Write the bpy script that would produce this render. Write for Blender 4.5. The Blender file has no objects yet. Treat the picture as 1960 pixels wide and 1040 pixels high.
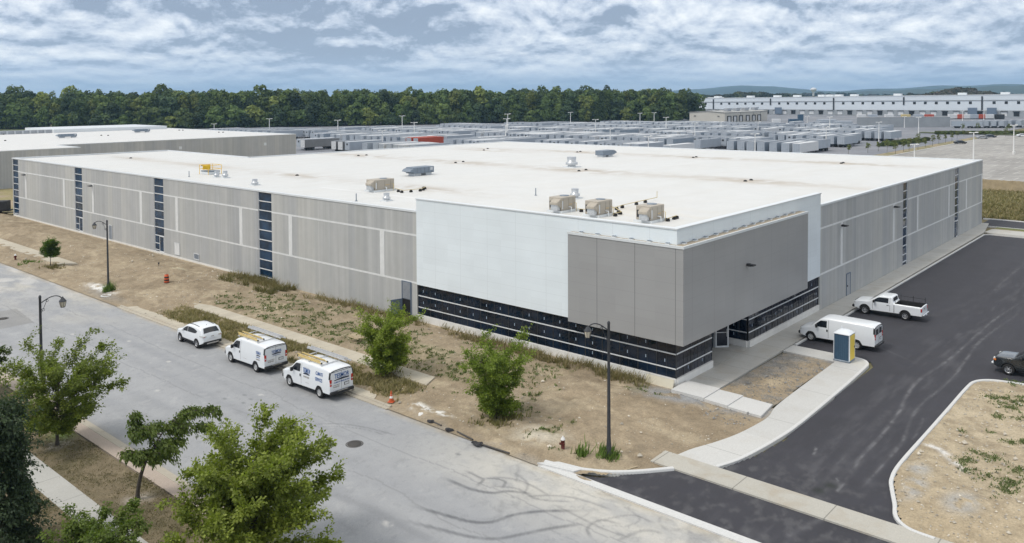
import bpy, math, random
import numpy as np
from math import sin, cos, pi, radians, sqrt, atan2, exp
from mathutils import Vector, Matrix
random.seed(7); RNG = np.random.default_rng(11)
SC = bpy.context.scene
COL = SC.collection

# ------------------------------------------------------------ camera
CAM = (-48.878, -27.884, 20.0)
YAW = radians(40.5) + .01; PITCH = .0323; ROLL = .0051; FPX = 1569.64; SHIFT = 286.9
fw = Vector((cos(YAW)*cos(PITCH), sin(YAW)*cos(PITCH), -sin(PITCH)))
rt0 = Vector((sin(YAW), -cos(YAW), 0)); dn0 = fw.cross(rt0)
rt = rt0*cos(ROLL) + dn0*sin(ROLL); dn = fw.cross(rt)
cam_d = bpy.data.cameras.new('camera'); cam = bpy.data.objects.new('camera', cam_d); COL.objects.link(cam)
cam.matrix_world = Matrix(((rt.x, -dn.x, -fw.x, CAM[0]), (rt.y, -dn.y, -fw.y, CAM[1]), (rt.z, -dn.z, -fw.z, CAM[2]), (0, 0, 0, 1)))
cam_d.sensor_width = 36; cam_d.lens = FPX/1960*36; cam_d.shift_y = -SHIFT/1960
cam_d.clip_start = .5; cam_d.clip_end = 30000
SC.camera = cam
def G(px, py, z=0.):
    """point of the plane at height z that photograph pixel (px,py) looks at"""
    v = fw + rt*((px-980)/FPX) + dn*((py-520+SHIFT)/FPX)
    t = (z-CAM[2])/v.z
    return (CAM[0]+v.x*t, CAM[1]+v.y*t)
def proj(x, y, z):
    q = Vector((x, y, z)) - Vector(CAM); zz = q.dot(fw)
    return 980+FPX*q.dot(rt)/zz, 520-SHIFT+FPX*q.dot(dn)/zz
def GL(L, z=0.): return [G(a, b, z) for a, b in L]

# ------------------------------------------------------------ sky and sun
SUN_DIR = Vector((-.62, .25, .95)).normalized()      # towards the sun
SUN_EL = math.asin(SUN_DIR.z); SUN_ROT = atan2(SUN_DIR.x, SUN_DIR.y)
SC.view_settings.view_transform = 'Standard'; SC.view_settings.look = 'None'
SC.view_settings.exposure = 0.22; SC.view_settings.gamma = 1
W = bpy.data.worlds.new('World'); SC.world = W; W.use_nodes = True
def node(nt, typ, **kw):
    n = nt.nodes.new(typ)
    for k, v in kw.items():
        if k == 'inp':
            for i, x in v.items(): n.inputs[i].default_value = x
        else: setattr(n, k, v)
    return n
def math_n(nt, op, a, b=None, clamp=False):
    n = nt.nodes.new('ShaderNodeMath'); n.operation = op; n.use_clamp = clamp
    for i, x in enumerate((a, b)):
        if x is None: continue
        if isinstance(x, (int, float)): n.inputs[i].default_value = x
        else: nt.links.new(x, n.inputs[i])
    return n.outputs[0]
def ramp(nt, fac, stops, interp='LINEAR'):
    r = nt.nodes.new('ShaderNodeValToRGB'); r.color_ramp.interpolation = interp
    e = r.color_ramp.elements
    while len(e) < len(stops): e.new(.5)
    for el, (p, c) in zip(e, stops):
        el.position = p; el.color = (*c, 1) if len(c) == 3 else c
    nt.links.new(fac, r.inputs[0]); return r.outputs[0]
def mixc(nt, fac, a, b, mode='MIX'):
    m = nt.nodes.new('ShaderNodeMix'); m.data_type = 'RGBA'; m.blend_type = mode; m.clamp_factor = True
    for s, x in ((0, fac), (6, a), (7, b)):
        if isinstance(x, (int, float)): m.inputs[s].default_value = x
        elif isinstance(x, tuple): m.inputs[s].default_value = (*x, 1) if len(x) == 3 else x
        else: nt.links.new(x, m.inputs[s])
    return m.outputs[2]
def world():
    nt = W.node_tree; nt.nodes.clear(); L = nt.links.new
    out = node(nt, 'ShaderNodeOutputWorld'); bg = node(nt, 'ShaderNodeBackground'); bg.inputs[1].default_value = .1
    L(bg.outputs[0], out.inputs[0])
    sky = node(nt, 'ShaderNodeTexSky', sky_type='NISHITA', sun_disc=False, sun_elevation=SUN_EL, sun_rotation=SUN_ROT)
    tc = node(nt, 'ShaderNodeTexCoord'); sp = node(nt, 'ShaderNodeSeparateXYZ'); L(tc.outputs['Generated'], sp.inputs[0])
    z = math_n(nt, 'MAXIMUM', sp.outputs[2], 0.)
    # cloud lumps: wide and low near the horizon, lit on their upper edges
    v = math_n(nt, 'MULTIPLY', math_n(nt, 'LOGARITHM', math_n(nt, 'ADD', z, .035), math.e), 2.3)
    def field(dv, sc, det, rough, ofs, dist=.25):
        cb = node(nt, 'ShaderNodeCombineXYZ'); L(math_n(nt, 'MULTIPLY', sp.outputs[0], 9.5), cb.inputs[0]); L(math_n(nt, 'ADD', math_n(nt, 'MULTIPLY', sp.outputs[1], 9.5), ofs), cb.inputs[1]); L(math_n(nt, 'ADD', v, dv), cb.inputs[2])
        n = node(nt, 'ShaderNodeTexNoise', inp={'Scale': sc, 'Detail': det, 'Roughness': rough, 'Distortion': dist}); L(cb.outputs[0], n.inputs['Vector']); return n.outputs[0]
    a = field(0, 1.05, 10., .60, 0, .15); b = field(.20, 1.05, 10., .60, 0, .15); big = field(0, .30, 4., .55, 40, .0)
    lit = math_n(nt, 'MULTIPLY', math_n(nt, 'SUBTRACT', a, b), 1.1)
    s = math_n(nt, 'ADD', math_n(nt, 'ADD', math_n(nt, 'MULTIPLY', a, .46), math_n(nt, 'MULTIPLY', big, .72)), lit)
    s = math_n(nt, 'SUBTRACT', s, 0.0)
    c = ramp(nt, s, [(.44, (2.9, 3.6, 4.8)), (.50, (4.1, 4.9, 6.2)), (.56, (5.7, 6.4, 7.6)), (.63, (7.1, 7.7, 8.6)), (.72, (8.8, 9.2, 9.7)), (.82, (10.2, 10.5, 10.7))])
    # towards the horizon: pale blue air
    hz = ramp(nt, z, [(0, (1, 1, 1)), (.02, (.8, .8, .8)), (.05, (.2, .2, .2)), (.09, (0, 0, 0))])
    c = mixc(nt, math_n(nt, 'MULTIPLY', hz, .75), c, (4.8, 6.3, 8.4))
    c = mixc(nt, .90, sky.outputs[0], c)
    up = ramp(nt, z, [(.12, (1, 1, 1)), (.5, (1.42, 1.30, 1.14)), (1, (1.5, 1.36, 1.18))])
    m = node(nt, 'ShaderNodeVectorMath', operation='MULTIPLY'); L(c, m.inputs[0]); L(up, m.inputs[1])
    L(m.outputs[0], bg.inputs[0])
world()
sl = bpy.data.lights.new('sun', 'SUN'); sl.energy = 1.7; sl.angle = radians(14); sl.color = (1, .95, .87)
so = bpy.data.objects.new('sun', sl); COL.objects.link(so)
so.rotation_euler = SUN_DIR.to_track_quat('Z', 'Y').to_euler()

# ------------------------------------------------------------ materials
MATS = {}
def newmat(name):
    m = bpy.data.materials.new(name); m.use_nodes = True; nt = m.node_tree
    MATS[name] = m
    return m, nt, nt.nodes['Principled BSDF'], nt.links.new
def M(name, col, rough=.7, metal=0., var=.12, scale=2.5, bump=0., bscale=30., spec=.4, coat=0.):
    """plain surface with mottled tone"""
    if name in MATS: return MATS[name]
    m, nt, b, L = newmat(name)
    tc = node(nt, 'ShaderNodeTexCoord')
    n = node(nt, 'ShaderNodeTexNoise', inp={'Scale': scale, 'Detail': 6., 'Roughness': .65}); L(tc.outputs['Object'], n.inputs['Vector'])
    lo = tuple(c*(1-var) for c in col); hi = tuple(min(1, c*(1+var)) for c in col)
    L(ramp(nt, n.outputs[0], [(.3, lo), (.7, hi)]), b.inputs['Base Color'])
    b.inputs['Roughness'].default_value = rough; b.inputs['Metallic'].default_value = metal
    b.inputs['Specular IOR Level'].default_value = spec
    if coat: b.inputs['Coat Weight'].default_value = coat; b.inputs['Coat Roughness'].default_value = .08
    if bump:
        n2 = node(nt, 'ShaderNodeTexNoise', inp={'Scale': bscale, 'Detail': 4.}); L(tc.outputs['Object'], n2.inputs['Vector'])
        bp = node(nt, 'ShaderNodeBump', inp={'Strength': bump, 'Distance': .05}); L(n2.outputs[0], bp.inputs['Height']); L(bp.outputs[0], b.inputs['Normal'])
    return m
def painted(name, rough=.9, fine=18., fvar=.25, bump=.35, mid=2.2, mvar=.12, spec=.25):
    """surface whose own colour is laid out per vertex (attribute col), broken up by fine grain"""
    m, nt, b, L = newmat(name)
    at = node(nt, 'ShaderNodeAttribute', attribute_name='col'); tc = node(nt, 'ShaderNodeTexCoord')
    f = node(nt, 'ShaderNodeTexNoise', inp={'Scale': fine, 'Detail': 8., 'Roughness': .75}); L(tc.outputs['Object'], f.inputs['Vector'])
    g = node(nt, 'ShaderNodeTexNoise', inp={'Scale': mid, 'Detail': 6., 'Roughness': .6}); L(tc.outputs['Object'], g.inputs['Vector'])
    a = ramp(nt, f.outputs[0], [(.3, (1-fvar,)*3), (.7, (1+fvar,)*3)]); c = ramp(nt, g.outputs[0], [(.3, (1-mvar,)*3), (.7, (1+mvar,)*3)])
    L(mixc(nt, 1., mixc(nt, 1., at.outputs['Color'], a, 'MULTIPLY'), c, 'MULTIPLY'), b.inputs['Base Color'])
    b.inputs['Roughness'].default_value = rough; b.inputs['Specular IOR Level'].default_value = spec
    bp = node(nt, 'ShaderNodeBump', inp={'Strength': bump, 'Distance': .06}); L(f.outputs[0], bp.inputs['Height']); L(bp.outputs[0], b.inputs['Normal'])
    return m
def line_mask(nt, coord, period, width, off=0.):
    """1 on thin lines repeating with a period along a coordinate"""
    v = math_n(nt, 'ADD', coord, off)
    v = math_n(nt, 'FRACT', math_n(nt, 'DIVIDE', v, period))
    v = math_n(nt, 'ABSOLUTE', math_n(nt, 'SUBTRACT', v, .5))
    return math_n(nt, 'GREATER_THAN', v, .5 - width/period/2)
def jointed(name, col, px=0, py=0, offx=0., offy=0., w=.03, var=.10, rough=.85, stain=.25, dark=.55, dirt=(.36, .31, .24)):
    """poured concrete with sawn joints every px / py metres and dusty stains"""
    m, nt, b, L = newmat(name)
    tc = node(nt, 'ShaderNodeTexCoord'); sp = node(nt, 'ShaderNodeSeparateXYZ'); L(tc.outputs['Object'], sp.inputs[0])
    n = node(nt, 'ShaderNodeTexNoise', inp={'Scale': 14., 'Detail': 8., 'Roughness': .7}); L(tc.outputs['Object'], n.inputs['Vector'])
    c = ramp(nt, n.outputs[0], [(.3, tuple(x*(1-var) for x in col)), (.7, tuple(x*(1+var) for x in col))])
    # slab to slab tone
    if px or py:
        fx = math_n(nt, 'FLOOR', math_n(nt, 'DIVIDE', math_n(nt, 'ADD', sp.outputs[0], offx - (px or 50)/2), px or 50))
        fy = math_n(nt, 'FLOOR', math_n(nt, 'DIVIDE', math_n(nt, 'ADD', sp.outputs[1], offy - (py or 50)/2), py or 50))
        cb = node(nt, 'ShaderNodeCombineXYZ'); L(fx, cb.inputs[0]); L(fy, cb.inputs[1])
        wn = node(nt, 'ShaderNodeTexWhiteNoise'); L(cb.outputs[0], wn.inputs[0])
        c = mixc(nt, 1., c, ramp(nt, wn.outputs[0], [(0, (.93,)*3), (1, (1.05,)*3)]), 'MULTIPLY')
    s = node(nt, 'ShaderNodeTexNoise', inp={'Scale': .55, 'Detail': 7., 'Roughness': .62, 'Distortion': .6}); L(tc.outputs['Object'], s.inputs['Vector'])
    c = mixc(nt, math_n(nt, 'MULTIPLY', ramp(nt, s.outputs[0], [(.5, (0, 0, 0)), (.72, (1, 1, 1))]), stain*2), c, dirt)
    if px: c = mixc(nt, line_mask(nt, sp.outputs[0], px, w, offx), c, tuple(x*dark for x in col))
    if py: c = mixc(nt, line_mask(nt, sp.outputs[1], py, w, offy), c, tuple(x*dark for x in col))
    L(c, b.inputs['Base Color']); b.inputs['Roughness'].default_value = rough; b.inputs['Specular IOR Level'].default_value = .25
    bp = node(nt, 'ShaderNodeBump', inp={'Strength': .15, 'Distance': .03}); L(n.outputs[0], bp.inputs['Height']); L(bp.outputs[0], b.inputs['Normal'])
    return m
def precast(name, along):
    """ribbed precast wall: every panel a shade of its own, streaks and fine vertical ribs; along = 0 for x, 1 for y"""
    m, nt, b, L = newmat(name)
    tc = node(nt, 'ShaderNodeTexCoord'); sp = node(nt, 'ShaderNodeSeparateXYZ'); L(tc.outputs['Object'], sp.inputs[0])
    u = sp.outputs[along]
    def n1d(sc, detail, zs=0.):
        cb = node(nt, 'ShaderNodeCombineXYZ'); L(math_n(nt, 'MULTIPLY', u, sc), cb.inputs[0])
        if zs: L(math_n(nt, 'MULTIPLY', sp.outputs[2], zs), cb.inputs[1])
        n = node(nt, 'ShaderNodeTexNoise', inp={'Scale': 1., 'Detail': detail, 'Roughness': .6}); L(cb.outputs[0], n.inputs['Vector']); return n.outputs[0]
    fl = math_n(nt, 'FLOOR', math_n(nt, 'DIVIDE', u, 2.75))
    wn = node(nt, 'ShaderNodeTexWhiteNoise', noise_dimensions='1D'); L(fl, wn.inputs['W'])
    fl2 = math_n(nt, 'FLOOR', math_n(nt, 'DIVIDE', math_n(nt, 'ADD', u, .9), 1.37))
    wn2 = node(nt, 'ShaderNodeTexWhiteNoise', noise_dimensions='1D'); L(fl2, wn2.inputs['W'])
    c = ramp(nt, n1d(1.9, 5., .05), [(.3, (.42, .425, .42)), (.5, (.458, .462, .458)), (.72, (.52, .524, .52))])
    c = mixc(nt, 1., c, ramp(nt, wn.outputs[0], [(0, (.90, .905, .92)), (.5, (1., 1., 1.)), (1, (1.07, 1.06, 1.04))]), 'MULTIPLY')
    c = mixc(nt, 1., c, ramp(nt, wn2.outputs[0], [(0, (.94, .95, .97)), (.8, (1.02, 1.02, 1.0)), (1, (1.09, 1.09, 1.09))]), 'MULTIPLY')
    sn = node(nt, 'ShaderNodeTexNoise', inp={'Scale': .6, 'Detail': 8., 'Roughness': .7}); L(tc.outputs['Object'], sn.inputs['Vector'])
    c = mixc(nt, 1., c, ramp(nt, sn.outputs[0], [(.3, (.95,)*3), (.7, (1.05,)*3)]), 'MULTIPLY')
    rib = math_n(nt, 'SINE', math_n(nt, 'MULTIPLY', u, 2*pi/.15))
    c = mixc(nt, math_n(nt, 'MULTIPLY', math_n(nt, 'GREATER_THAN', rib, .45), .16), c, (.16, .16, .16))
    jt = line_mask(nt, u, 8.22, .05, .6)
    c = mixc(nt, math_n(nt, 'MULTIPLY', jt, .55), c, (.56, .56, .55))
    L(c, b.inputs['Base Color']); b.inputs['Roughness'].default_value = .9; b.inputs['Specular IOR Level'].default_value = .2
    bp = node(nt, 'ShaderNodeBump', inp={'Strength': .35, 'Distance': .02}); L(rib, bp.inputs['Height']); L(bp.outputs[0], b.inputs['Normal'])
    return m
def cladding(name, col, along, pu, pz, offu, offz, seam=.6, rough=.35, wu=.035, wz=.02, zseam=None, metal=0.):
    """metal panel cladding with shadow-gap seams"""
    m, nt, b, L = newmat(name)
    tc = node(nt, 'ShaderNodeTexCoord'); sp = node(nt, 'ShaderNodeSeparateXYZ'); L(tc.outputs['Object'], sp.inputs[0])
    u = sp.outputs[along]; z = sp.outputs[2]
    cb = node(nt, 'ShaderNodeCombineXYZ')
    L(math_n(nt, 'FLOOR', math_n(nt, 'DIVIDE', math_n(nt, 'ADD', u, offu - pu/2), pu)), cb.inputs[0])
    L(math_n(nt, 'FLOOR', math_n(nt, 'DIVIDE', math_n(nt, 'ADD', z, offz - pz/2), pz)), cb.inputs[1])
    wn = node(nt, 'ShaderNodeTexWhiteNoise'); L(cb.outputs[0], wn.inputs[0])
    c = ramp(nt, wn.outputs[0], [(0, tuple(x*.975 for x in col)), (1, tuple(min(1, x*1.02) for x in col))])
    sn = node(nt, 'ShaderNodeTexNoise', inp={'Scale': .35, 'Detail': 5.}); L(tc.outputs['Object'], sn.inputs['Vector'])
    c = mixc(nt, 1., c, ramp(nt, sn.outputs[0], [(.3, (.97,)*3), (.7, (1.03,)*3)]), 'MULTIPLY')
    c = mixc(nt, math_n(nt, 'MULTIPLY', line_mask(nt, z, pz, wz, offz), .6), c, tuple(x*(zseam or seam) for x in col))
    c = mixc(nt, line_mask(nt, u, pu, wu, offu), c, tuple(x*seam for x in col))
    L(c, b.inputs['Base Color']); b.inputs['Roughness'].default_value = rough; b.inputs['Metallic'].default_value = metal
    return m
def glassmat(name, col, rough=.06, spec=.5, pane=1.5):
    m, nt, b, L = newmat(name)
    tc = node(nt, 'ShaderNodeTexCoord')
    n = node(nt, 'ShaderNodeTexNoise', inp={'Scale': .6, 'Detail': 4.}); L(tc.outputs['Object'], n.inputs['Vector'])
    L(ramp(nt, n.outputs[0], [(.35, tuple(c*.6 for c in col)), (.65, tuple(c*1.6 for c in col))]), b.inputs['Base Color'])
    b.inputs['Roughness'].default_value = rough; b.inputs['Specular IOR Level'].default_value = spec
    n2 = node(nt, 'ShaderNodeTexNoise', inp={'Scale': .5, 'Detail': 1.}); L(tc.outputs['Object'], n2.inputs['Vector'])
    bp = node(nt, 'ShaderNodeBump', inp={'Strength': .16, 'Distance': .2}); L(n2.outputs[0], bp.inputs['Height']); L(bp.outputs[0], b.inputs['Normal'])
    return m
def leafmat(name, rough=.55, trans=.35):
    m, nt, b, L = newmat(name)
    at = node(nt, 'ShaderNodeAttribute', attribute_name='col')
    L(at.outputs['Color'], b.inputs['Base Color']); b.inputs['Roughness'].default_value = rough; b.inputs['Specular IOR Level'].default_value = .35
    tr = node(nt, 'ShaderNodeBsdfTranslucent')
    L(mixc(nt, 1., at.outputs['Color'], (1.3, 1.5, .5), 'MULTIPLY'), tr.inputs[0])
    mx = node(nt, 'ShaderNodeMixShader'); mx.inputs[0].default_value = trans
    L(b.outputs[0], mx.inputs[1]); L(tr.outputs[0], mx.inputs[2]); L(mx.outputs[0], nt.nodes['Material Output'].inputs[0])
    return m

# ------------------------------------------------------------ mesh building
class MB:
    def __init__(s): s.v = []; s.f = []; s.m = []; s.s = []
    def add(s, vs, fs, m=0, smooth=False, xf=None):
        o = len(s.v)
        s.v += [tuple(xf @ Vector(p)) for p in vs] if xf is not None else [tuple(p) for p in vs]
        for f in fs: s.f.append([i+o for i in f]); s.m.append(m); s.s.append(smooth)
        return s
    def box(s, x0, x1, y0, y1, z0, z1, m=0, xf=None, bev=0.):
        if bev > 0:
            b = min(bev, (x1-x0)/2.01, (y1-y0)/2.01, (z1-z0)/2.01)
            import itertools
            X = (x0, x1); Y = (y0, y1); Z = (z0, z1); vs = []; idx = {}
            for i, j, k in itertools.product((0, 1), repeat=3):
                sx = b if i == 0 else -b; sy = b if j == 0 else -b; sz = b if k == 0 else -b
                idx[(i, j, k, 0)] = len(vs); vs.append((X[i], Y[j]+sy, Z[k]+sz))
                idx[(i, j, k, 1)] = len(vs); vs.append((X[i]+sx, Y[j], Z[k]+sz))
                idx[(i, j, k, 2)] = len(vs); vs.append((X[i]+sx, Y[j]+sy, Z[k]))
            fs = []
            for i in (0, 1): q = [idx[(i, j, k, 0)] for j, k in ((0, 0), (1, 0), (1, 1), (0, 1))]; fs.append(q if i else q[::-1])
            for j in (0, 1): q = [idx[(i, j, k, 1)] for i, k in ((0, 0), (1, 0), (1, 1), (0, 1))]; fs.append(q[::-1] if j else q)
            for k in (0, 1): q = [idx[(i, j, k, 2)] for i, j in ((0, 0), (1, 0), (1, 1), (0, 1))]; fs.append(q if k else q[::-1])
            for j in (0, 1):
                for k in (0, 1): fs.append([idx[(0, j, k, 1)], idx[(1, j, k, 1)], idx[(1, j, k, 2)], idx[(0, j, k, 2)]])
            for i in (0, 1):
                for k in (0, 1): fs.append([idx[(i, 0, k, 0)], idx[(i, 1, k, 0)], idx[(i, 1, k, 2)], idx[(i, 0, k, 2)]])
            for i in (0, 1):
                for j in (0, 1): fs.append([idx[(i, j, 0, 0)], idx[(i, j, 1, 0)], idx[(i, j, 1, 1)], idx[(i, j, 0, 1)]])
            for i, j, k in itertools.product((0, 1), repeat=3): fs.append([idx[(i, j, k, 0)], idx[(i, j, k, 1)], idx[(i, j, k, 2)]])
            return s.add(vs, fs, m, False, xf)
        vs = [(x, y, z) for x in (x0, x1) for y in (y0, y1) for z in (z0, z1)]
        fs = [(0, 1, 3, 2), (4, 6, 7, 5), (0, 4, 5, 1), (2, 3, 7, 6), (0, 2, 6, 4), (1, 5, 7, 3)]
        return s.add(vs, fs, m, False, xf)
    def prism(s, poly, z0, z1, m=0, ms=None, xf=None):
        """upright prism over a plan polygon"""
        n = len(poly); ar = sum(poly[i][0]*poly[(i+1) % n][1]-poly[(i+1) % n][0]*poly[i][1] for i in range(n))
        if ar < 0: poly = poly[::-1]
        vs = [(x, y, z0) for x, y in poly] + [(x, y, z1) for x, y in poly]
        s.add(vs, [list(range(n, 2*n)), list(range(n))[::-1]], m, False, xf)
        s.add(vs, [(i, (i+1) % n, n+(i+1) % n, n+i) for i in range(n)], m if ms is None else ms, False, xf); return s
    def lathe(s, prof, n=16, m=0, c=(0, 0, 0), axis='z', smooth=True, xf=None, caps=True):
        vs = []
        for r, h in prof:
            for k in range(n):
                a = 2*pi*k/n; p = (r*cos(a), r*sin(a), h)
                if axis == 'y': p = (p[0], p[2], p[1])
                if axis == 'x': p = (p[2], p[0], p[1])
                vs.append((p[0]+c[0], p[1]+c[1], p[2]+c[2]))
        fs = [(i*n+k, i*n+(k+1) % n, (i+1)*n+(k+1) % n, (i+1)*n+k) for i in range(len(prof)-1) for k in range(n)]
        s.add(vs, fs, m, smooth, xf)
        if caps: s.add(vs[:n], [list(range(n))[::-1]], m, False, xf); s.add(vs[-n:], [list(range(n))], m, False, xf)
        return s
    def tube(s, pts, r, n=8, m=0, smooth=True, xf=None):
        """round bar along a path; r a number or one per point"""
        P = [Vector(p) for p in pts]; R = r if isinstance(r, (list, tuple)) else [r]*len(P)
        vs = []; up = None
        for i, p in enumerate(P):
            t = (P[min(i+1, len(P)-1)]-P[max(i-1, 0)]).normalized()
            if up is None: up = Vector((0, 0, 1)) if abs(t.z) < .9 else Vector((1, 0, 0))
            a = t.cross(up); a = a.normalized() if a.length > 1e-4 else Vector((1, 0, 0)); b = a.cross(t).normalized(); up = b
            for k in range(n):
                q = 2*pi*k/n; vs.append(p + (a*cos(q)+b*sin(q))*R[i])
        fs = [(i*n+k, i*n+(k+1) % n, (i+1)*n+(k+1) % n, (i+1)*n+k) for i in range(len(P)-1) for k in range(n)]
        s.add(vs, fs, m, smooth, xf); s.add(vs[:n], [list(range(n))[::-1]], m, False, xf); s.add(vs[-n:], [list(range(n))], m, False, xf); return s
    def quad(s, a, b, c, d, m=0): return s.add([a, b, c, d], [(0, 1, 2, 3)], m)
    def build(s, name, mats, parent=None, loc=None):
        me = bpy.data.meshes.new(name); me.from_pydata(s.v, [], s.f)
        if not isinstance(mats, (list, tuple)): mats = [mats]
        for m in mats: me.materials.append(MATS[m] if isinstance(m, str) else m)
        me.polygons.foreach_set('material_index', s.m); me.polygons.foreach_set('use_smooth', s.s); me.update()
        o = bpy.data.objects.new(name, me); COL.objects.link(o)
        if parent: o.parent = parent
        if loc: o.location = loc
        return o
def npmesh(name, V, F, mat, parent=None, col=None, smooth=False):
    """mesh straight from arrays; F (n,4) or (n,3); col per vertex"""
    me = bpy.data.meshes.new(name); n, k = F.shape
    me.vertices.add(len(V)); me.vertices.foreach_set('co', V.astype(np.float32).ravel())
    me.loops.add(n*k); me.loops.foreach_set('vertex_index', F.astype(np.int32).ravel())
    me.polygons.add(n); me.polygons.foreach_set('loop_start', np.arange(0, n*k, k, dtype=np.int32)); me.polygons.foreach_set('loop_total', np.full(n, k, np.int32))
    if smooth: me.polygons.foreach_set('use_smooth', np.ones(n, bool))
    me.update(calc_edges=True)
    if col is not None:
        a = me.attributes.new('col', 'FLOAT_COLOR', 'POINT')
        a.data.foreach_set('color', np.c_[col, np.ones(len(V))].astype(np.float32).ravel())
    me.materials.append(MATS[mat] if isinstance(mat, str) else mat)
    o = bpy.data.objects.new(name, me); COL.objects.link(o)
    if parent: o.parent = parent
    return o
def tag(o, label=None, cat=None, group=None, kind=None):
    for k, v in (('label', label), ('category', cat), ('group', group), ('kind', kind)):
        if v: o[k] = v
    return o
def empty(name, loc=(0, 0, 0), rz=0., label=None, cat=None, group=None):
    o = bpy.data.objects.new(name, None); COL.objects.link(o); o.empty_display_size = .3
    o.location = loc; o.rotation_euler = (0, 0, rz); return tag(o, label, cat, group)
def struct(o, kind='structure'): o['kind'] = kind; return o
def copy_tree(o, parent=None):
    c = o.copy(); COL.objects.link(c); c.parent = parent
    for ch in list(o.children): copy_tree(ch, c)
    return c
def text_obj(name, s, size, mat, parent, mtx, depth=.004, bold=0.):
    cu = bpy.data.curves.new('t', 'FONT'); cu.body = s; cu.size = size; cu.extrude = depth; cu.offset = bold; cu.align_x = 'CENTER'; cu.align_y = 'CENTER'; cu.resolution_u = 2
    ob = bpy.data.objects.new('t', cu); COL.objects.link(ob)
    dg = bpy.context.evaluated_depsgraph_get(); dg.update()
    me = bpy.data.meshes.new_from_object(ob.evaluated_get(dg)); bpy.data.objects.remove(ob)
    me.materials.clear(); me.materials.append(MATS[mat])
    o = bpy.data.objects.new(name, me); COL.objects.link(o); o.parent = parent; o.matrix_local = mtx; return o

# ------------------------------------------------------------ painted terrain
def _h(ix, iy, s):
    n = (ix*374761393 + iy*668265263 + s*1274126177) & 0x7fffffff
    n = ((n ^ (n >> 13))*1103515245) & 0x7fffffff
    n = (n ^ (n >> 16)) & 0xffff
    return n/65535.
def vn(x, y, s=0):
    ix = np.floor(x).astype(np.int64); iy = np.floor(y).astype(np.int64); fx = x-ix; fy = y-iy
    fx = fx*fx*(3-2*fx); fy = fy*fy*(3-2*fy)
    return (_h(ix, iy, s)*(1-fx)+_h(ix+1, iy, s)*fx)*(1-fy) + (_h(ix, iy+1, s)*(1-fx)+_h(ix+1, iy+1, s)*fx)*fy
def fbm(x, y, s=0, o=5, g=.55):
    t = 0; a = 1; n = 0
    for i in range(o): t = t + a*vn(x*2**i+13.7*i, y*2**i+7.3*i, s+i); n += a; a *= g
    return t/n
def sst(a, b, x):
    t = np.clip((x-a)/(b-a), 0, 1); return t*t*(3-2*t)
def polyd(X, Y, pts):
    """distance to a polyline, and how far along it (0..1)"""
    D = np.full(X.shape, 1e9); T = np.zeros(X.shape); n = len(pts)-1
    for i in range(n):
        (ax, ay), (bx, by) = pts[i], pts[i+1]; dx, dy = bx-ax, by-ay; l = dx*dx+dy*dy+1e-9
        t = np.clip(((X-ax)*dx+(Y-ay)*dy)/l, 0, 1); d = np.hypot(X-ax-t*dx, Y-ay-t*dy)
        m = d < D; D = np.where(m, d, D); T = np.where(m, (i+t)/n, T)
    return D, T
def inpoly(X, Y, P):
    r = np.zeros(X.shape, bool); n = len(P)
    for i in range(n):
        (ax, ay), (bx, by) = P[i], P[(i+1) % n]
        r ^= ((ay > Y) != (by > Y)) & (X < (bx-ax)*(Y-ay)/(by-ay+1e-12)+ax)
    return r
def smooth_line(P, k=8):
    """Catmull-Rom through the points"""
    P = [Vector((*p, 0)) if len(p) == 2 else Vector(p) for p in P]; Q = [P[0]*2-P[1]] + P + [P[-1]*2-P[-2]]; out = []
    for i in range(1, len(Q)-2):
        for j in range(k):
            t = j/k; a, b, c, d = Q[i-1], Q[i], Q[i+1], Q[i+2]
            out.append(.5*((2*b)+(c-a)*t+(2*a-5*b+4*c-d)*t*t+(3*b-a-3*c+d)*t**3))
    out.append(P[-1]); return [(p.x, p.y) for p in out]
def blend(C, a, col): return C*(1-a[..., None]) + np.array(col)*a[..., None]
def terrain(name, xs, ys, zf, cf, mat, mask=None):
    X, Y = np.meshgrid(xs, ys, indexing='ij'); Z = zf(X, Y) if callable(zf) else np.full(X.shape, zf); C = cf(X, Y)
    nx, ny = X.shape; I = np.arange(nx*ny).reshape(nx, ny)
    F = np.stack([I[:-1, :-1], I[1:, :-1], I[1:, 1:], I[:-1, 1:]], -1).reshape(-1, 4)
    if mask is not None:
        cxm = (X[:-1, :-1]+X[1:, 1:])/2; cym = (Y[:-1, :-1]+Y[1:, 1:])/2; F = F[mask(cxm, cym).ravel()]
    V = np.stack([X, Y, Z], -1).reshape(-1, 3)
    used = np.unique(F); mp = np.full(len(V), -1); mp[used] = np.arange(len(used))
    o = npmesh(name, V[used], mp[F], mat, col=C.reshape(-1, 3)[used], smooth=True); return struct(o)

ONES = 'first second third fourth fifth sixth seventh eighth ninth tenth eleventh twelfth thirteenth fourteenth fifteenth sixteenth seventeenth eighteenth nineteenth'.split()
TENS = {20: 'twent', 30: 'thirt', 40: 'fort', 50: 'fift', 60: 'sixt', 70: 'sevent', 80: 'eight', 90: 'ninet'}
def ordw(n):
    if n < 20: return ONES[n-1]
    t = n//10*10; return TENS[t]+'ieth' if n == t else TENS[t]+'y-'+ONES[n-t-1]
def ORD(fmt, x, y, pxs, z=9.6):
    p = proj(x, y, z)[0]; return fmt % ordw(1+sum(1 for q in pxs if q < p-1e-6))
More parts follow.
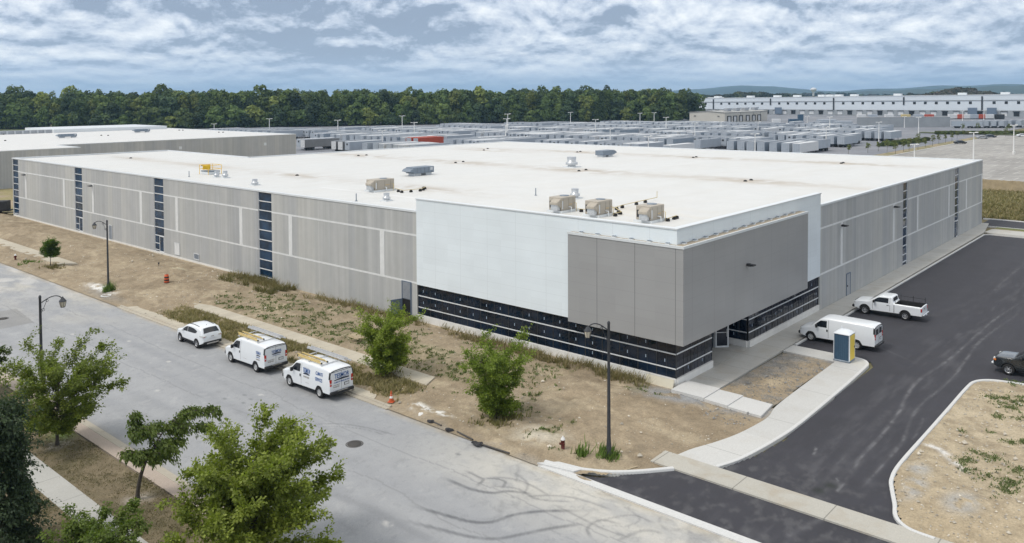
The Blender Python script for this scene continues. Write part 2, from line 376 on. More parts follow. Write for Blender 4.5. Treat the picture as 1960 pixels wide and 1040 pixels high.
# ============================================================ THE GROUND
painted('earth', rough=.95, fine=9., fvar=.3, bump=.6, mid=1.6, mvar=.14)
painted('worn_asphalt', rough=.85, fine=16., fvar=.13, bump=.15, mid=.7, mvar=.05)
painted('new_asphalt', rough=.8, fine=25., fvar=.22, bump=.25, mid=.5, mvar=.07, spec=.3)
painted('plain_ground', rough=.95, fine=.05, fvar=.25, bump=0., mid=.5, mvar=.12)
DIRT = (.315, .256, .178); DIRTD = (.235, .188, .128); PALE = (.50, .455, .37); GRAV = (.27, .27, .265); OLIVE = (.17, .15, .07); DRY = (.30, .24, .14)
def ground_col(X, Y):
    C = np.ones(X.shape+(3,))*np.array((.10, .115, .05))
    n = fbm(X*.01, Y*.01, 3); C = blend(C, sst(.45, .6, n), (.19, .165, .09)); C = blend(C, sst(.6, .75, fbm(X*.004, Y*.004, 9)), (.045, .06, .035))
    near = np.exp(-np.hypot(X, Y-120)/150.); C = blend(C, sst(.3, .6, near), (.30, .24, .155))
    return C
xs = np.r_[-3000, -1200, -500, -250, np.arange(-180, 1000, 12.), 1300, 1800, 2600, 4000, 7000, 12000]
ys = np.r_[-9000, -5000, -3000, -1500, -700, -350, np.arange(-200, 800, 12.), 1000, 1400, 2200, 4000, 8000, 12000]
terrain('ground', xs, ys, -.12, ground_col, 'plain_ground')

# ---- the street, old pale asphalt running along y between x=-28.5 and x=-15
SKIDS = [(smooth_line(GL(L)), w, a) for L, w, a in (
    ([(790, 968), (850, 985), (900, 998), (940, 999), (985, 985), (1040, 978), (1110, 977)], .16, .75),
    ([(770, 995), (850, 1015), (900, 1027), (950, 1031), (1000, 1022), (1060, 1010), (1120, 1002)], .16, .6),
    ([(850, 915), (900, 935), (940, 943), (975, 940), (1020, 945)], .16, .7),
    ([(890, 900), (915, 912), (925, 918), (912, 930)], .12, .6), ([(925, 915), (950, 916), (967, 922), (960, 935)], .1, .6),
    ([(600, 812), (650, 811), (700, 818), (760, 833)], .09, .4), ([(600, 818), (650, 816), (700, 822), (735, 832)], .05, .4),
    ([(940, 912), (985, 917), (1020, 930), (1050, 948)], .1, .4), ([(1000, 950), (1060, 948), (1110, 955), (1170, 975)], .12, .4),
    ([(1130, 1030), (1125, 1010), (1150, 995), (1190, 1003)], .12, .45), ([(1150, 995), (1210, 985), (1250, 1000)], .1, .4),
    ([(1060, 965), (1100, 985), (1150, 1010), (1210, 1030)], .10, .35), ([(985, 905), (1010, 925), (1000, 950)], .10, .35),
    ([(1180, 1035), (1230, 1015), (1270, 1020)], .14, .35), ([(620, 940), (700, 970), (800, 1020), (830, 1035)], .3, .16),
    ([(440, 780), (480, 795), (520, 815)], .12, .2), ([(940, 930), (990, 935), (1030, 955), (1100, 960)], .1, .45))]
def street_col(X, Y):
    C = np.ones(X.shape+(3,))*np.array((.312, .32, .332))
    C = blend(C, sst(.42, .62, fbm(X*.25, Y*.05, 21))*.5, (.345, .352, .362))
    C = blend(C, sst(.5, .7, fbm(X*.9, Y*.9, 5))*.25, (.27, .28, .295))
    for xc, w, a in ((-17.6, .5, .2), (-19.5, .45, .33), (-21.4, .5, .26), (-24.0, .5, .26), (-25.9, .5, .2)):
        wob = (fbm(Y*.04+xc, Y*0, 31)-.5)*1.0
        C = blend(C, np.exp(-((X-xc-wob)/w)**2)*a*sst(.25, .6, fbm(X*.3, Y*.06, 40)), (.20, .21, .23))
    # dust tracked off the site and lime spread near the far gate and the apron
    d = sst(.35, .8, fbm(X*.5, Y*.22, 50))
    C = blend(C, d*sst(40, 62, Y)*sst(-25.5, -17, X)*.9, (.50, .475, .42))
    C = blend(C, sst(.45, .62, fbm(X*.6, Y*.3, 57))*sst(52, 75, Y)*.7, (.52, .51, .49))
    C = blend(C, sst(10, -1, Y)*sst(-21.5, -16, X)*(.45+.55*sst(.3, .6, fbm(X*.8, Y*.5, 60))), (.50, .485, .445))
    C = blend(C, sst(-15.9, -15.0, X)*sst(.3, .55, fbm(X*1.5, Y*.8, 61))*.75, (.38, .33, .25))
    C = blend(C, sst(.66, .72, fbm(X*1.3, Y*1.3, 66))*.2, (.45, .45, .45))
    ax, ay = -23.3, 55.2
    C = blend(C, ((abs(X-ax-.1*(Y-ay)) < 1.35) & (abs(Y-ay) < 3.3))*.55, (.215, .21, .20))
    brk = sst(.32, .55, fbm(X*2.5, Y*2.5, 70))
    for P, w, a in SKIDS:
        D, T = polyd(X, Y, P); C = blend(C, np.exp(-(D/(w*.8))**4)*a*(.7+.3*brk)*np.minimum(1, 8*np.minimum(T, 1-T)+.15), (.085, .09, .10))
    wx = X+.9*fbm(X*.7, Y*.7, 2); wy = Y+.9*fbm(X*.7+9, Y*.7, 3)
    for sc, sd, aa in ((.55, 80, .35), (.9, 84, .2)):
        rg = 1-np.abs(2*fbm(wx*sc, wy*sc*.7, sd, 2)-1)
        C = blend(C, sst(4, -1, Y)*sst(-22.5, -20, X)*sst(.93, .99, rg)*sst(.35, .55, fbm(X*.8, Y*.8, sd+2))*aa, (.16, .165, .17))
    sp_ = sst(.62, .70, fbm(X*3.5, Y*3.5, 88)); C = blend(C, sp_*.22, (.20, .205, .21))
    for px, py in ((247, 653), (323, 692), (302, 748), (139, 640), (740, 1001), (500, 756), (745, 1003)):
        gx, gy = G(px, py); C = blend(C, np.exp(-(((X-gx)/.16)**2+((Y-gy)/.26)**2)**2)*.5*sst(.3, .5, fbm(X*4, Y*4, 9)), (.62, .60, .57))
    for px, py in ((430, 763), (468, 756), (480, 764), (466, 771), (877, 869)):
        gx, gy = G(px, py); C = blend(C, np.exp(-(((X-gx)/.12)**2+((Y-gy)/.2)**2)**2)*.6, (.12, .13, .14))
    C = blend(C, sst(-27.9, -28.6, X)*.5, (.27, .25, .21))
    # long cracks sealed dark
    for x0, s in ((-22.1, 3), (-18.6, 8)):
        C = blend(C, (abs(X-x0-(fbm(Y*.2, Y*0, s)-.5)*1.2) < .05)*sst(.4, .5, fbm(Y*.15, Y*0, s+5))*.4, (.18, .185, .19))
    return C
ysS = np.r_[np.arange(-60, -13, 1.), np.arange(-13, 16, .1), np.arange(16, 45, .16), np.arange(45, 100, .35), np.arange(100, 190, 2.)]
xsS = np.r_[np.arange(-28.75, -23, .16), np.arange(-23, -14.6, .1)]
terrain('street', xsS, ysS, lambda X, Y: -.012-.0009*(X+21.8)**2*.6, street_col, 'worn_asphalt')

# ---- bare graded earth between the street and the building
def bump_field(X, Y, s): return fbm(X*.9, Y*.9, s, 5, .6)-.5
def lot_z(X, Y):
    e = sst(-15.1, -14.2, X)*sst(.0, -1.2, X)
    z = .015 + e*(.09+.42*np.maximum(-.3, bump_field(X, Y, 90))+.16*(fbm(X*3, Y*3, 95)-.5)+.10*(1-np.abs(2*fbm(X*.8+.3*Y, Y*.25, 96, 3)-1))**3)
    z += .45*np.exp(-(((X+5.6)/2.4)**2))*sst(47, 60, Y)*(.4+fbm(X*.4, Y*.4, 98))*e          # graded bank by the wall
    z += .30*np.exp(-(((X+12.2)/1.2)**2+((Y-2.2)/1.8)**2))+.22*np.exp(-(((X+4.0)/.7)**2+((Y-61.5)/1.0)**2))+.25*np.exp(-(((X+4.5)/1.5)**2+((Y-3)/5)**2))*.5
    wk = sst(1.15, .75, np.abs(X+10.12-.38*(Y > 60)))*(sst(11, 13.5, Y)*sst(47, 45, Y)+sst(73, 76, Y)); z = z*(1-wk)+np.minimum(z, .06)*wk; kb = sst(-13.7, -14.3, X)*sst(10, 12, Y)*sst(53, 50, Y); z = z*(1-kb)+np.minimum(z, .05)*kb
    z = z*(1-.8*sst(-2.5, -4.5, Y)); z = np.where(X > -1.3, np.where(Y < 0, -.02, np.where(X > .1, -.05, z)), z)
    ke = np.exp(-(((X+14.5)/1.0)**2+((Y+1.2)/1.6)**2)**2); z = z*(1-ke)+np.minimum(z, .02)*ke
    return np.maximum(z, -.05)
def lot_col(X, Y):
    C = np.ones(X.shape+(3,))*np.array(DIRT)
    C = blend(C, sst(.45, .68, fbm(X*.35, Y*.35, 101))*.7, DIRTD)
    C = blend(C, sst(.52, .72, fbm(X*.6+5, Y*.35, 102))*.6, (.43, .36, .255))
    C = blend(C, sst(.5, .66, fbm(X*2.4, Y*1.2, 103))*.35, DIRTD)
    C = blend(C, (1-sst(.0, .45, np.abs(fbm(X*.45+.5*fbm(X, Y, 8), Y*.18, 104)-.5)*6))*.25, (.22, .17, .115))
    # pale strip at the foot of the wall, gravel by the corner, spoil heaps, lime
    C = blend(C, sst(-.9, -.2, X)*(.5+.5*sst(.3, .6, fbm(X, Y*.5, 105)))*.8, (.44, .36, .25))
    C = blend(C, np.exp(-(((X+12.4+.2*(Y-1.5))/1.25)**2+((Y-1.9)/1.5)**2)**1.5)*sst(.3, .5, fbm(X*1.2, Y*1.2, 106)), PALE)
    C = blend(C, np.exp(-(((X+4.0)/.75)**2+((Y-61.6)/1.1)**2)**2)*.9, (.50, .44, .31))
    for gx, gy, rx, ry in ((-13.9, 10.4, .55, .8), (-13.7, 8.9, .35, 1.0), (-13.2, 60., .8, 3.2)):
        C = blend(C, np.exp(-(((X-gx)/rx)**2+((Y-gy)/ry)**2)**2)*sst(.4, .5, fbm(X*2, Y*2, 107)), (.72, .71, .68))
    g = np.exp(-(((X+1.6+.28*(Y+.3))/1.3)**2)**2)*sst(3.0, 0, Y)*sst(-7.5, -6.2, Y)
    C = blend(C, g*sst(.25, .5, fbm(X*1.1, Y*1.1, 108)), (.27, .275, .28))
    C = blend(C, sst(-14.2, -15, X)*sst(.3, .6, fbm(X*1.2, Y*.6, 109))*.6*sst(14, 8, Y), (.28, .26, .23))
    C = blend(C, sst(1.2, 0, np.hypot((X+14.2)/1., (Y-57)/6))*.6, (.24, .235, .225))
    # growth: verge by the vans, weedy ground between walk and wall
    v = weed_verge(X, Y); C = blend(C, v*.85, (.225, .185, .10)); v = weed_lot(X, Y); C = blend(C, v*.55, (.165, .16, .08))
    return C
def weed_verge(X, Y):
    a = sst(-14.4, -13.8, X)*sst(-10.9, -11.3, X)*sst(12, 15, Y)*sst(47, 42, Y); return a*sst(.28, .5, fbm(X*.7, Y*.5, 111))
def weed_lot(X, Y):
    a = sst(-9.3, -8.8, X)*sst(-1.6, -3, X)*sst(6, 11, Y)*sst(50, 42, Y)
    a = a*(.25+.75*sst(.42, .62, fbm(X*2.2, Y*2.2, 112)))*sst(.46, .60, fbm(X*.55, Y*.45, 113)+.10*sst(-3, -8, X)+.14*sst(22, 15, Y)*sst(7, 10, Y)-.10*np.exp(-(((X+3.6)/1.6)**2+((Y-30)/7)**2)))
    b = sst(-13.8, -13, X)*sst(-.6, -2, X)*sst(-2, 3, Y)*sst(15, 6, Y)*sst(.60, .68, fbm(X*.5, Y*.5, 114))
    return np.maximum(a, b*.8)
def lot_mask(X, Y): return ((X < .95) & (Y > -6.9) & ~((X > -14.75) & inpoly(X, Y, lotpoly0)))
def _unused(X, Y): return (X < .02) & ~((Y < -4) & (X+9.7 > 0) & (Y < -5.6-.0*X)) & ~((X > -1.35) & (Y < -.3)) & ((Y > -1.0) | (X > -14.6+.55*(-.8-Y)*1.05)) & (Y > -6.9)
lotpoly0 = [(-14.9, -2.0), (-14.0, -3.4), (-12.4, -4.75), (-10.5, -6.0), (-9, -7.9), (-9, -9), (-15.2, -9)]
xs = np.r_[np.arange(-15.15, 1.0, .15)]; ys = np.r_[np.arange(-7, 60, .15), np.arange(60, 140, .3), np.arange(140, 190, 1.)]
terrain('dirt_lot', xs, ys, lot_z, lot_col, 'earth', lambda X, Y: lot_mask(X, Y))
# dirt west of the building's far end, and the strip up to the building behind
terrain('dirt_yard', np.arange(-.4, 130, .8), np.arange(127.2, 186, .8), lambda X, Y: .02+.5*fbm(X*.12, Y*.12, 120), lambda X, Y: blend(np.ones(X.shape+(3,))*np.array(DIRT), sst(.4, .6, fbm(X*.2, Y*.2, 121)), (.27, .235, .12)), 'earth')

# ---- planting bed in front of the entrance
bed = [(1.55, -2.45), (11.75, -2.45), (12.3, -3.1), (12.3, -6.25), (.9, -6.35), (1.2, -5.0)]
def bed_col(X, Y):
    C = np.ones(X.shape+(3,))*np.array((.235, .235, .23)); t = (X-6.4)+.9*(Y+4.4)
    C = blend(C, sst(.2, .8, fbm(X*.8, Y*.8, 131)+.55*np.exp(-((X-5.0+1.9*(Y+5.2))/3.2)**2)*1.0*sst(12, 10, X)), DIRT)
    C = blend(C, sst(.52, .7, fbm(X*1.5, Y*1.5, 132))*.6, (.17, .165, .15))
    C = blend(C, np.exp(-(((X-5.5)/1.)**2+((Y+4.6)/.6)**2))*.8, (.47, .39, .27)); return C
terrain('dirt_bed', np.arange(.4, 12.6, .12), np.arange(-6.5, -2.3, .12), lambda X, Y: .02+.10*(fbm(X*1.6, Y*1.6, 133)-.35), bed_col, 'earth', lambda X, Y: inpoly(X, Y, bed))

# ---- island of bare earth right of the driveway
kerbR = smooth_line([(-9.25, -18.4), (-9.1, -17.3), (-8.4, -16.6), (-7.2, -16.2), (-5.6, -15.6), (-4.6, -15.3), (-2.5, -15.1), (3, -15.1), (8, -15.1), (12.6, -15.1), (14.2, -15.25), (15.1, -15.9), (15.5, -17.0), (15.75, -19.), (16.1, -24), (16.4, -32)], 6)
isl = kerbR + [(16.4, -60), (-14.5, -60), (-14.5, -19.5), (-9.25, -19.5)]
def isl_col(X, Y):
    C = np.ones(X.shape+(3,))*np.array((.40, .335, .235))
    C = blend(C, sst(.42, .65, fbm(X*.4, Y*.4, 141))*.7, (.46, .39, .28)); C = blend(C, sst(.5, .66, fbm(X*1.6, Y*1.6, 142))*.5, DIRTD)
    C = blend(C, sst(-2, -6, X)*.5, (.36, .285, .185))
    for (px, py), rx, ry in (((1750, 935), 1.6, .5), ((1840, 965), 1.3, .8), ((1760, 900), .7, .5)):
        gx, gy = G(px, py); C = blend(C, np.exp(-(((X-gx)/rx)**2+((Y-gy)/ry)**2)**1.5)*sst(.3, .5, fbm(X*1.5, Y*1.5, 143))*.85, (.36, .36, .35))
    D, T = polyd(X, Y, GL([(1775, 853), (1800, 862), (1815, 878), (1835, 895), (1845, 905)])); C = blend(C, np.exp(-(D/.22)**2)*.8*sst(.3, .5, fbm(X*3, Y*3, 7)), (.66, .66, .65))
    return blend(C, weed_isl(X, Y)*.6, (.13, .145, .06))
WI = [(G(px, py), r) for px, py, r in ((1840, 660, .9), (1880, 690, 1.2), (1900, 700, 1.0), (1930, 672, .9), (1930, 780, 1.2), (1915, 765, 1.), (1945, 800, .9), (1840, 828, .35), (1880, 875, .8), (1850, 885, .7), (1865, 870, .6), (1900, 880, .8), (1855, 905, .6), (1865, 915, .5), (1935, 925, 1.1), (1945, 905, 1.0), (1925, 940, .8), (1960, 770, 1.5), (1955, 850, .6), (1910, 800, .6), (1940, 735, .9), (1895, 830, .4), (1930, 850, .5), (1888, 912, .5), (1900, 950, .5))]
def weed_isl(X, Y):
    a = np.zeros(X.shape)
    for (gx, gy), r in WI: a = np.maximum(a, np.exp(-(((X-gx)/r)**2+((Y-gy)/r/.55)**2)**1.0)) if False else np.maximum(a, np.exp(-(((X-gx)**2+((Y-gy)*1.1)**2)/(r*.55)**2)))
    return a*sst(.35, .55, fbm(X*2, Y*2, 145))
terrain('dirt_island', np.arange(-14.6, 17, .15), np.r_[np.arange(-34, -14.9, .15)], lambda X, Y: .06+.16*(fbm(X*.9, Y*.9, 146)-.4)+.05*(fbm(X*4, Y*4, 147)-.5), isl_col, 'earth', lambda X, Y: inpoly(X, Y, isl))

# ---- new black asphalt: apron, driveway and car park
TRK = [(smooth_line(GL(L)), w, a) for L, w, a in (
    ([(1612, 930), (1650, 875), (1690, 830), (1720, 790), (1737, 755), (1762, 725), (1805, 697), (1850, 660), (1900, 615), (1960, 575)], .10, .5),
    ([(1650, 935), (1690, 890), (1727, 845), (1745, 800), (1768, 770), (1800, 745), (1830, 715), (1852, 685), (1880, 650), (1950, 600)], .09, .45),
    ([(1560, 950), (1600, 900), (1650, 840), (1720, 770)], .25, .12), ([(1530, 905), (1580, 860), (1650, 790), (1700, 740)], .3, .10),
    ([(1745, 843), (1760, 820), (1768, 800)], .05, .5), ([(1500, 1030), (1530, 1015), (1560, 1000), (1580, 990)], .16, .4), ([(1900, 560), (1920, 540), (1960, 505)], .15, .2),
    ([(1600, 942), (1615, 925)], .07, .5), ([(1557, 872), (1563, 856)], .06, .6), ([(1600, 912), (1607, 932)], .04, .5), ([(1555, 905), (1560, 930)], .04, .3),
    ([(1620, 640), (1700, 672), (1760, 700)], .12, .14), ([(1700, 640), (1800, 600), (1900, 560)], .3, .07))]
def asph_col(X, Y):
    C = np.ones(X.shape+(3,))*np.array((.043, .043, .051))
    C = blend(C, sst(.4, .65, fbm(X*.12, Y*.5, 151))*.5, (.052, .052, .061)); C = blend(C, sst(.45, .7, fbm(X*.9, Y*.9, 152))*.3, (.048, .048, .06))
    C = blend(C, np.exp(-((Y+12)/2.2)**2)*sst(.5, .8, fbm(X*.35, Y*2.6, 153))*.35, (.12, .12, .13))
    C = blend(C, sst(-3, -9, X)*sst(.5, .75, fbm(X*1.5, Y*2.4, 154))*.4, (.13, .13, .135))
    b = sst(.3, .6, fbm(X*2., Y*4., 155))
    for P, w, a in TRK:
        D, T = polyd(X, Y, P); C = blend(C, np.exp(-(D/w)**2)*a*.8*(.25+.75*b*sst(.3, .6, fbm(X*.5, Y*.5, 156)))*np.minimum(1, 8*np.minimum(T, 1-T)+.1), (.30, .30, .31))
    for px, py in ((1568, 940), (1590, 930)):
        gx, gy = G(px, py); C = blend(C, np.exp(-(((X-gx)/.35)**2+((Y-gy)/.3)**2))*.8, (.02, .025, .02))
    return C
lotpoly = [(-14.75, -2.4), (-14.0, -3.6), (-12.4, -4.9), (-10.5, -6.2), (-9, -7.9), (-6.5, -8.6), (-3.5, -8.95), (13.2, -8.7), (14.2, -8.2), (14.4, -2.3), (81.6, -2.3), (82.2, -70), (16.2, -70), (16.2, -32)] + kerbR[::-1] + [(-9.25, -24), (-14.75, -24)]
terrain('parking_lot', np.r_[np.arange(-14.8, 30, .14), np.arange(30, 84, .5)], np.r_[np.arange(-70, -24, .7), np.arange(-24, -2, .12)], .008, asph_col, 'new_asphalt', lambda X, Y: inpoly(X, Y, lotpoly))
# access lane behind the car park
terrain('access_road', np.arange(86, 400, 2.), np.arange(-80, 1.6, .8), .006, asph_col, 'new_asphalt', lambda X, Y: (X > 89.9+.25*(-Y-1)*.0) & (X < 97.6) & (Y < -.4))
# ---- truck yard and staff parking behind the building
def yard_col(X, Y):
    C = np.ones(X.shape+(3,))*np.array((.20, .21, .235)); return blend(C, sst(.4, .65, fbm(X*.05, Y*.05, 160))*.5, (.25, .25, .265))
terrain('truck_yard', np.arange(104, 720, 6.), np.arange(58, 460, 6.), .0, yard_col, 'plain_ground')
def staff_col(X, Y):
    C = np.ones(X.shape+(3,))*np.array((.30, .29, .275)); C = blend(C, sst(.4, .65, fbm(X*.08, Y*.3, 161))*.6, (.36, .35, .33))
    row = ((X-140) % 19.) ; ln = (np.abs(((Y+200) % 2.8)-1.4) < .07) & (np.abs(row-9.5) < 5.2)
    return blend(C, ln*.7, (.62, .61, .58))
terrain('parking_lot', np.arange(131.5, 392, 1.3), np.arange(-90, 52.6, .14), .0, staff_col, 'plain_ground', lambda X, Y: Y < 52.4)
# rough grass between the new building and the staff parking
def rough_col(X, Y):
    C = np.ones(X.shape+(3,))*np.array((.24, .20, .11)); C = blend(C, sst(108, 99, X)*sst(.4, .6, fbm(X*.3, Y*.2, 170)), (.12, .145, .05)); C = blend(C, sst(.6, .7, fbm(X*.5, Y*.5, 171)), (.28, .225, .13)); return C
terrain('field', np.arange(92.5, 131.5, .6), np.arange(-90, 58, .8), lambda X, Y: .02+.9*sst(98.8, 108, X)+.3*(fbm(X*.3, Y*.3, 172)-.3)*sst(99, 103, X), rough_col, 'earth', lambda X, Y: (X > 98.8) | (Y > .8))

# ---- verges this side of the street
def near_col(X, Y):
    C = np.ones(X.shape+(3,))*np.array((.175, .142, .09)); C = blend(C, sst(.38, .62, fbm(X*.8, Y*.8, 180))*.8, (.125, .108, .062))
    C = blend(C, sst(.55, .7, fbm(X*1.6, Y*1.6, 181))*.4, (.23, .185, .12))
    for gx, gy in ((-31.1, 22.3), (-31.0, 12.4), (-30.6, 2.6)): C = blend(C, np.exp(-((np.hypot(X-gx, Y-gy)-.35)/.35)**2)*.7*sst(.3, .5, fbm(X*2, Y*2, 5)), (.40, .36, .31))
    gx, gy = -30.4, 23.5; C = blend(C, np.exp(-(((X-gx)/.7)**2+((Y-gy)/.9)**2))*.7, (.09, .17, .03))
    return C
terrain('grass_verge', np.arange(-52, -29.6, .14), np.arange(-14, 60, .14), lambda X, Y: .10+.06*(fbm(X*.8, Y*.8, 183)-.4)*sst(-29.9, -30.6, X), near_col, 'earth', lambda X, Y: ((X < -33.8) | (X > -32.55)))

# ---- concrete
jointed('walk_near', (.43, .425, .40), py=3.0, w=.035, stain=.12)
jointed('walk_far', (.47, .43, .35), py=1.6, w=.03, stain=.3)
jointed('walk_new_x', (.54, .54, .525), px=6.1, w=.04, stain=.10, offx=1.)
jointed('walk_cross', (.45, .435, .39), py=4.6, w=.06, stain=.35, offy=.2)
jointed('walk_plain', (.47, .465, .44), px=3.2, w=.04, stain=.22)
jointed('kerb_new', (.58, .585, .58), stain=.05, px=0)
jointed('kerb_old', (.42, .385, .32), py=3.2, w=.03, stain=.35)
jointed('paver_strip', (.40, .335, .285), stain=.2, var=.14)
jointed('step_concrete', (.57, .57, .56), stain=.05)
def slab(name, poly, z0, z1, mat): return struct(MB().prism(poly, z0, z1).build(name, mat))
def rect(x0, x1, y0, y1): return [(x0, y0), (x1, y0), (x1, y1), (x0, y1)]
def kerb(name, pts, w, h, mat, z0=-.1, gut=0., side=1):
    """kerb swept along a line; gut = width of the low gutter on its road side"""
    P = [Vector((*p, 0)) for p in pts]; mb = MB(); prof = [(-w, z0), (-w, h-.02), (-w+.02, h), (-.05, h), (-.02, h-.03), (0, .035)] + ([(gut, .022), (gut, z0)] if gut else [(0.01, z0)])
    vs = []
    for i, p in enumerate(P):
        t = (P[min(i+1, len(P)-1)]-P[max(0, i-1)]).normalized(); n = Vector((t.y, -t.x, 0))*side
        for u, z in prof: vs.append((p.x+n.x*u, p.y+n.y*u, z))
    k = len(prof); fs = [((i*k+j), (i*k+j+1), ((i+1)*k+j+1), ((i+1)*k+j)) for i in range(len(P)-1) for j in range(k-1)]
    if side < 0: fs = [f[::-1] for f in fs]
    mb.add(vs, fs, 0); mb.add(vs[:k], [list(range(k))]); mb.add(vs[-k:], [list(range(k))[::-1]])
    return struct(mb.build(name, mat))
slab('sidewalk', rect(-33.85, -32.5, -14, 60), -.05, .125, 'walk_near')
slab('paver_strip', rect(-29.65, -28.95, -14, 100), -.05, .118, 'paver_strip')
kerb('kerb', [(-28.72, -14), (-28.72, 100)], .23, .13, 'kerb_old', gut=.3, side=1)
kerb('kerb', [(-14.95, 12.2), (-14.95, 51.5)], .2, .13, 'kerb_old', gut=.28, side=-1)
slab('paver_strip', [(-14.74, 14.), (-13.95, 14.6), (-13.95, 50), (-14.74, 50.5)], -.05, .10, 'walk_far')
slab('sidewalk', [(-10.85, 13.2), (-9.35, 13.9), (-9.35, 44.6), (-10.0, 46.8), (-10.85, 45.)], -.05, .16, 'walk_far')
slab('sidewalk', [(-11.4, 76.6), (-9.6, 75.3), (-9.6, 175), (-11.4, 175)], -.05, .17, 'walk_far')
slab('sidewalk', [(-10.85, -4.6), (-9.2, -4.55), (-9.2, -24), (-10.85, -24)], -.05, .10, 'walk_cross')
# walk that curves along the driveway into the car park
inner = smooth_line([(-9.2, -5.35), (-8.0, -5.6), (-6.4, -6.15), (-4.6, -6.6), (-2.6, -6.85), (-.8, -6.9), (1.2, -6.55), (6, -6.4), (11.9, -6.3)], 6)
outer = smooth_line([(-9.2, -7.75), (-7.6, -8.25), (-5.6, -8.55), (-3.5, -8.75), (-1.6, -8.85), (2, -8.82), (8, -8.68), (12.4, -8.5), (13.4, -8.35), (14.1, -7.9), (14.35, -7.1), (14.3, -6.2)], 6)
slab('sidewalk', inner + [(12.3, -6.3), (12.3, -2.3), (14.2, -2.3)] + [(14.2, -6.2)] + outer[::-1], -.05, .105, 'walk_new_x')
kerb('kerb', outer, .22, .125, 'kerb_new', side=1)
kerb('kerb', smooth_line([(-14.75, -.3), (-14.5, -1.6), (-13.7, -3.4), (-12.6, -4.7), (-10.9, -6.1)], 6), .24, .15, 'kerb_new', side=1)
slab('kerb_end', [(-15.05, -.1), (-14.2, -.9), (-13.9, -2.5), (-14.6, -2.2)], -.05, .12, 'kerb_new')
kerb('kerb', kerbR, .22, .135, 'kerb_new', side=1)
slab('paver_strip', [(-15.15, -.2), (-14.62, -.9), (-14.62, -24), (-15.15, -24)], -.05, .035, 'kerb_new')
# walk along the long right hand wall with its kerb
slab('sidewalk', rect(5.31, 11.28, .0, 2.21), -.05, .102, 'walk_plain')
slab('sidewalk', [(1.35, -.02), (26, -.02), (81.6, -.02), (92.5, -.02), (92.5, -.9), (83.4, -2.1), (14.35, -2.2), (1.35, -2.35)], -.05, .104, 'walk_plain')
kerb('kerb', [(14.4, -2.32), (81.0, -2.42), (82.0, -3.4), (82.6, -30), (82.6, -70)], .2, .14, 'kerb_new', side=-1)
slab('sidewalk', [(83.4, -2.1), (87.0, -2.4), (87.0, -70), (82.8, -70), (82.8, -3)], -.05, .105, 'walk_plain')
slab('grass_verge', [(87.05, -2.6), (89.6, -3), (89.6, -70), (87.05, -70)], -.05, .09, 'step_concrete') if False else terrain('grass_verge', np.arange(87, 89.7, .3), np.arange(-70, -2.3, .5), .06, rough_col, 'earth')
kerb('kerb', [(89.75, -1.0), (89.75, -70)], .18, .12, 'kerb_new', side=-1); kerb('kerb', [(97.7, .9), (97.7, -70)], .2, .15, 'kerb_new', side=1)
kerb('kerb', [(131.4, 52.6), (224, 52.8), (378, 52.6), (392, 44)], .4, .15, 'kerb_new', side=-1)
terrain('grass_verge', np.arange(134, 392, 1.5), np.arange(52.9, 58.2, .6), .05, lambda X, Y: blend(np.ones(X.shape+(3,))*np.array((.30, .25, .165)), sst(.5, .6, fbm(X*.2, Y*.5, 190))*.6, (.15, .16, .06)), 'earth')
terrain('grass_verge', np.arange(392, 404, 1.5), np.arange(-60, 90, 1.5), .3, lambda X, Y: np.ones(X.shape+(3,))*np.array((.09, .11, .05)), 'earth')
# the three stepped landings down from the entrance
for k, (p, z) in enumerate((([(-.95, -.15), (-.15, -.12), (1.33, -.12), (1.33, -2.35), (1.35, -2.55), (-.95, -2.55)], .24), ([(-.95, -2.57), (1.25, -2.57), (1.25, -4.25), (-1.05, -4.25)], .185), ([(-1.05, -4.27), (1.2, -4.27), (1.15, -6.3), (-1.15, -6.55)], .13))):
    slab('landing', p, -.05, z, 'step_concrete')
# ============================================================ THE NEW BUILDING
precast('precast_y', 1); precast('precast_x', 0)
cladding('white_clad_y', (.75, .815, .86), 1, 3.07, 1.02, 1.0, .3, seam=.84, zseam=.80, wu=.03, rough=.28)
cladding('white_clad_x', (.75, .815, .86), 0, 3.07, 1.02, 1.0, .3, seam=.84, zseam=.80, wu=.03, rough=.28)
cladding('grey_clad_y', (.325, .328, .333), 1, 3.2, 1.07, .27, .2, seam=.55, zseam=.78, wu=.05, rough=.38)
cladding('grey_clad_x', (.325, .328, .333), 0, 3.2, 1.07, -.6, .2, seam=.72, zseam=.78, wu=.03, rough=.38)
M('band_concrete', (.68, .69, .69), .85, var=.07, scale=1.5); M('base_concrete', (.70, .695, .675), .85, var=.08, scale=1.2)
M('white_metal', (.66, .69, .71), .35, var=.03); M('mullion', (.68, .70, .72), .35, var=.04); M('dark_metal', (.028, .03, .034), .5, var=.2)
M('steel_blue', (.13, .17, .23), .45, var=.08); M('louvre_grey', (.33, .35, .38), .5, var=.08); M('galv', (.52, .54, .56), .4, metal=.55, var=.12, scale=5)
M('galv_dark', (.20, .24, .29), .45, metal=.3, var=.15, scale=4); M('tan_metal', (.40, .36, .30), .5, var=.07, scale=4); M('black', (.012, .012, .013), .6, var=.2)
M('pipe_yellow', (.55, .44, .20), .5, var=.08); M('yellow', (.80, .50, .03), .5, var=.08); M('wood', (.50, .39, .24), .8, var=.2, scale=8); M('soffit', (.10, .10, .105), .7); M('sticker', (.34, .42, .52), .6)
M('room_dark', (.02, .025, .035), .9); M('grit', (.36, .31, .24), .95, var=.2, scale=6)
glassmat('strip_glass', (.012, .036, .075), .07, .35); glassmat('curtain_glass', (.005, .012, .026), .04, .5); glassmat('side_glass', (.016, .020, .032), .05, .6)
B = empty('warehouse', (0, 0, 0), 0, 'long grey concrete warehouse with a white and charcoal clad glazed corner', 'warehouse')
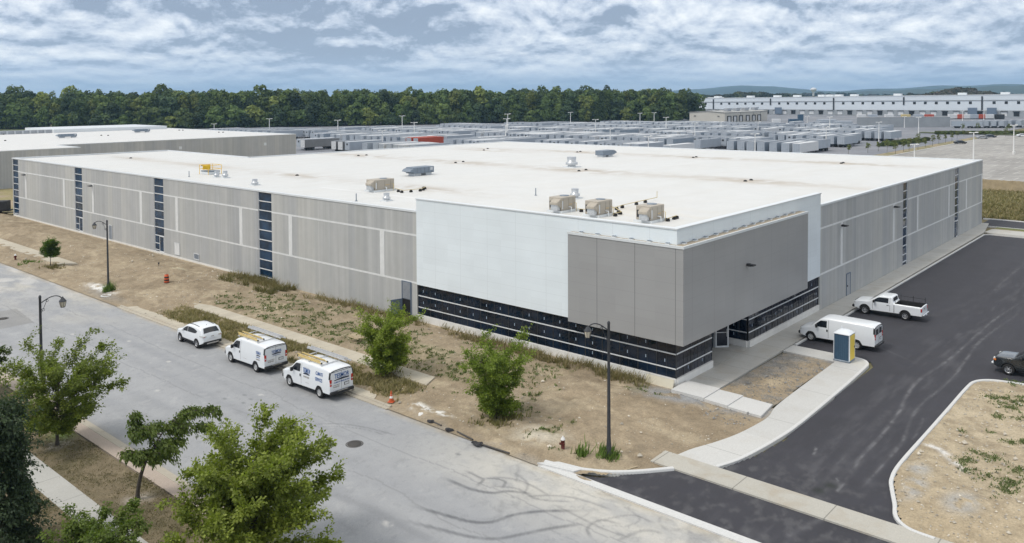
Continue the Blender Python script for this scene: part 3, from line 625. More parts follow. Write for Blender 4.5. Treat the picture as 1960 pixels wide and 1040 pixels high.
LX, LY, ZT = 92.3, 127.1, 9.83
def zroof(x, y): return -.42*np.clip(x/90., 0, 1)*np.clip(y/97., 0, 1) + 0*y
BY = [(25.97, 48.85), (51.45, 73.2), (75.8, 98.3), (101.0, 124.4)]
BX = [(25.97, 51.6), (53.35, 75.5), (77.7, 92.3)]
def wallbox(mb, a, x0, x1, z0, z1, d0, d1, m=0):
    """piece of facade: a = 1 the left wall (runs along y, faces -x), a = 0 the right wall (runs along x, faces -y)"""
    return mb.box(d0, d1, x0, x1, z0, z1, m) if a else mb.box(x0, x1, d0, d1, z0, z1, m)
for a, bays, mt in ((1, BY, 'precast_y'), (0, BX, 'precast_x')):
    for x0, x1 in bays: wallbox(MB(), a, x0, x1, -.1, 9.66, .0, .3).build('wall_panel', mt, B)
    for x0, x1 in bays:                                    # smooth pale bands cast into the ribbed panels
        for zc in (7.62, 3.37): wallbox(MB(), a, x0+.002, x1-.002, zc-.085, zc+.085, -.018, .0).build('band', 'band_concrete', B)
for y in (30.7, 45.4, 55.0, 69.8, 79.5, 94.6, 105.1, 121.0): wallbox(MB(), 1, y-.31, y+.31, 3.457, 7.533, -.016, .0).build('band', 'band_concrete', B)
for x in (31.6, 48.1, 57.5, 72.3, 82.06, 91.85): wallbox(MB(), 0, x-.3, x+.3, 3.457, 7.533, -.016, .0).build('band', 'band_concrete', B)
for x0, x1, a in ((49.6, 126.8, 1),): wallbox(MB(), a, x0, x1, -.1, .24, -.05, -.002).build('foundation', 'base_concrete', B)
# unseen sides, so that the building is whole
MB().box(0, 27.2, LY-.3, LY, -.1, 9.66).build('wall_panel', 'precast_x', B); MB().box(26.9, 27.2, 101, LY-.31, -.1, 9.6).build('wall_panel', 'precast_y', B)
MB().box(26.9, LX-2, 97.7, 98.0, -.1, 9.2).build('wall_panel', 'precast_x', B); MB().box(LX-.3, LX, .31, 98.0, -.1, 9.3).build('wall_panel', 'precast_y', B)
# roof: membrane stained round the drains
DR = [(13.4, 63.8), (13.5, 112.6), (41.9, 87.1), (43.6, 87.0), (41.1, 62.2), (43.3, 62.7), (72.5, 62.0), (74.0, 62.4), (41.4, 38.7), (43.3, 38.9), (72.7, 38.4), (74.1, 38.6), (42.6, 15.1), (44.2, 15.1), (74.8, 15.1), (75.9, 15.2), (66.5, 79.9), (70.6, 82.7), (13.8, 39.9), (13.6, 88.6)]
def roof_col(X, Y):
    C = np.ones(X.shape+(3,))*np.array((.615, .62, .61))
    C = blend(C, sst(.45, .65, fbm(X*.12, Y*.5, 200))*.35, (.585, .578, .55)); C = blend(C, sst(.55, .7, fbm(X*.9, Y*.25, 201))*.25, (.61, .60, .575))
    for dx, dy in DR:
        d = np.hypot((X-dx)/1.5, (Y-dy)/6.5); C = blend(C, np.exp(-d**1.2)*.95*sst(.25, .6, fbm(X*.7, Y*.7, 202)), (.40, .345, .28))
    for xc in (13.6, 42.5, 73.5):
        C = blend(C, np.exp(-((X-xc)/1.4)**2)*sst(.48, .68, fbm(X*.25, Y*.06, 203))*.5, (.50, .465, .41))
    C = blend(C, np.exp(-(((X-11)/6)**2+((Y-11)/8)**2))*sst(.42, .65, fbm(X*.6, Y*.6, 204))*.5, (.62, .58, .50))
    C = blend(C, ((np.abs(X-7.0) < .09)|(np.abs(X-6.1) < .05))*(Y < 50)*.6, (.74, .74, .74))
    seam = (np.abs(((Y+.7) % 3.0)-1.5) < .05)*.18; return blend(C, seam, (.56, .56, .55))
painted('membrane', rough=.55, fine=3., fvar=.035, bump=.05, mid=.4, mvar=.03, spec=.3)
def zr(x, y, base=9.64): return base + zroof(x, y)
o = terrain('roof', np.r_[np.arange(.28, 92.1, .4), 92.02], np.r_[np.arange(.25, 127, .3), 126.82], lambda X, Y: zr(X, Y), roof_col, 'membrane', lambda X, Y: ((X < 26.95) & (Y < 126.9)) | (Y < 97.75))
del o['kind']; o.parent = B
def cap(pts, w, z0, z1, name='parapet_cap', mat='white_metal', par=B):
    mb = MB()
    for (ax, ay), (bx, by) in zip(pts[:-1], pts[1:]):
        n = 12; 
        for i in range(n):
            x0, y0, x1, y1 = ax+(bx-ax)*i/n, ay+(by-ay)*i/n, ax+(bx-ax)*(i+1)/n, ay+(by-ay)*(i+1)/n
            t = Vector((x1-x0, y1-y0, 0)).normalized(); nn = Vector((-t.y, t.x, 0)); vs = []
            for (x, y) in ((x0, y0), (x1, y1)):
                for u in (-.06, w):
                    for z in (z0, z1): q = Vector((x, y, 0))+nn*u; vs.append((q.x, q.y, z+float(zroof(max(0, x), max(0, y)))))
            mb.add(vs, [(0, 1, 3, 2), (4, 6, 7, 5), (0, 4, 5, 1), (2, 3, 7, 6), (0, 2, 6, 4), (1, 5, 7, 3)])
    return mb.build(name, mat, par)
cap([(0, LY+.05), (0, 25.97)], .34, 9.662, 9.83)
cap([(25.97, 0), (LX, 0)], .34, 9.662, 9.83); cap([(LX, -.05), (LX, 98)], .34, 9.5, 9.80)
cap([(LX-.1, 98), (27.2, 98)], .34, 9.5, 9.80); cap([(27.2, 98), (27.2, LY)], .34, 9.5, 9.80); cap([(27.2, LY), (0, LY)], .34, 9.662, 9.83)
# white clad screen wall round the glazed corner
mb = MB(); mb.box(-.06, .36, -.06, 25.95, 3.27, 10.84); mb.build('white_cladding', 'white_clad_y', B)
mb = MB(); mb.box(.362, 25.95, -.06, .36, 3.27, 10.84); mb.build('white_cladding', 'white_clad_x', B)
mb = MB(); mb.box(-.12, .42, -.12, 26.0, 10.842, 10.93); mb.box(.422, 26.0, -.12, .42, 10.842, 10.93); mb.build('parapet_cap', 'white_metal', B)
# charcoal box hung in front of the corner
GX, GY, GL1, GL2 = -.62, -.86, 8.75, 20.9
mb = MB(); mb.box(GX, -.062, GY, GL1, 3.18, 9.70, 0); mb.build('charcoal_cladding', ['grey_clad_y'], B)
mb = MB(); mb.box(-.060, GL2, GY+.003, -.062, 3.182, 9.70, 0); mb.build('charcoal_cladding', ['grey_clad_x'], B)
mb = MB(); mb.prism([(GX-.05, GY-.05), (GL2+.05, GY-.05), (GL2+.05, -.064), (-.064, -.064), (-.064, GL1+.05), (GX-.05, GL1+.05)], 9.702, 9.80)
mb.box(GX-.05, GX+.07, GY-.05, GL1+.05, 9.802, 9.88); mb.box(GX+.072, GL2+.05, GY-.05, GY+.07, 9.802, 9.88); mb.build('box_cap', 'white_metal', B)
mb = MB(); mb.box(GX+.08, -.07, GY+.1, GL1, 9.802, 9.83); mb.box(-.06, GL2, GY+.08, -.07, 9.802, 9.832); mb.build('ledge', 'grit', B)
br = MB().box(-.16, .16, -.12, .14, 0, .07, 0).box(-.12, .12, -.06, .14, .072, .11, 1).build('bracket', ['white_metal', 'galv_dark'], B); br.location = (-.2, 7.8, 9.834)
br.rotation_euler = (0, 0, pi/2)
for k in range(5): c = br.copy(); COL.objects.link(c); c.location = (-.2, 6.35-1.45*k, 9.834)
for k in range(13): c = br.copy(); COL.objects.link(c); c.location = (.6+1.55*k, -.25, 9.834); c.rotation_euler = (0, 0, 0)
# glazed base: left run, right run with the recessed entrance
def curtain(a, x0, x1, d, pitch, z1=3.26, wins=True, seed=1, base=True, skip=()):
    """ribbon glazing in plane d with white transoms; each run is one window part"""
    rr = random.Random(seed)
    g = wallbox(MB(), a, x0, x1, .6, z1, d+.03, d+.08).build('window', 'curtain_glass' if a else 'side_glass', B)
    fr = MB()
    for zc, h in ((2.27, .04), (1.25, .036)): wallbox(fr, a, x0, x1, zc-h, zc+h, d-.01, d+.03)
    fr.build('transom', 'mullion', g)
    mu = MB(); n = max(1, round((x1-x0)/pitch)); st = MB()
    for i in range(n+1):
        x = x0+(x1-x0)*i/n
        wallbox(mu, a, x-.035, x+.035, .602, z1-.002, d+.012, d+.029)
        if i < n:
            xx = x+(x1-x0)/n*.5
            wallbox(mu, a, xx-.012, xx+.012, .602, z1-.002, d+.022, d+.029)
    for zl in (1.34, 2.36, .62):
        for i in range(n):
            if rr.random() < ((.85 if zl > 1 else .2) if a else .35):
                x = x0+(x1-x0)*(i+.5)/n+.09; wallbox(MB(), a, x, x+.06, zl+.26, zl+.47, d+.024, d+.0285).build('protective_tape', 'sticker', g)
    mu.build('mullion', 'dark_metal', g)
    wallbox(MB(), a, x0, x1, z1-.08, z1+.0, d+.0, d+.029).build('head_frame', 'dark_metal', g)
    if base: wallbox(MB(), a, x0-(.02 if a else 0), x1, -.1, .60, d-.10, d+.14).build('plinth', 'base_concrete', B)
    return g
curtain(1, .1, 25.95, .10, 1.52, seed=3)
curtain(0, .18, 5.3, .10, 1.0, seed=5); curtain(0, 11.4, 25.95, .10, 1.15, seed=8)
curtain(1, .24, 2.2, 11.32, 2.2, seed=9)                 # return wall of the recess
MB().box(5.29, 5.4, .24, 2.2, -.05, 3.2).build('return_wall', 'dark_metal', B)
g = MB().box(5.42, 11.3, 2.22, 2.27, .1, 3.2).build('window', 'curtain_glass', B)
fr = MB(); [fr.box(x-.04, x+.04, 2.15, 2.219, .1, 3.2) for x in (5.45, 6.4, 7.5, 8.6, 9.7, 10.7, 11.25)]; fr.box(5.42, 11.3, 2.16, 2.218, 2.2, 2.32); fr.build('mullion', 'mullion', g)
dr = MB().box(0, .95, -.02, .02, .1, 2.15).build('door', 'side_glass', B); dr.location = (9.72, 2.05, .1); dr.rotation_euler = (0, 0, radians(-42))
df = MB(); [df.box(*b) for b in ((-.05, .05, -.04, .04, 0, 2.35), (.93, 1.03, -.04, .04, 0, 2.35), (.051, .929, -.04, .04, 2.23, 2.35), (.051, .929, -.04, .04, 0, .12), (.051, .929, -.035, .035, 1.15, 1.2))]; df.build('door_frame', 'mullion', dr)
MB().box(.84, .88, -.10, -.05, .85, 1.45).build('handle', 'galv', dr)
MB().box(.15, 25.9, .15, 2.3, 3.28, 3.4).build('soffit', 'soffit', B)
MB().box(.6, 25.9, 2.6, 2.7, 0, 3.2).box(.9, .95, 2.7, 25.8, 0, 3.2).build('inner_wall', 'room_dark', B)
# tall window strips between the bays
def strip(a, x0, x1, door=None, mat='strip_glass', z1=9.62):
    g = wallbox(MB(), a, x0, x1, .25 if a else .05, z1, .10, .16).build('window_strip', mat, B)
    fr = MB(); zs = [.44, 1.28, 2.30, 3.37, 4.45, 5.52, 6.60, 7.66, 8.66]
    for z in zs:
        if door and z < 2.2: wallbox(fr, a, door[1] if door[0] > x0+.1 else x0+.04, x1-.04 if door[0] > x0+.1 and False else (x1-.04 if door[0] < x0+.2 else door[0]), z-.04, z+.04, .05, .099)
        else: wallbox(fr, a, x0+.04, x1-.04, z-.045, z+.045, .04, .099)
    wallbox(fr, a, x0, x0+.05, .1, z1, .03, .101); wallbox(fr, a, x1-.05, x1, .1, z1, .03, .101)
    fr.build('frame', 'mullion', g)
    wallbox(MB(), a, x0, x1, z1+.002, 9.66, .02, .3).build('head', 'white_metal', g)
    if door:
        d = MB(); wallbox(d, a, door[0], door[1], .25 if a else .05, 2.25, .045, .095, 0); dd = d.build('door', mat, B)
        f = MB(); x, y = door; zb = .25 if a else .05
        wallbox(f, a, x, x+.09, zb, 2.3, .02, .044); wallbox(f, a, y-.09, y, zb, 2.3, .02, .044); wallbox(f, a, x+.091, y-.091, 2.2, 2.3, .02, .044); wallbox(f, a, x+.091, y-.091, zb, zb+.13, .02, .044)
        f.build('door_frame', 'mullion', dd)
    wallbox(MB(), a, x0, x1, -.1, .25 if a else .05, .02, .3).build('sill', 'base_concrete', B)
    return g
strip(1, 48.85, 51.45); strip(1, 73.2, 75.8, (73.3, 74.5)); strip(1, 98.3, 101.0, (98.4, 99.6)); strip(1, 124.4, 127.1)
strip(0, 51.6, 53.35); strip(0, 75.5, 77.7, (76.4, 77.5))
# doors, louvres and hatches in the walls
d = MB().box(-.05, -.02, 26.75, 27.95, .02, 1.72).build('doorway', 'black', B)
lv = MB(); [lv.box(-.07, -.03, 26.85, 27.85, 1.80+.1*k, 1.855+.1*k) for k in range(15)]; lv.build('louvre', 'louvre_grey', d)
MB().box(-.06, -.001, 26.7, 26.8, 0, 3.35).box(-.06, -.001, 27.9, 28.0, 0, 3.35).box(-.06, -.001, 26.8, 27.9, 3.28, 3.35).box(-.02, -.001, 26.8, 27.9, 1.74, 3.28).build('door_frame', 'steel_blue', d)
dl = MB().box(0, 1.08, -.025, .025, .04, 1.72, bev=.01).build('door', 'steel_blue', B); dl.location = (-.06, 27.95, 0); dl.rotation_euler = (0, 0, radians(163))
MB().box(.95, 1.02, -.07, .07, .85, .92).build('handle', 'galv', dl)
for y0, y1, z0, z1, nm, n in ((88.35, 89.35, .15, 2.2, 'louvre_door', 14), (69.2, 70.4, .5, 1.87, 'hatch', 0), (64.4, 65.6, .5, 1.15, 'wall_vent', 5)):
    h = MB().box(-.04, -.001, y0, y1, z0, z1, bev=.01).build(nm, 'louvre_grey' if n else 'band_concrete', B)
    f = MB(); [f.box(-.06, -.041, *b) for b in ((y0-.06, y1+.06, z1-.02, z1+.06), (y0-.06, y1+.06, z0-.06, z0+.02), (y0-.06, y0+.04, z0+.02, z1-.02), (y1-.04, y1+.06, z0+.02, z1-.02))]; f.build('frame', 'white_metal', h)
    if n: lv = MB(); [lv.box(-.06, -.042, y0+.06, y1-.06, z0+.1+(z1-z0-.15)*k/n, z0+.14+(z1-z0-.15)*k/n) for k in range(n)]; lv.build('slat', 'steel_blue', h)
d = MB().box(33.05, 34.05, -.03, -.001, .12, 2.2).build('door', 'louvre_grey', B)
MB().box(32.95, 33.05, -.05, -.001, .11, 2.3).box(34.05, 34.15, -.05, -.001, .11, 2.3).box(33.05, 34.05, -.05, -.001, 2.2, 2.3).build('door_frame', 'steel_blue', d); MB().box(33.15, 33.22, -.10, -.03, 1.0, 1.12).build('handle', 'dark_metal', d)
def wall_lamp(loc, rz):
    l = MB().box(-.16, .16, -.30, 0, -.05, .16, bev=.05).add([(-.16, -.30, -.05), (.16, -.30, -.05), (.22, -.62, .02), (-.22, -.62, .02), (-.16, -.30, .13), (.16, -.30, .13), (.22, -.62, .10), (-.22, -.62, .10)], [(0, 3, 2, 1), (4, 5, 6, 7), (0, 1, 5, 4), (1, 2, 6, 5), (2, 3, 7, 6), (3, 0, 4, 7)]).build('wall_lamp', 'dark_metal', B)
    l.location = loc; l.rotation_euler = (0, 0, rz); return l
wall_lamp((31.5, -.02, 7.2), 0); wall_lamp((48.1, -.02, 7.25), 0); wall_lamp((9.0, GY, 7.1), 0); wall_lamp((-.02, 121.0, 7.25), -pi/2); wall_lamp((-.02, 94.7, 7.25), -pi/2)

# ------------------------------------------------------------ things standing on the roof
def rtu(x, y, lx, ly, h, label):
    z = float(zr(x+1, y)); r = empty('rooftop_unit', (x, y, z), 0, label, 'rooftop unit', 'tan air handling units on the roof')
    MB().box(-.15, lx+.15, -.15, ly+.15, 0, .2).build('kerb', 'white_metal', r)
    MB().box(0, lx, 0, ly, .2, h+.2, bev=.03).build('casing', 'tan_metal', r)
    hd = MB(); hd.add([(-.55, .06, .75), (-.55, ly*.62, .75), (-.55, .06, .95), (-.55, ly*.62, .95), (-.002, .06, .42), (-.002, ly*.62, .42), (-.002, .06, 1.25), (-.002, ly*.62, 1.25)], [(0, 2, 3, 1), (2, 6, 7, 3), (0, 4, 6, 2), (1, 3, 7, 5)]); hd.build('intake_hood', 'tan_metal', r)
    mb = MB(); mb.box(-.45, -.1, .1, ly*.6, .25, .72, 0); mb.box(-.005, 0, ly*.68, ly*.95, .4, 1.0, 1); mb.build('intake_filter', ['galv', 'dark_metal'], r)
    fx, fy = lx*.68, ly*.55; MB().lathe([(.42, h+.20), (.42, h+.25), (.36, h+.255)], 20, 0, (fx, fy, 0)).build('fan_grille', 'galv_dark', r)
    [MB().box(lx*u-.008, lx*u+.008, -.006, -.001, .3, h+.1).build('panel_seam', 'dark_metal', r) for u in (.12, .5, .8)]; MB().box(.1, .2, -.03, -.001, .35, h-.1).build('access_panel', 'white_metal', r); MB().box(lx*.52, lx*.75, -.012, -.001, .62, .72).build('nameplate', 'wood', r)
    t = MB(); t.tube([(lx*.88, -.25, -.2), (lx*.88, -.25, .75), (lx*.88, -.02, .75)], .03, 6, 0); t.tube([(lx*.5, -.3, 0), (lx*.5, -.3, .45), (lx*.5, 0, .45)], .05, 6, 1); t.build('pipe', ['pipe_yellow', 'white_metal'], r)
    return r
rtu(7.9, 15.9, 2.1, 1.4, 1.15, 'tan rooftop unit farthest left of the row of three above the white cladding')
rtu(7.8, 11.9, 2.1, 1.4, 1.15, 'tan rooftop unit in the middle of the row of three above the white cladding')
rtu(7.9, 6.85, 2.1, 1.4, 1.15, 'tan rooftop unit of the row of three closest to the charcoal box')
rtu(7.7, 41.0, 2.7, 1.5, 1.1, 'tan rooftop unit standing alone left of the white clad screen wall')
def ahu(x, y, z, L, label, flip=False):
    r = empty('air_handler', (x, y, z), pi if flip else 0, label, 'air handler', 'slate blue air handlers on the roofs')
    MB().box(.2, 1.4, .3, 1.5, -.02, .4).box(L-1.2, L-.2, .3, 1.5, -.02, .4).build('stand', 'white_metal', r)
    mb = MB().box(0, L, 0, 1.8, .4, 1.42, bev=.02); [mb.box(u-.012, u+.012, -.01, -.001, .42, 1.4, 1) for u in np.linspace(.5, L-.4, 5)]; mb.build('casing', ['galv_dark', 'black'], r)
    MB().add([(-.0, 0, 1.3), (0, 1.8, 1.3), (-.45, 0, 1.15), (-.45, 1.8, 1.15), (-.75, 0, .8), (-.75, 1.8, .8), (0, 0, .55), (0, 1.8, .55)], [(0, 2, 3, 1), (2, 4, 5, 3), (0, 6, 4, 2), (1, 3, 5, 7), (4, 6, 7, 5)]).build('intake_hood', 'galv_dark', r)
    MB().box(L-.7, L-.25, -.012, -.002, .8, 1.3).build('access_panel', 'galv', r)
    r.scale = (1, .9, .78); return r
ahu(22.4, 51.0, float(zr(24, 52)), 3.5, 'slate blue air handler with a pointed hood in the middle of the white roof')
ahu(68.0, 52.4, float(zr(66, 52)), 3.4, 'slate blue air handler farther back on the white roof, hood turned right', True)
def vent(x, y, r0, h, label, name='roof_vent'):
    z = float(zr(x, y)); r = empty(name, (x, y, z), 0, label, 'roof vent', 'mushroom vents on the white roof')
    MB().box(-r0*1.3, r0*1.3, -r0*1.3, r0*1.3, -.02, .12).build('flashing', 'white_metal', r)
    MB().lathe([(r0*.75, .1), (r0*.75, h*.25)], 14, 0).build('duct', 'galv', r)
    MB().lathe([(r0*1.15, h*.25), (r0*1.2, h*.42), (r0*1.05, h*.5), (r0*.8, h*.55), (r0*.9, h*.92), (r0*.86, h)], 16, 0).build('cowl', 'galv', r); return r
vent(46.0, 43.4, .75, 1.5, 'large galvanised vent beside the far air handler'); vent(17.0, 21.2, .42, 1.0, 'small galvanised vent behind the leftmost unit of the row of three')
vent(3.7, 34.4, .33, .8, 'small galvanised vent in front of the lone tan unit'); vent(3.4, 57.6, .36, .72, 'small galvanised vent near the roof edge above the wide window strip')
vent(5.5, 70.0, .30, .8, 'left of two galvanised vents beside the yellow hatch rail'); vent(5.8, 68.4, .32, .9, 'right of two galvanised vents beside the yellow hatch rail')
hr = empty('roof_hatch', (6.6, 74.0, float(zr(7, 75))), 0, 'roof hatch with a yellow safety rail by the two small vents', 'roof hatch')
MB().box(0, 1.6, 0, 2.0, 0, .35, bev=.03).build('kerb', 'white_metal', hr); MB().box(-.05, 1.65, -.05, 2.05, .352, .47, bev=.04).build('lid', 'galv_dark', hr)
rl = MB(); c = [(-.15, -.15), (1.75, -.15), (1.75, 2.15), (-.15, 2.15)]
for i in range(4):
    (ax, ay), (bx, by) = c[i], c[(i+1) % 4]; rl.tube([(ax, ay, 0), (ax, ay, 1.25)], .035, 6)
    for z in (.7, 1.23): rl.tube([(ax, ay, z), (bx, by, z)], .03, 6)
rl.box(.2, 1.3, 1.9, 1.95, .55, 1.2); rl.build('rail', 'yellow', hr)
for i, (x, y) in enumerate(DR):
    tag(MB().lathe([(.24, 0), (.24, .05), (.14, .16), (.02, .18)], 10, 0).build('roof_drain', 'black', None, (x, y, float(zr(x, y)))), ORD('black roof drain with a brown stain on the white roof, %s from the left', x, y, [proj(*q, 9.6)[0] for q in DR]), 'roof drain', 'roof drains on the white roof')
gp = MB(); z = 9.90
for L in ([(9.5, 15.3), (9.9, 13.7), (12.2, 13.2), (13.9, 13.6), (16.5, 13.8), (20.9, 14.1)], [(9.3, 11.3), (10.4, 11.3), (12.2, 13.1)], [(9.6, 6.3), (11.4, 6.5)], [(9.9, 40.3), (9.3, 38.2), (11.6, 37.9), (13.2, 39.0)]):
    if len(L) == 6: L = [(x, y, z) for x, y in L] + [(20.9, 14.1, 10.5)]
    else: L = [(x, y, z) for x, y in L]
    tag(MB().tube(L, .03, 6).build('gas_pipe', 'pipe_yellow'), {7: 'long thin yellow gas pipe ending in a riser right of the tan row of units', 3: 'short yellow gas pipe behind the middle tan unit', 2: 'short yellow gas pipe right of the tan unit nearest the charcoal box', 4: 'yellow gas pipe running right from the lone tan unit'}[len(L)], 'pipe')
PB = ((9.6, 15.0), (10.3, 13.6), (9.3, 11.2), (12.7, 13.35), (14.0, 13.6), (10.5, 11.5), (11.0, 12.0), (16.7, 13.8), (18.5, 13.95), (9.7, 6.35), (10.9, 6.45), (11.4, 6.5), (9.5, 39.3), (9.2, 38.4), (10.2, 38.05), (11.4, 37.9), (13.1, 39.0), (12.2, 38.3))
for x, y in PB:
    tag(MB().box(-.16, .16, -.14, .14, 0, .17, 0, bev=.04).box(-.05, .05, -.16, .16, .172, .25, 0).build('pipe_block', 'black', None, (x, y, float(zr(x, y)))), ORD('small black block under a yellow gas pipe on the roof, %s from the left', x, y, [proj(*q, 9.7)[0] for q in PB], 9.7), 'pipe block', 'rubber blocks under the gas pipe')
for x, y, s in ((1.7, 36.6, 'in front of the lone tan unit'), (3.5, 73.3, 'near the yellow hatch rail'), (16.4, 25.8, 'behind the leftmost unit of the row of three')):
    tag(MB().lathe([(.05, 0), (.05, .75), (.04, .76)], 8, 0).lathe([(.14, 0), (.12, .06)], 8, 0).build('vent_pipe', 'galv_dark', None, (x, y, float(zr(x, y)))), 'thin grey vent pipe on the roof ' + s, 'vent pipe')

# ------------------------------------------------------------ the older warehouse behind on the left
B2 = empty('warehouse', (28, 185, 0), 0, 'low warehouse with white roof and plain grey walls behind the long one at left', 'warehouse')
def rel(o, dx=-28, dy=-185): o.location = (dx, dy, 0); return o
P2 = [(-60, 171), (28, 171), (28, 185), (95.5, 185), (95.5, 290), (-60, 290)]
rel(MB().prism(P2, -.1, 8.35).build('wall', 'precast_x', B2)); ro = MB().prism([(x, y) for x, y in P2], 8.352, 8.40).build('roof', 'membrane', B2); rel(ro)
a = ro.data.attributes.new('col', 'FLOAT_COLOR', 'POINT'); a.data.foreach_set('color', np.tile((.615, .615, .605, 1), len(ro.data.vertices)).astype(np.float32))
mb = MB()
for (ax, ay), (bx, by) in zip(P2, P2[1:]+P2[:1]):
    t = Vector((bx-ax, by-ay, 0)).normalized(); n = Vector((-t.y, t.x, 0)); e = .2
    A, Bv = Vector((ax, ay, 0))-t*.0, Vector((bx, by, 0)); vs = [(*(p+n*u).xy, z) for p in (A-t*.05, Bv-t*.3) for u in (-.05, .25) for z in (8.402, 8.56)]
    mb.add(vs, [(0, 1, 3, 2), (4, 6, 7, 5), (0, 4, 5, 1), (2, 3, 7, 6), (0, 2, 6, 4), (1, 5, 7, 3)])
rel(mb.build('parapet_cap', 'white_metal', B2)); rel(MB().box(55, 93, 262, 288, 8.41, 9.5).build('raised_roof', 'white_metal', B2))
mb = MB(); [mb.box(x, x+.5, 261.6, 261.9, 8.41, 9.4) for x in np.arange(8, 54, 2.2)]; mb.box(6, 54.5, 261.95, 262.2, 8.41, 9.5, 1); rel(mb.build('clerestory', ['galv', 'louvre_grey'], B2))
for x, z in ((58.6, 5.8), (84.5, 5.6)): rel(MB().box(x, x+.8, 184.93, 184.999, z, z+.8).build('wall_vent', 'white_metal', B2))
rel(MB().box(16.2, 17.2, 170.93, 170.999, 5.9, 6.8).build('wall_vent', 'white_metal', B2))
ahu(42.5, 222.7, 8.40, 4.6, 'slate blue air handler nearer the viewer on the roof of the older warehouse'); ahu(72.0, 240.0, 8.40, 4.6, 'slate blue air handler near the raised roof of the older warehouse')
D2 = [G(px, py, 8.4) for px, py in ((16, 246), (69, 249), (7, 258), (10, 270), (194, 260), (207, 260), (211, 243), (219, 243), (343, 250), (350, 250), (419, 254), (427, 254), (105, 243))]
for x, y in D2:
    tag(MB().lathe([(.3, 0), (.3, .08), (.16, .25), (.0, .28)], 8, 0).build('roof_drain', 'black', None, (x, y, 8.40)), ORD('black roof drain on the roof of the low warehouse behind, %s from the left', x, y, [proj(*q, 8.4)[0] for q in D2], 8.4), 'roof drain', 'roof drains of the older warehouse')
# ============================================================ VEHICLES
M('car_white', (.74, .77, .80), .3, var=.015, scale=1.5, coat=.6); M('car_white2', (.70, .73, .76), .35, var=.03, scale=2., coat=.4); M('car_black', (.018, .022, .026), .22, var=.1, coat=.8)
M('car_glass', (.012, .016, .022), .06, spec=.6, var=.3, scale=1.); M('tyre', (.018, .018, .019), .85, var=.2); M('rim_silver', (.45, .46, .48), .35, metal=.7, var=.1); M('rim_steel', (.52, .53, .54), .45, metal=.3, var=.1)
M('trim_black', (.022, .023, .025), .6, var=.15); M('chrome', (.6, .62, .64), .22, metal=.9, var=.08); M('lamp_red', (.42, .02, .015), .25, var=.1); M('lamp_clear', (.55, .56, .55), .15, var=.1); M('lamp_amber', (.7, .2, .02), .25)
M('blue_text', (.03, .11, .33), .5, var=.02); M('navy_text', (.02, .03, .06), .5, var=.02); M('grey_text', (.28, .25, .22), .6); M('plate_white', (.65, .67, .70), .5); M('underbody', (.01, .01, .011), .9)
M('ladder_yellow', (.62, .48, .20), .5, var=.12, scale=6); M('aluminium', (.60, .61, .63), .35, metal=.45, var=.08); M('fibre_blue', (.04, .085, .14), .5, var=.1); M('toilet_yellow', (.80, .60, .10), .5, var=.05); M('toilet_white', (.70, .74, .78), .5, var=.04)
M('silver_paint', (.40, .41, .42), .3, metal=.4, var=.04, coat=.5); M('navy_paint', (.02, .03, .05), .25, coat=.7, var=.1)
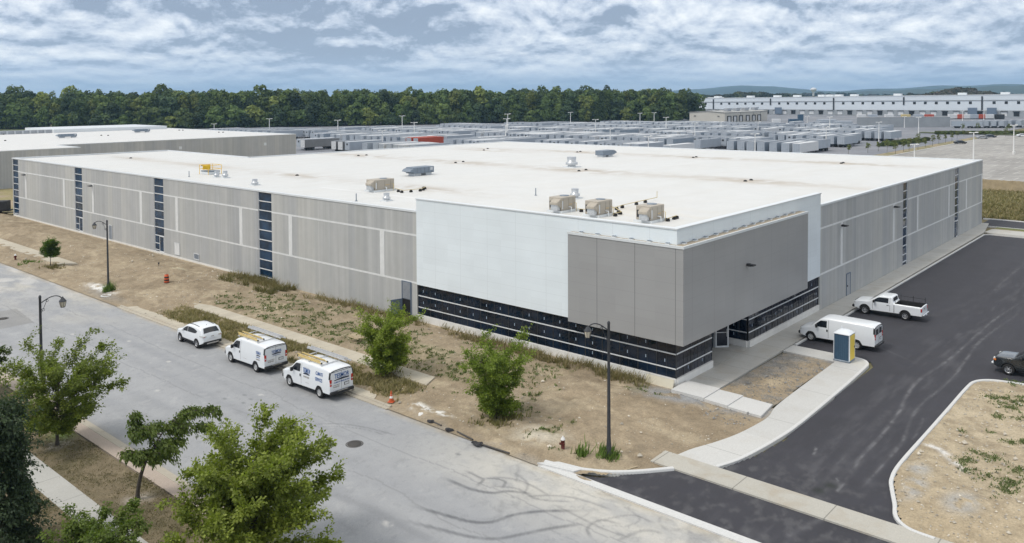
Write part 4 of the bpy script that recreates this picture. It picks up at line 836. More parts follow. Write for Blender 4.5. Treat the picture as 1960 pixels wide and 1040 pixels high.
class Car:
    """shell lofted from a side profile; x forward, y left, z up, wheels on z=0"""
    def __init__(s, top, W, belt, tumble, sill, wheels, wr, nose, r=.12, crown=.04, arch=1.12, wtail=None, rise=None):
        s.top, s.Wd, s.belt, s.tb, s.sill, s.wheels, s.wr, s.nose, s.r, s.crown, s.arch = top, W, belt, tumble, sill, wheels, wr, nose, r, crown, arch; s.rise = rise or []
    def zt(s, x): return float(np.interp(-x, [-p[0] for p in s.top], [p[1] for p in s.top]))
    def wplan(s, x): return s.Wd*float(np.interp(-x, [-p[0] for p in s.nose], [p[1] for p in s.nose]))
    def w(s, x, z):
        t = max(0, z-s.belt); k = s.tb*t; l = max(0, (s.sill+.25)-z); return s.wplan(x) - k*1.0 - .35*k*t - .18*l*l - .02
    def zlow(s, x):
        z = s.sill + float(np.interp(-x, [-p[0] for p in s.rise], [p[1] for p in s.rise])) if s.rise else s.sill
        for wx in s.wheels:
            R = s.wr*s.arch; d = abs(x-wx)
            if d < R: z = max(z, s.wr+sqrt(R*R-d*d)*1.0)
        return z
    def roof_z(s, x, y):
        zt = s.zt(x); w = max(.05, s.w(x, zt-s.r)); u = min(1, abs(y)/w); return zt - s.crown*u*u - (s.r*(max(0, (u-.8))/.2)**2*.9 if u > .8 else 0)
    def shell(s, name, mats, parent, cut=None, step=.06):
        x0, x1 = s.top[0][0], s.top[-1][0]; n = int((x0-x1)/step); xs = sorted(set([x0-(x0-x1)*i/n for i in range(n+1)] + [w+d*s.wr*s.arch for w in s.wheels for d in (-1.001, -.97, .97, 1.001)]), reverse=True)
        NS, NR = 8, 5; ring = []; mb = MB(); vs = []
        for x in xs:
            zt = s.zt(x); zl = min(s.zlow(x), zt-.12); rr = min(s.r, (zt-zl)*.4); pts = []
            for k in range(NS): z = zl+(zt-rr-zl)*k/(NS-1); pts.append((s.w(x, z), z))
            w = s.w(x, zt-rr)
            for k in range(1, 5): a = pi/2*k/4; pts.append((w-rr*(1-cos(a)), zt-rr+rr*sin(a)-s.crown*.6*(1-k/4.)*0))
            wi = w-rr
            for k in range(1, NR+1): u = 1-k/NR; pts.append((wi*u, zt+s.crown*(1-u*u)))
            full = [(y, z) for y, z in pts] + [(-y, z) for y, z in pts[::-1][1:]]
            vs += [(x, y, z) for y, z in full]; m = len(full)
        for i in range(len(xs)-1):
            for k in range(m-1):
                a = (xs[i]+xs[i+1])/2; yz = [vs[i*m+k], vs[i*m+k+1]]; yy = (yz[0][1]+yz[1][1])/2; zc = (yz[0][2]+yz[1][2])/2
                if cut and cut(a, yy, zc): continue
                mb.f.append([i*m+k, i*m+k+1, (i+1)*m+k+1, (i+1)*m+k]); mb.m.append(0); mb.s.append(True)
        mb.v = [tuple(v) for v in vs]; n0 = len(mb.v)
        mb.add(vs[:m], [list(range(m))[::-1]], 0); mb.add(vs[-m:], [list(range(m))], 0)
        # underbody and wheel wells
        W2 = s.Wd-.30; mb.box(x1+.12, x0-.15, -W2, W2, s.sill-.06, s.sill+.30, 1); ys = s.Wd-.07
        a, b = max(s.wheels)-s.wr*1.15, min(s.wheels)+s.wr*1.15; mb.box(b, a, -ys, ys, s.sill-.02, s.sill+.02, 1)
        for wx in s.wheels: mb.box(wx-s.wr*1.1, wx+s.wr*1.1, -W2+.0, W2, s.sill+.30, s.wr*2.05, 1)
        return mb.build(name, mats, parent)
    def patch(s, name, mat, parent, xs, lo, hi, side, off=.008, rows=5):
        """panel lying on the flank between two outlines"""
        mb = MB(); n = 14; vs = []
        x = np.linspace(xs[0], xs[-1], n); L = np.interp(-x, [-v for v in xs], lo); H = np.interp(-x, [-v for v in xs], hi)
        for i in range(n):
            for k in range(rows+1): z = L[i]+(H[i]-L[i])*k/rows; vs.append((x[i], side*(s.w(x[i], z)+off), z))
        fs = [(i*(rows+1)+k, (i+1)*(rows+1)+k, (i+1)*(rows+1)+k+1, i*(rows+1)+k+1) for i in range(n-1) for k in range(rows)]
        if side < 0: fs = [f[::-1] for f in fs]
        fs = [f[::-1] for f in fs]; mb.add(vs, fs, 0, True); return mb.build(name, mat, parent)
    def top_patch(s, name, mat, parent, xa, xb, ya, yb, off=.012, na=8):
        """panel lying on the top surface (windscreen, rear screen); ya, yb half widths at its two ends"""
        mb = MB(); vs = []; nn = 10
        for i in range(na+1):
            x = xa+(xb-xa)*i/na; h = ya+(yb-ya)*i/na
            for k in range(nn+1): y = h*(2*k/nn-1); w = max(.05, s.w(x, s.zt(x)-s.r)); z = s.zt(x)+s.crown*(1-min(1, abs(y)/(w-s.r))**2); vs.append((x+(.008 if xa > 0 else -.008), y, z+off))
        mb.add(vs, [(i*(nn+1)+k, i*(nn+1)+k+1, (i+1)*(nn+1)+k+1, (i+1)*(nn+1)+k) for i in range(na) for k in range(nn)], 0, True); return mb.build(name, mat, parent)
def wheel(par, x, y, r, wd=.24, rim='rim_silver', spokes=5):
    s = 1 if y > 0 else -1; yo = y; o = MB(); xf = Matrix.Translation((x, yo, r))
    o.lathe([(r*.60, -wd*.5), (r*.93, -wd*.5), (r, -wd*.36), (r, wd*.36), (r*.93, wd*.5), (r*.60, wd*.5)], 24, 0, axis='y', xf=xf, caps=False); w = o.build('wheel', 'tyre', par)
    q = MB(); yy = s*wd*.40; q.lathe([(r*.62, s*wd*.46), (r*.58, s*wd*.30), (r*.50, s*wd*.26)], 20, 0, axis='y', xf=xf, caps=False)
    q.lathe([(r*.5, s*wd*.20), (.001, s*wd*.205)], 20, 1, axis='y', xf=xf, caps=False)
    q.lathe([(r*.15, s*wd*.2), (r*.15, s*wd*.40), (.001, s*wd*.42)], 12, 0, axis='y', xf=xf, caps=False)
    for k in range(spokes):
        a = 2*pi*k/spokes; R = Matrix.Rotation(a, 4, 'Y'); y0, y1 = sorted((s*wd*.22, s*wd*.37)); q.box(r*.1, r*.56, y0, y1, -r*.09, r*.09, 0, xf=xf @ R)
    q.build('rim', [rim, 'trim_black'], w); return w
def lettering(par, s, size, mat, x, y, z, facing, depth=.003, sx=1., tilt=0., bold=.0):
    """flat lettering on a flank: facing 'L' = left flank (y+), 'R' right flank, 'B' rear"""
    if facing == 'L': R = Matrix(((-1, 0, 0), (0, 0, 1), (0, 1, 0))).to_4x4()
    elif facing == 'R': R = Matrix(((1, 0, 0), (0, 0, -1), (0, 1, 0))).to_4x4()
    else: R = Matrix(((0, 0, -1), (-1, 0, 0), (0, 1, 0))).to_4x4()
    T = Matrix.Translation((x, y, z)) @ R @ Matrix.Rotation(tilt, 4, 'X') @ Matrix.Diagonal((sx, 1, 1, 1))
    return text_obj('lettering', s, size, mat, par, T, depth, bold)
def van(loc, rz, label, L=5.5, wb=3.43, signs=0, grp='white cargo vans'):
    r = empty('cargo_van', (*loc, 0), rz, label, 'van', grp); f = L/2; b = -L/2
    top = [(f, .82), (f-.05, .98), (f-.25, 1.09), (f-.85, 1.24), (f-.97, 1.30), (f-1.62, 1.88), (f-1.85, 1.99), (f-2.3, 2.05), (b+.5, 2.04), (b+.16, 2.01), (b+.06, 1.95), (b, 1.86)]
    wx = (f-.95, f-.95-wb); c = Car(top, 1.0, 1.15, .10, .36, wx, .37, [(f, .83), (f-.12, .92), (f-.4, .985), (f-.8, 1), (b+.3, 1), (b+.08, .985), (b, .955)], r=.15, crown=.035, rise=[(f, .1), (f-.4, .02), (f-.5, 0), (b, .12)])
    c.shell('body', ['car_white', 'underbody'], r)
    for sd in (1, -1):
        c.patch('side_window', 'car_glass', r, [f-1.28, f-1.5, f-1.72, f-2.22], [1.33, 1.30, 1.29, 1.30], [1.42, 1.62, 1.80, 1.83], sd)
        c.patch('door_seam', 'trim_black', r, [f-2.34, f-2.36], [.5, .5], [1.9, 1.9], sd, .004); c.patch('door_handle', 'trim_black', r, [f-2.2, f-2.31], [1.0, 1.0], [1.17, 1.17], sd, .02)
        for k, w0 in enumerate(wx): c.patch('sill_trim', 'trim_black', r, [w0+.445, w0+.22, w0, w0-.22, w0-.445], [.40, .74, .785, .74, .40], [.46, .79, .83, .79, .46], sd, .01, 1)
        w = MB().box(f-1.52, f-1.38, sd*1.02-(.0 if sd > 0 else .2), sd*1.02+(.2 if sd > 0 else 0), 1.22, 1.48, bev=.03).build('mirror', 'trim_black', r)
        MB().box(f-.30, f-.04, sd*.80-.11, sd*.80+.11, .78, .97, bev=.03).build('headlight', 'lamp_clear', r)
        t = MB().box(b-.025, b+.06, sd*.86-.075, sd*.86+.075, .98, 1.42, 0, bev=.015).build('tail_light', 'lamp_red', r); MB().box(b-.03, b-.026, sd*.86-.05, sd*.86+.05, 1.10, 1.19).build('reverse_lens', 'lamp_clear', t)
        c.patch('pillar_trim', 'trim_black', r, [b+.13, b+.01], [1.43, 1.43], [1.90, 1.84], sd, .006)
        for x in wx: wheel(r, x, sd*.86, .37, rim='rim_steel', spokes=8)
    c.top_patch('windscreen', 'car_glass', r, f-1.02, f-1.60, .80, .72)
    MB().box(f-.02, f+.12, -.86, .86, .42, .68, bev=.05).build('bumper', 'trim_black', r); MB().box(f-.04, f+.03, -.62, .62, .76, .96, bev=.02).build('grille', 'trim_black', r)
    rb = MB().box(b-.14, b+.04, -.95, .95, .40, .60, bev=.03).build('bumper', 'trim_black', r); MB().box(b-.145, b-.12, -.42, .42, .585, .61).build('bumper_step', 'chrome', rb)
    for k, (y0, y1) in enumerate(((.01, .78), (-.78, -.01))):
        if not signs or signs == 3: MB().add([(b-.012, y0+.07, 1.32), (b-.012, y1-.07, 1.32), (b-.004, y1-.09, 1.78), (b-.004, y0+.09, 1.78)], [(0, 1, 2, 3)]).build('rear_window', 'car_glass', r)
    MB().box(b-.006, b-.001, -.006, .006, .62, 1.88).build('door_seam', 'trim_black', r); MB().box(b-.004, b+.02, -.80, .80, 1.845, 1.875).build('pillar_trim', 'trim_black', r)
    MB().tube([(b-.0, -.93, 1.42), (b+.0, -.915, 1.70), (b+.03, -.83, 1.86), (b+.035, -.6, 1.925), (b+.035, 0, 1.955), (b+.035, .6, 1.925), (b+.03, .83, 1.86), (b+.0, .915, 1.70), (b-.0, .93, 1.42)], .035, 6).build('rear_arch_trim', 'trim_black', r)
    p = MB().box(b-.02, b-.001, -.62, -.22, .82, 1.02, 0, bev=.008).build('license_plate', 'trim_black', r); MB().box(b-.026, b-.021, -.58, -.26, .85, .99).build('plate_face', 'plate_white', p)
    if signs == 1:
        X = f-2.95; yl = c.w(X, 1.3)+.006; ti = -.11
        lettering(r, 'TESMOR', .42, 'blue_text', X, c.w(X, 1.48)+.012, 1.49, 'L', sx=.52, tilt=ti, bold=.004); lettering(r, '____________', .12, 'navy_text', X, c.w(X, 1.7)+.012, 1.74, 'L', sx=.8, tilt=ti)
        MB().add([(X+.36, c.w(X, 1.27)+.01, 1.24), (X-.36, c.w(X, 1.27)+.01, 1.24), (X-.36, c.w(X, 1.34)+.01, 1.30), (X-.05, c.w(X, 1.34)+.012, 1.38), (X+.3, c.w(X, 1.34)+.01, 1.32)], [(0, 1, 2, 3, 4)]).build('logo_stroke', 'navy_text', r)
        lettering(r, '905-885-2222', .14, 'grey_text', X, c.w(X, 1.08)+.01, 1.08, 'L', sx=.8, bold=.003)
        X2 = f-4.35; lettering(r, 'CLIMATE', .32, 'blue_text', X2, c.w(X2, 1.56)+.012, 1.58, 'L', sx=.62, tilt=ti, bold=.002); lettering(r, 'SERVICES', .33, 'blue_text', X2, c.w(X2, 1.22)+.012, 1.20, 'L', sx=.58, tilt=-.03, bold=.002)
        lettering(r, 'TESMOR', .42, 'blue_text', b-.022, -.02, 1.55, 'B', sx=.74, bold=.004); lettering(r, 'CLIMATE SERVICES INC', .13, 'blue_text', b-.014, -.02, 1.15, 'B', sx=.95, bold=.002)
        MB().add([(b-.012, .6, 1.28), (b-.012, -.62, 1.28), (b-.012, -.62, 1.36), (b-.012, -.1, 1.40), (b-.012, .58, 1.33)], [(0, 4, 3, 2, 1)]).build('logo_stroke', 'navy_text', r); lettering(r, '_______________', .09, 'blue_text', b-.014, 0, 1.76, 'B', sx=.95)
        lettering(r, '24 HOUR SERVICE', .09, 'grey_text', b-.012, .42, .98, 'B', sx=.8); lettering(r, '905-885-2222', .11, 'grey_text', b-.012, .42, .86, 'B', sx=.8, bold=.002); lettering(r, '____', .1, 'grey_text', b-.012, .6, .74, 'B')
        lettering(r, '____', .2, 'grey_text', f-3.05, c.w(f-3.05, .78)+.008, .80, 'L')
    if signs == 2:
        X = f-4.72; ti = -.11
        lettering(r, 'TESMOR', .27, 'blue_text', X, c.w(X, 1.45)+.012, 1.44, 'L', sx=.62, tilt=ti, bold=.002); lettering(r, '_________', .1, 'navy_text', X, c.w(X, 1.62)+.012, 1.62, 'L', sx=.8, tilt=ti)
        MB().add([(X+.28, c.w(X, 1.25)+.01, 1.24), (X-.28, c.w(X, 1.25)+.01, 1.24), (X-.28, c.w(X, 1.3)+.01, 1.30), (X+.1, c.w(X, 1.33)+.012, 1.33)], [(0, 1, 2, 3)]).build('logo_stroke', 'navy_text', r)
        lettering(r, 'CLIMATE SERVICES', .1, 'blue_text', X, c.w(X, 1.14)+.01, 1.14, 'L', sx=.55); lettering(r, '905-885-2222', .12, 'grey_text', X, c.w(X, 1.0)+.01, .98, 'L', sx=.7, bold=.002)
        lettering(r, 'TESMOR', .28, 'blue_text', b-.022, -.05, 1.52, 'B', sx=.78, bold=.002); lettering(r, '_________', .1, 'blue_text', b-.014, -.05, 1.68, 'B', sx=.9)
        MB().add([(b-.012, .35, 1.33), (b-.012, -.42, 1.33), (b-.012, -.42, 1.40), (b-.012, -.05, 1.42), (b-.012, .33, 1.37)], [(0, 4, 3, 2, 1)]).build('logo_stroke', 'navy_text', r); lettering(r, 'CLIMATE SERVICES INC', .08, 'blue_text', b-.014, -.05, 1.24, 'B', sx=.8)
        lettering(r, '24 HOUR SERVICE', .09, 'grey_text', b-.012, .42, .98, 'B', sx=.8); lettering(r, '905-885-2222', .11, 'grey_text', b-.012, .42, .86, 'B', sx=.8, bold=.002); lettering(r, '____', .2, 'grey_text', f-3.0, c.w(f-3.0, .78)+.008, .80, 'L')
    return r
def ladder(loc, rz, L, w, mat, label, tilt=0., flyer=False, roll=0.):
    mb = MB(); 
    for y in (-w/2, w/2): mb.box(-L/2, L/2, y-.025, y+.025, -.04, .04, 0)
    n = int(L/.3)
    for i in range(n): x = -L/2+.15+i*.3; mb.tube([(x, -w/2+.024, 0), (x, w/2-.024, 0)], .018, 6, 1)
    if flyer:
        for y in (-w/2+.06, w/2-.06): mb.box(-L/2+.25, L/2+.1, y-.022, y+.022, .045, .12, 0)
    for y in (-w/2, w/2):
        for x in (-L/2, L/2): mb.box(x-.05, x+.05, y-.035, y+.035, -.05, .05, 2)
    o = mb.build('ladder', [mat, 'aluminium', 'trim_black' if mat == 'ladder_yellow' else mat]); o.location = loc; o.rotation_euler = (roll, tilt, rz); return tag(o, label, 'ladder', 'ladders on the van roofs')
HY = pi/2   # nose towards +y
def roofrack(v, L, zh=2.10, drop=False):
    m = MB()
    for x in (-1.6, -.2, 1.0): m.box(x-.03, x+.03, -.95, .80, zh, zh+.05); m.box(x-.03, x+.03, -.72, -.68, zh-.07, zh); m.box(x-.03, x+.03, .68, .72, zh-.07, zh)
    m.build('roof_rack', 'aluminium', v)
vl = [((-15.85, 18.75), 1, 'white van with large blue lettering on flank and rear doors, nearest the cone', 'nearest the cone'), ((-15.78, 26.55), 2, 'white van with a small blue sign on its flank, behind the white hatchback', 'of the van behind the white hatchback')]
for (x, y), sg, lb, s in vl:
    v = van((x, y), HY, lb, signs=sg); roofrack(v, 5.5)
    ladder((x-.42, y-.15, 2.20), HY, 2.7, .48, 'ladder_yellow', 'yellow ladder on the roof of the white van '+('nearest the cone' if sg == 1 else 'parked behind the hatchback'), flyer=True)
    ladder((x+.80, y-.3, 2.26), HY, 4.3, .42, 'aluminium', 'long silver ladder overhanging the verge side of the white van '+('nearest the cone' if sg == 1 else 'parked behind the hatchback'), flyer=True, roll=radians(10))
van((17.45, -4.85), HY, 'plain white cargo van without signs parked nose to the walk behind the portable toilet', L=5.9, wb=3.6)
# ---- compact white hatchback on the street
def hatch(loc, rz, label):
    r = empty('parked_car', (*loc, 0), rz, label, 'car'); f = 2.25; b = -2.2
    top = [(f, .72), (f-.06, .84), (f-.25, .95), (f-1.0, 1.10), (f-1.12, 1.14), (f-1.85, 1.56), (f-2.15, 1.63), (f-2.7, 1.665), (b+1.0, 1.63), (b+.50, 1.57), (b+.40, 1.52), (b+.12, 1.17), (b+.05, .98), (b, .72)]
    wx = (f-.9, f-.9-2.68); c = Car(top, .92, .95, .13, .34, wx, .35, [(f, .70), (f-.15, .84), (f-.45, .96), (f-.9, 1), (b+.5, 1), (b+.15, .95), (b, .86)], r=.16, crown=.04, rise=[(f, .08), (f-.4, 0), (b+.4, 0), (b, .16)])
    c.shell('body', ['car_white', 'underbody'], r)
    for sd in (1, -1):
        c.patch('side_window', 'car_glass', r, [f-1.35, f-1.65, f-1.95, f-2.14], [1.07, 1.07, 1.08, 1.08], [1.12, 1.32, 1.45, 1.48], sd)
        c.patch('side_window', 'car_glass', r, [f-2.19, f-2.6, f-3.1, f-3.45, f-3.62], [1.085, 1.10, 1.12, 1.15, 1.30], [1.485, 1.49, 1.47, 1.40, 1.33], sd)
        c.patch('sill_trim', 'trim_black', r, [wx[0]-.42, wx[1]+.42], [.345, .345], [.47, .47], sd, .01, 1); c.patch('roof_rail', 'trim_black', r, [f-2.05, f-2.6, b+1.1], [1.56, 1.585, 1.555], [1.60, 1.625, 1.595], sd, .03, 1) if False else None
        MB().tube([(f-2.1, sd*.60, 1.645), (f-2.5, sd*.60, 1.70), (b+1.2, sd*.60, 1.675), (b+.9, sd*.60, 1.63)], .022, 6).build('roof_rail', 'trim_black', r)
        for w0 in wx: c.patch('arch_trim', 'trim_black', r, [w0+.42, w0+.3, w0+.15, w0, w0-.15, w0-.3, w0-.42], [.40, .61, .70, .735, .70, .61, .40], [.46, .66, .75, .785, .75, .66, .46], sd, .008, 1)
        MB().box(f-1.55, f-1.42, sd*.98-.08, sd*.98+.08, 1.04, 1.18, bev=.03).build('mirror', 'car_white', r)
        c.patch('headlight', 'lamp_clear', r, [f-.05, f-.5], [.76, .84], [.86, .95], sd, .01); c.patch('tail_light', 'lamp_clear', r, [b+.42, b+.05], [.98, .92], [1.06, 1.08], sd, .012)
        MB().box(b+.0, b+.09, sd*.66-.16, sd*.66+.14, .93, 1.04, bev=.02).build('tail_light', 'lamp_clear', r); MB().box(b-.01, b+.0, sd*.70-.06, sd*.70+.06, .935, .97).build('reflector', 'lamp_red', r)
        for x in wx: wheel(r, x, sd*.80, .35, .23)
    c.top_patch('windscreen', 'car_glass', r, f-1.16, f-1.82, .72, .60); c.top_patch('rear_window', 'car_glass', r, b+.43, b+.14, .55, .66)
    MB().box(b-.05, b+.1, -.78, .78, .36, .58, bev=.04).build('bumper', 'trim_black', r); MB().box(b-.06, b-.045, -.5, .5, .38, .48, bev=.0).build('skid_plate', 'silver_paint', r)
    MB().box(f-.1, f+.03, -.62, .62, .36, .55, bev=.03).build('bumper', 'trim_black', r); p = MB().box(b+.0, b+.02, -.26, .26, .74, .86).build('license_plate', 'plate_white', r); MB().box(b-.02, b+.04, -.13, .13, .94, .98).build('badge', 'chrome', r)
    MB().lathe([(.02, 1.66), (.01, 1.74)], 6, 0, (b+.9, 0, 0)).build('antenna', 'trim_black', r); return r
hatch((-15.78, 34.95), HY, 'small white hatchback parked at the kerb ahead of the two lettered vans')
# ---- pick-up trucks
def pickup(loc, rz, label, paint='car_white', cab=1.62, L=5.7, rack=True, chrome=False, wb=3.4):
    r = empty('pickup_truck', (*loc, 0), rz, label, 'pickup truck'); f = L/2; b = -L/2; cb = f-1.72-cab
    top = [(f, .92), (f-.05, 1.08), (f-.2, 1.18), (f-1.2, 1.25), (f-1.32, 1.29), (f-1.98, 1.76), (f-2.25, 1.86), (cb+.25, 1.87), (cb+.1, 1.83), (cb-.02, 1.36), (cb-.08, 1.33), (b+.02, 1.33), (b, 1.28)]
    wx = (f-.95, f-.95-wb); bx0, bx1 = cb-.14, b+.06; c = Car(top, 1.0, 1.22, .16, .46, wx, .40, [(f, .90), (f-.15, .95), (f-.5, .99), (f-.9, 1), (b+.1, 1), (b, .985)], r=.09, crown=.03, arch=1.17, rise=[(f, .1), (f-.5, 0), (b, .1)])
    c.shell('body', [paint, 'underbody'], r, cut=lambda x, y, z: bx1 < x < bx0 and abs(y) < .80 and z > 1.2)
    bd = MB(); x0, x1, y, z0, z1 = bx1, bx0, .86, .80, 1.345; bd.quad((x0, -y, z0), (x1, -y, z0), (x1, y, z0), (x0, y, z0)); bd.quad((x0, -y, z0), (x0, -y, z1), (x1, -y, z1), (x1, -y, z0)); bd.quad((x0, y, z0), (x1, y, z0), (x1, y, z1), (x0, y, z1)); bd.quad((x0, -y, z0), (x0, y, z0), (x0, y, z1), (x0, -y, z1)); bd.quad((x1, -y, z0), (x1, -y, z1), (x1, y, z1), (x1, y, z0))
    for k in range(9): bd.box(x0+.01, x1-.01, -y+.12+k*.2, -y+.17+k*.2, z0+.002, z0+.02)
    bd.build('bed_liner', 'trim_black', r)
    for sd in (1, -1):
        c.patch('side_window', 'car_glass', r, [f-1.72, f-1.95, f-2.15, cb+.38], [1.31, 1.30, 1.30, 1.31], [1.42, 1.60, 1.71, 1.735], sd)
        c.patch('door_seam', 'trim_black', r, [cb+.26, cb+.24], [.6, .6], [1.8, 1.8], sd, .004); c.patch('door_seam', 'trim_black', r, [f-1.62, f-1.64], [.6, .6], [1.28, 1.28], sd, .004); c.patch('door_handle', 'trim_black', r, [cb+.52, cb+.34], [1.08, 1.08], [1.13, 1.13], sd, .02); c.patch('cab_gap', 'trim_black', r, [cb-.08, cb-.12], [.55, .55], [1.24, 1.24], sd, .005)
        MB().box(f-1.86, f-1.70, sd*1.02-(0 if sd > 0 else .24), sd*1.02+(.24 if sd > 0 else 0), 1.24, 1.46, bev=.03).build('mirror', 'trim_black', r)
        MB().box(f-.22, f+.015, sd*.78-.14, sd*.78+.14, .90, 1.10, bev=.03).build('headlight', 'lamp_clear', r); 
        t = MB().box(b-.015, b+.10, sd*.93-.075, sd*.93+.055, .92, 1.22, bev=.015).build('tail_light', 'lamp_red', r)
        for w0 in wx: c.patch('arch_trim', 'trim_black', r, [w0+.5, w0+.34, w0+.17, w0, w0-.17, w0-.34, w0-.5], [.52, .73, .84, .87, .84, .73, .52], [.58, .81, .92, .945, .92, .81, .58], sd, .012, 1)
        for x in wx: wheel(r, x, sd*.84, .40, .26, rim='rim_silver', spokes=6)
    if chrome:
        for sd in (1, -1): MB().box(f-.18, f-.02, sd*.90-.04, sd*.90+.05, .90, 1.02, bev=.01).build('indicator', 'lamp_amber', r)
    c.top_patch('windscreen', 'car_glass', r, f-1.38, f-1.95, .76, .66); c.top_patch('rear_window', 'car_glass', r, cb+.075, cb+.0, .62, .66)
    fb = MB().box(f-.05, f+.16, -.94, .94, .50, .74, bev=.05).build('bumper', 'chrome' if chrome else 'trim_black', r); MB().box(f-.02, f+.05, -.62, .62, .82, 1.08, bev=.02).build('grille', 'trim_black', r)
    MB().box(b-.17, b-.01, -.92, .92, .52, .70, bev=.03).build('bumper', 'chrome', r); MB().box(b-.012, b-.003, -.06, .06, 1.02, 1.14, bev=.0).build('badge', 'trim_black', r); MB().box(b-.19, b-.171, -.16, .16, .55, .67).build('license_plate', 'plate_white', r)
    if rack:
        k = MB()
        for x in (bx0-.05, (bx0+bx1)/2, bx1+.1):
            for sd in (1, -1): k.tube([(x, sd*.90, 1.34), (x, sd*.90, 1.86)], .022, 6)
        for sd in (1, -1): k.tube([(bx1+.1, sd*.90, 1.70), (bx0-.05, sd*.90, 1.70)], .018, 6)
        for x in (bx0-.05, bx1+.1): k.tube([(x, -.9, 1.80), (x, .9, 1.80)], .018, 6)
        k.build('ladder_rack', 'trim_black', r)
    return r
pickup((28.65, -5.35), HY+.02, 'white pickup truck with a black rack over its open bed parked nose to the walk')
pickup((18.3, -18.55), HY-.05, 'black pickup truck with a chrome bumper cut off by the right edge', 'car_black', cab=2.3, rack=False, chrome=True, L=5.8)

# ============================================================ STREET FURNITURE
M('lamp_pole', (.055, .058, .065), .5, var=.12, scale=3, metal=.3); M('lamp_glass', (.55, .50, .40), .2, var=.1); M('hydrant_red', (.10, .02, .016), .5, var=.2, scale=8); M('orange', (.55, .10, .03), .5, var=.08); M('reflective', (.75, .75, .74), .4); M('cast_iron', (.09, .085, .08), .7, metal=.3, var=.25, scale=20)
M('pallet_wood', (.52, .43, .29), .85, var=.2, scale=6); M('insulation_board', (.62, .58, .47), .8, var=.05); M('white_sheet', (.66, .66, .64), .7, var=.1, scale=4); M('debris_black', (.03, .03, .033), .7, var=.3)
def lamp(loc, H, ang, label, reach=1.15, up=True):
    r = empty('street_lamp', (*loc, 0), ang, label, 'street lamp', 'heritage lamps along the street')
    MB().lathe([(.20, 0), (.20, .35), (.15, .5), (.105, 1.2), (.085, H*.6), (.075, H-.12), (.085, H-.1), (.085, H), (.03, H+.08)], 12, 0).build('pole', 'lamp_pole', r)
    zc = H-.28; pts = smooth_line([(0.07, zc-.12), (.35, zc+.12), (.62, zc+.24), (.86, zc+.20), (1.02, zc+.02)], 5) if up else None
    a = MB(); a.tube([(x*reach, 0, z) for x, z in pts], .032, 7)
    a.tube([(.08, 0, zc-.75), (.22, 0, zc-.42), (.42, 0, zc+.10)], .016, 6)
    for cx, cz, rr in ((.17, zc-.58, .085), (.40, zc-.02, .075)): a.tube([(cx+rr*cos(t), 0, cz+rr*sin(t)) for t in np.linspace(0, 2*pi, 13)], .013, 5)
    a.build('arm', 'lamp_pole', r)
    hx = 1.02*reach; z = zc; hd = MB(); hd.lathe([(.20, z-.16), (.235, z-.13), (.10, z+.05), (.05, z+.10), (.04, z+.14), (.02, z+.17)], 6, 0, (hx, 0, 0), smooth=False)
    for k in range(6): t = 2*pi*k/6; hd.tube([(hx+.20*cos(t), .20*sin(t), z-.16), (hx+.13*cos(t), .13*sin(t), z-.50)], .013, 4)
    hd.lathe([(.14, z-.52), (.14, z-.49)], 6, 0, (hx, 0, 0), smooth=False); h = hd.build('lantern', 'lamp_pole', r)
    MB().lathe([(.122, z-.488), (.188, z-.165)], 6, 0, (hx, 0, 0), smooth=False).build('lamp_glass', 'lamp_glass', h); return r
LEFTV = atan2(.62, -.78)      # away to the viewer's left
lamp((-11.9, -2.6), 7.55, atan2(.759, -.651)+.15, 'black street lamp with its lantern to the left on bare earth before the charcoal box')
lamp((-13.2, 58.2), 7.4, atan2(.55, -.84), 'black street lamp with its lantern to the left beside the far concrete wall')
lamp((-29.75, 28.4), 7.45, atan2(-.50, .86), 'black street lamp with its lantern to the right behind the leafy tree', reach=1.25)
def hydrant(x, y, label):
    r = empty('fire_hydrant', (x, y, .05), random.random()*3, label, 'fire hydrant', 'fire hydrants')
    MB().lathe([(.16, 0), (.16, .05), (.11, .08), (.11, .55), (.13, .57), (.13, .62)], 12, 0).tube([(-.2, 0, .45), (.2, 0, .45)], .055, 8).tube([(0, 0, .42), (0, .2, .42)], .07, 8).build('barrel', 'hydrant_red', r)
    MB().lathe([(.13, .622), (.11, .72), (.04, .78), (.04, .83)], 12, 0).build('bonnet', 'reflective', r)
hydrant(-12.85, -.15, 'red fire hydrant with a white cap beside the pale spoil heap'); hydrant(-13.6, 83.7, 'dark fire hydrant at the edge of the far sidewalk')
c = empty('traffic_cone', (-14.35, 12.75, .1), .4, 'orange traffic cone with white bands at the kerb end behind the van', 'traffic cone')
MB().box(-.2, .2, -.2, .2, 0, .04, bev=.015).lathe([(.15, .04), (.035, .72)], 14, 0).build('cone', 'orange', c); MB().lathe([(.118, .26), (.085, .42)], 14, 0).lathe([(.076, .48), (.055, .58)], 14, 0).build('band', 'reflective', c)
c = empty('construction_barrel', (-7.9, 56.5, .12), 0, 'orange and black construction barrel standing on the bare earth', 'barrel')
MB().lathe([(.38, 0), (.38, .08)], 14, 0).build('base', 'debris_black', c); b = MB().lathe([(.27, .08), (.25, .4), (.25, .41), (.23, .75), (.23, .76), (.20, 1.06), (.12, 1.1)], 16, 0).build('body', 'orange', c)
MB().lathe([(.275, .14), (.262, .27)], 16, 0).lathe([(.252, .42), (.247, .56)], 16, 0).lathe([(.238, .72), (.225, .86)], 16, 0).lathe([(.20, 1.0), (.12, 1.11)], 16, 0).build('band', 'debris_black', c)
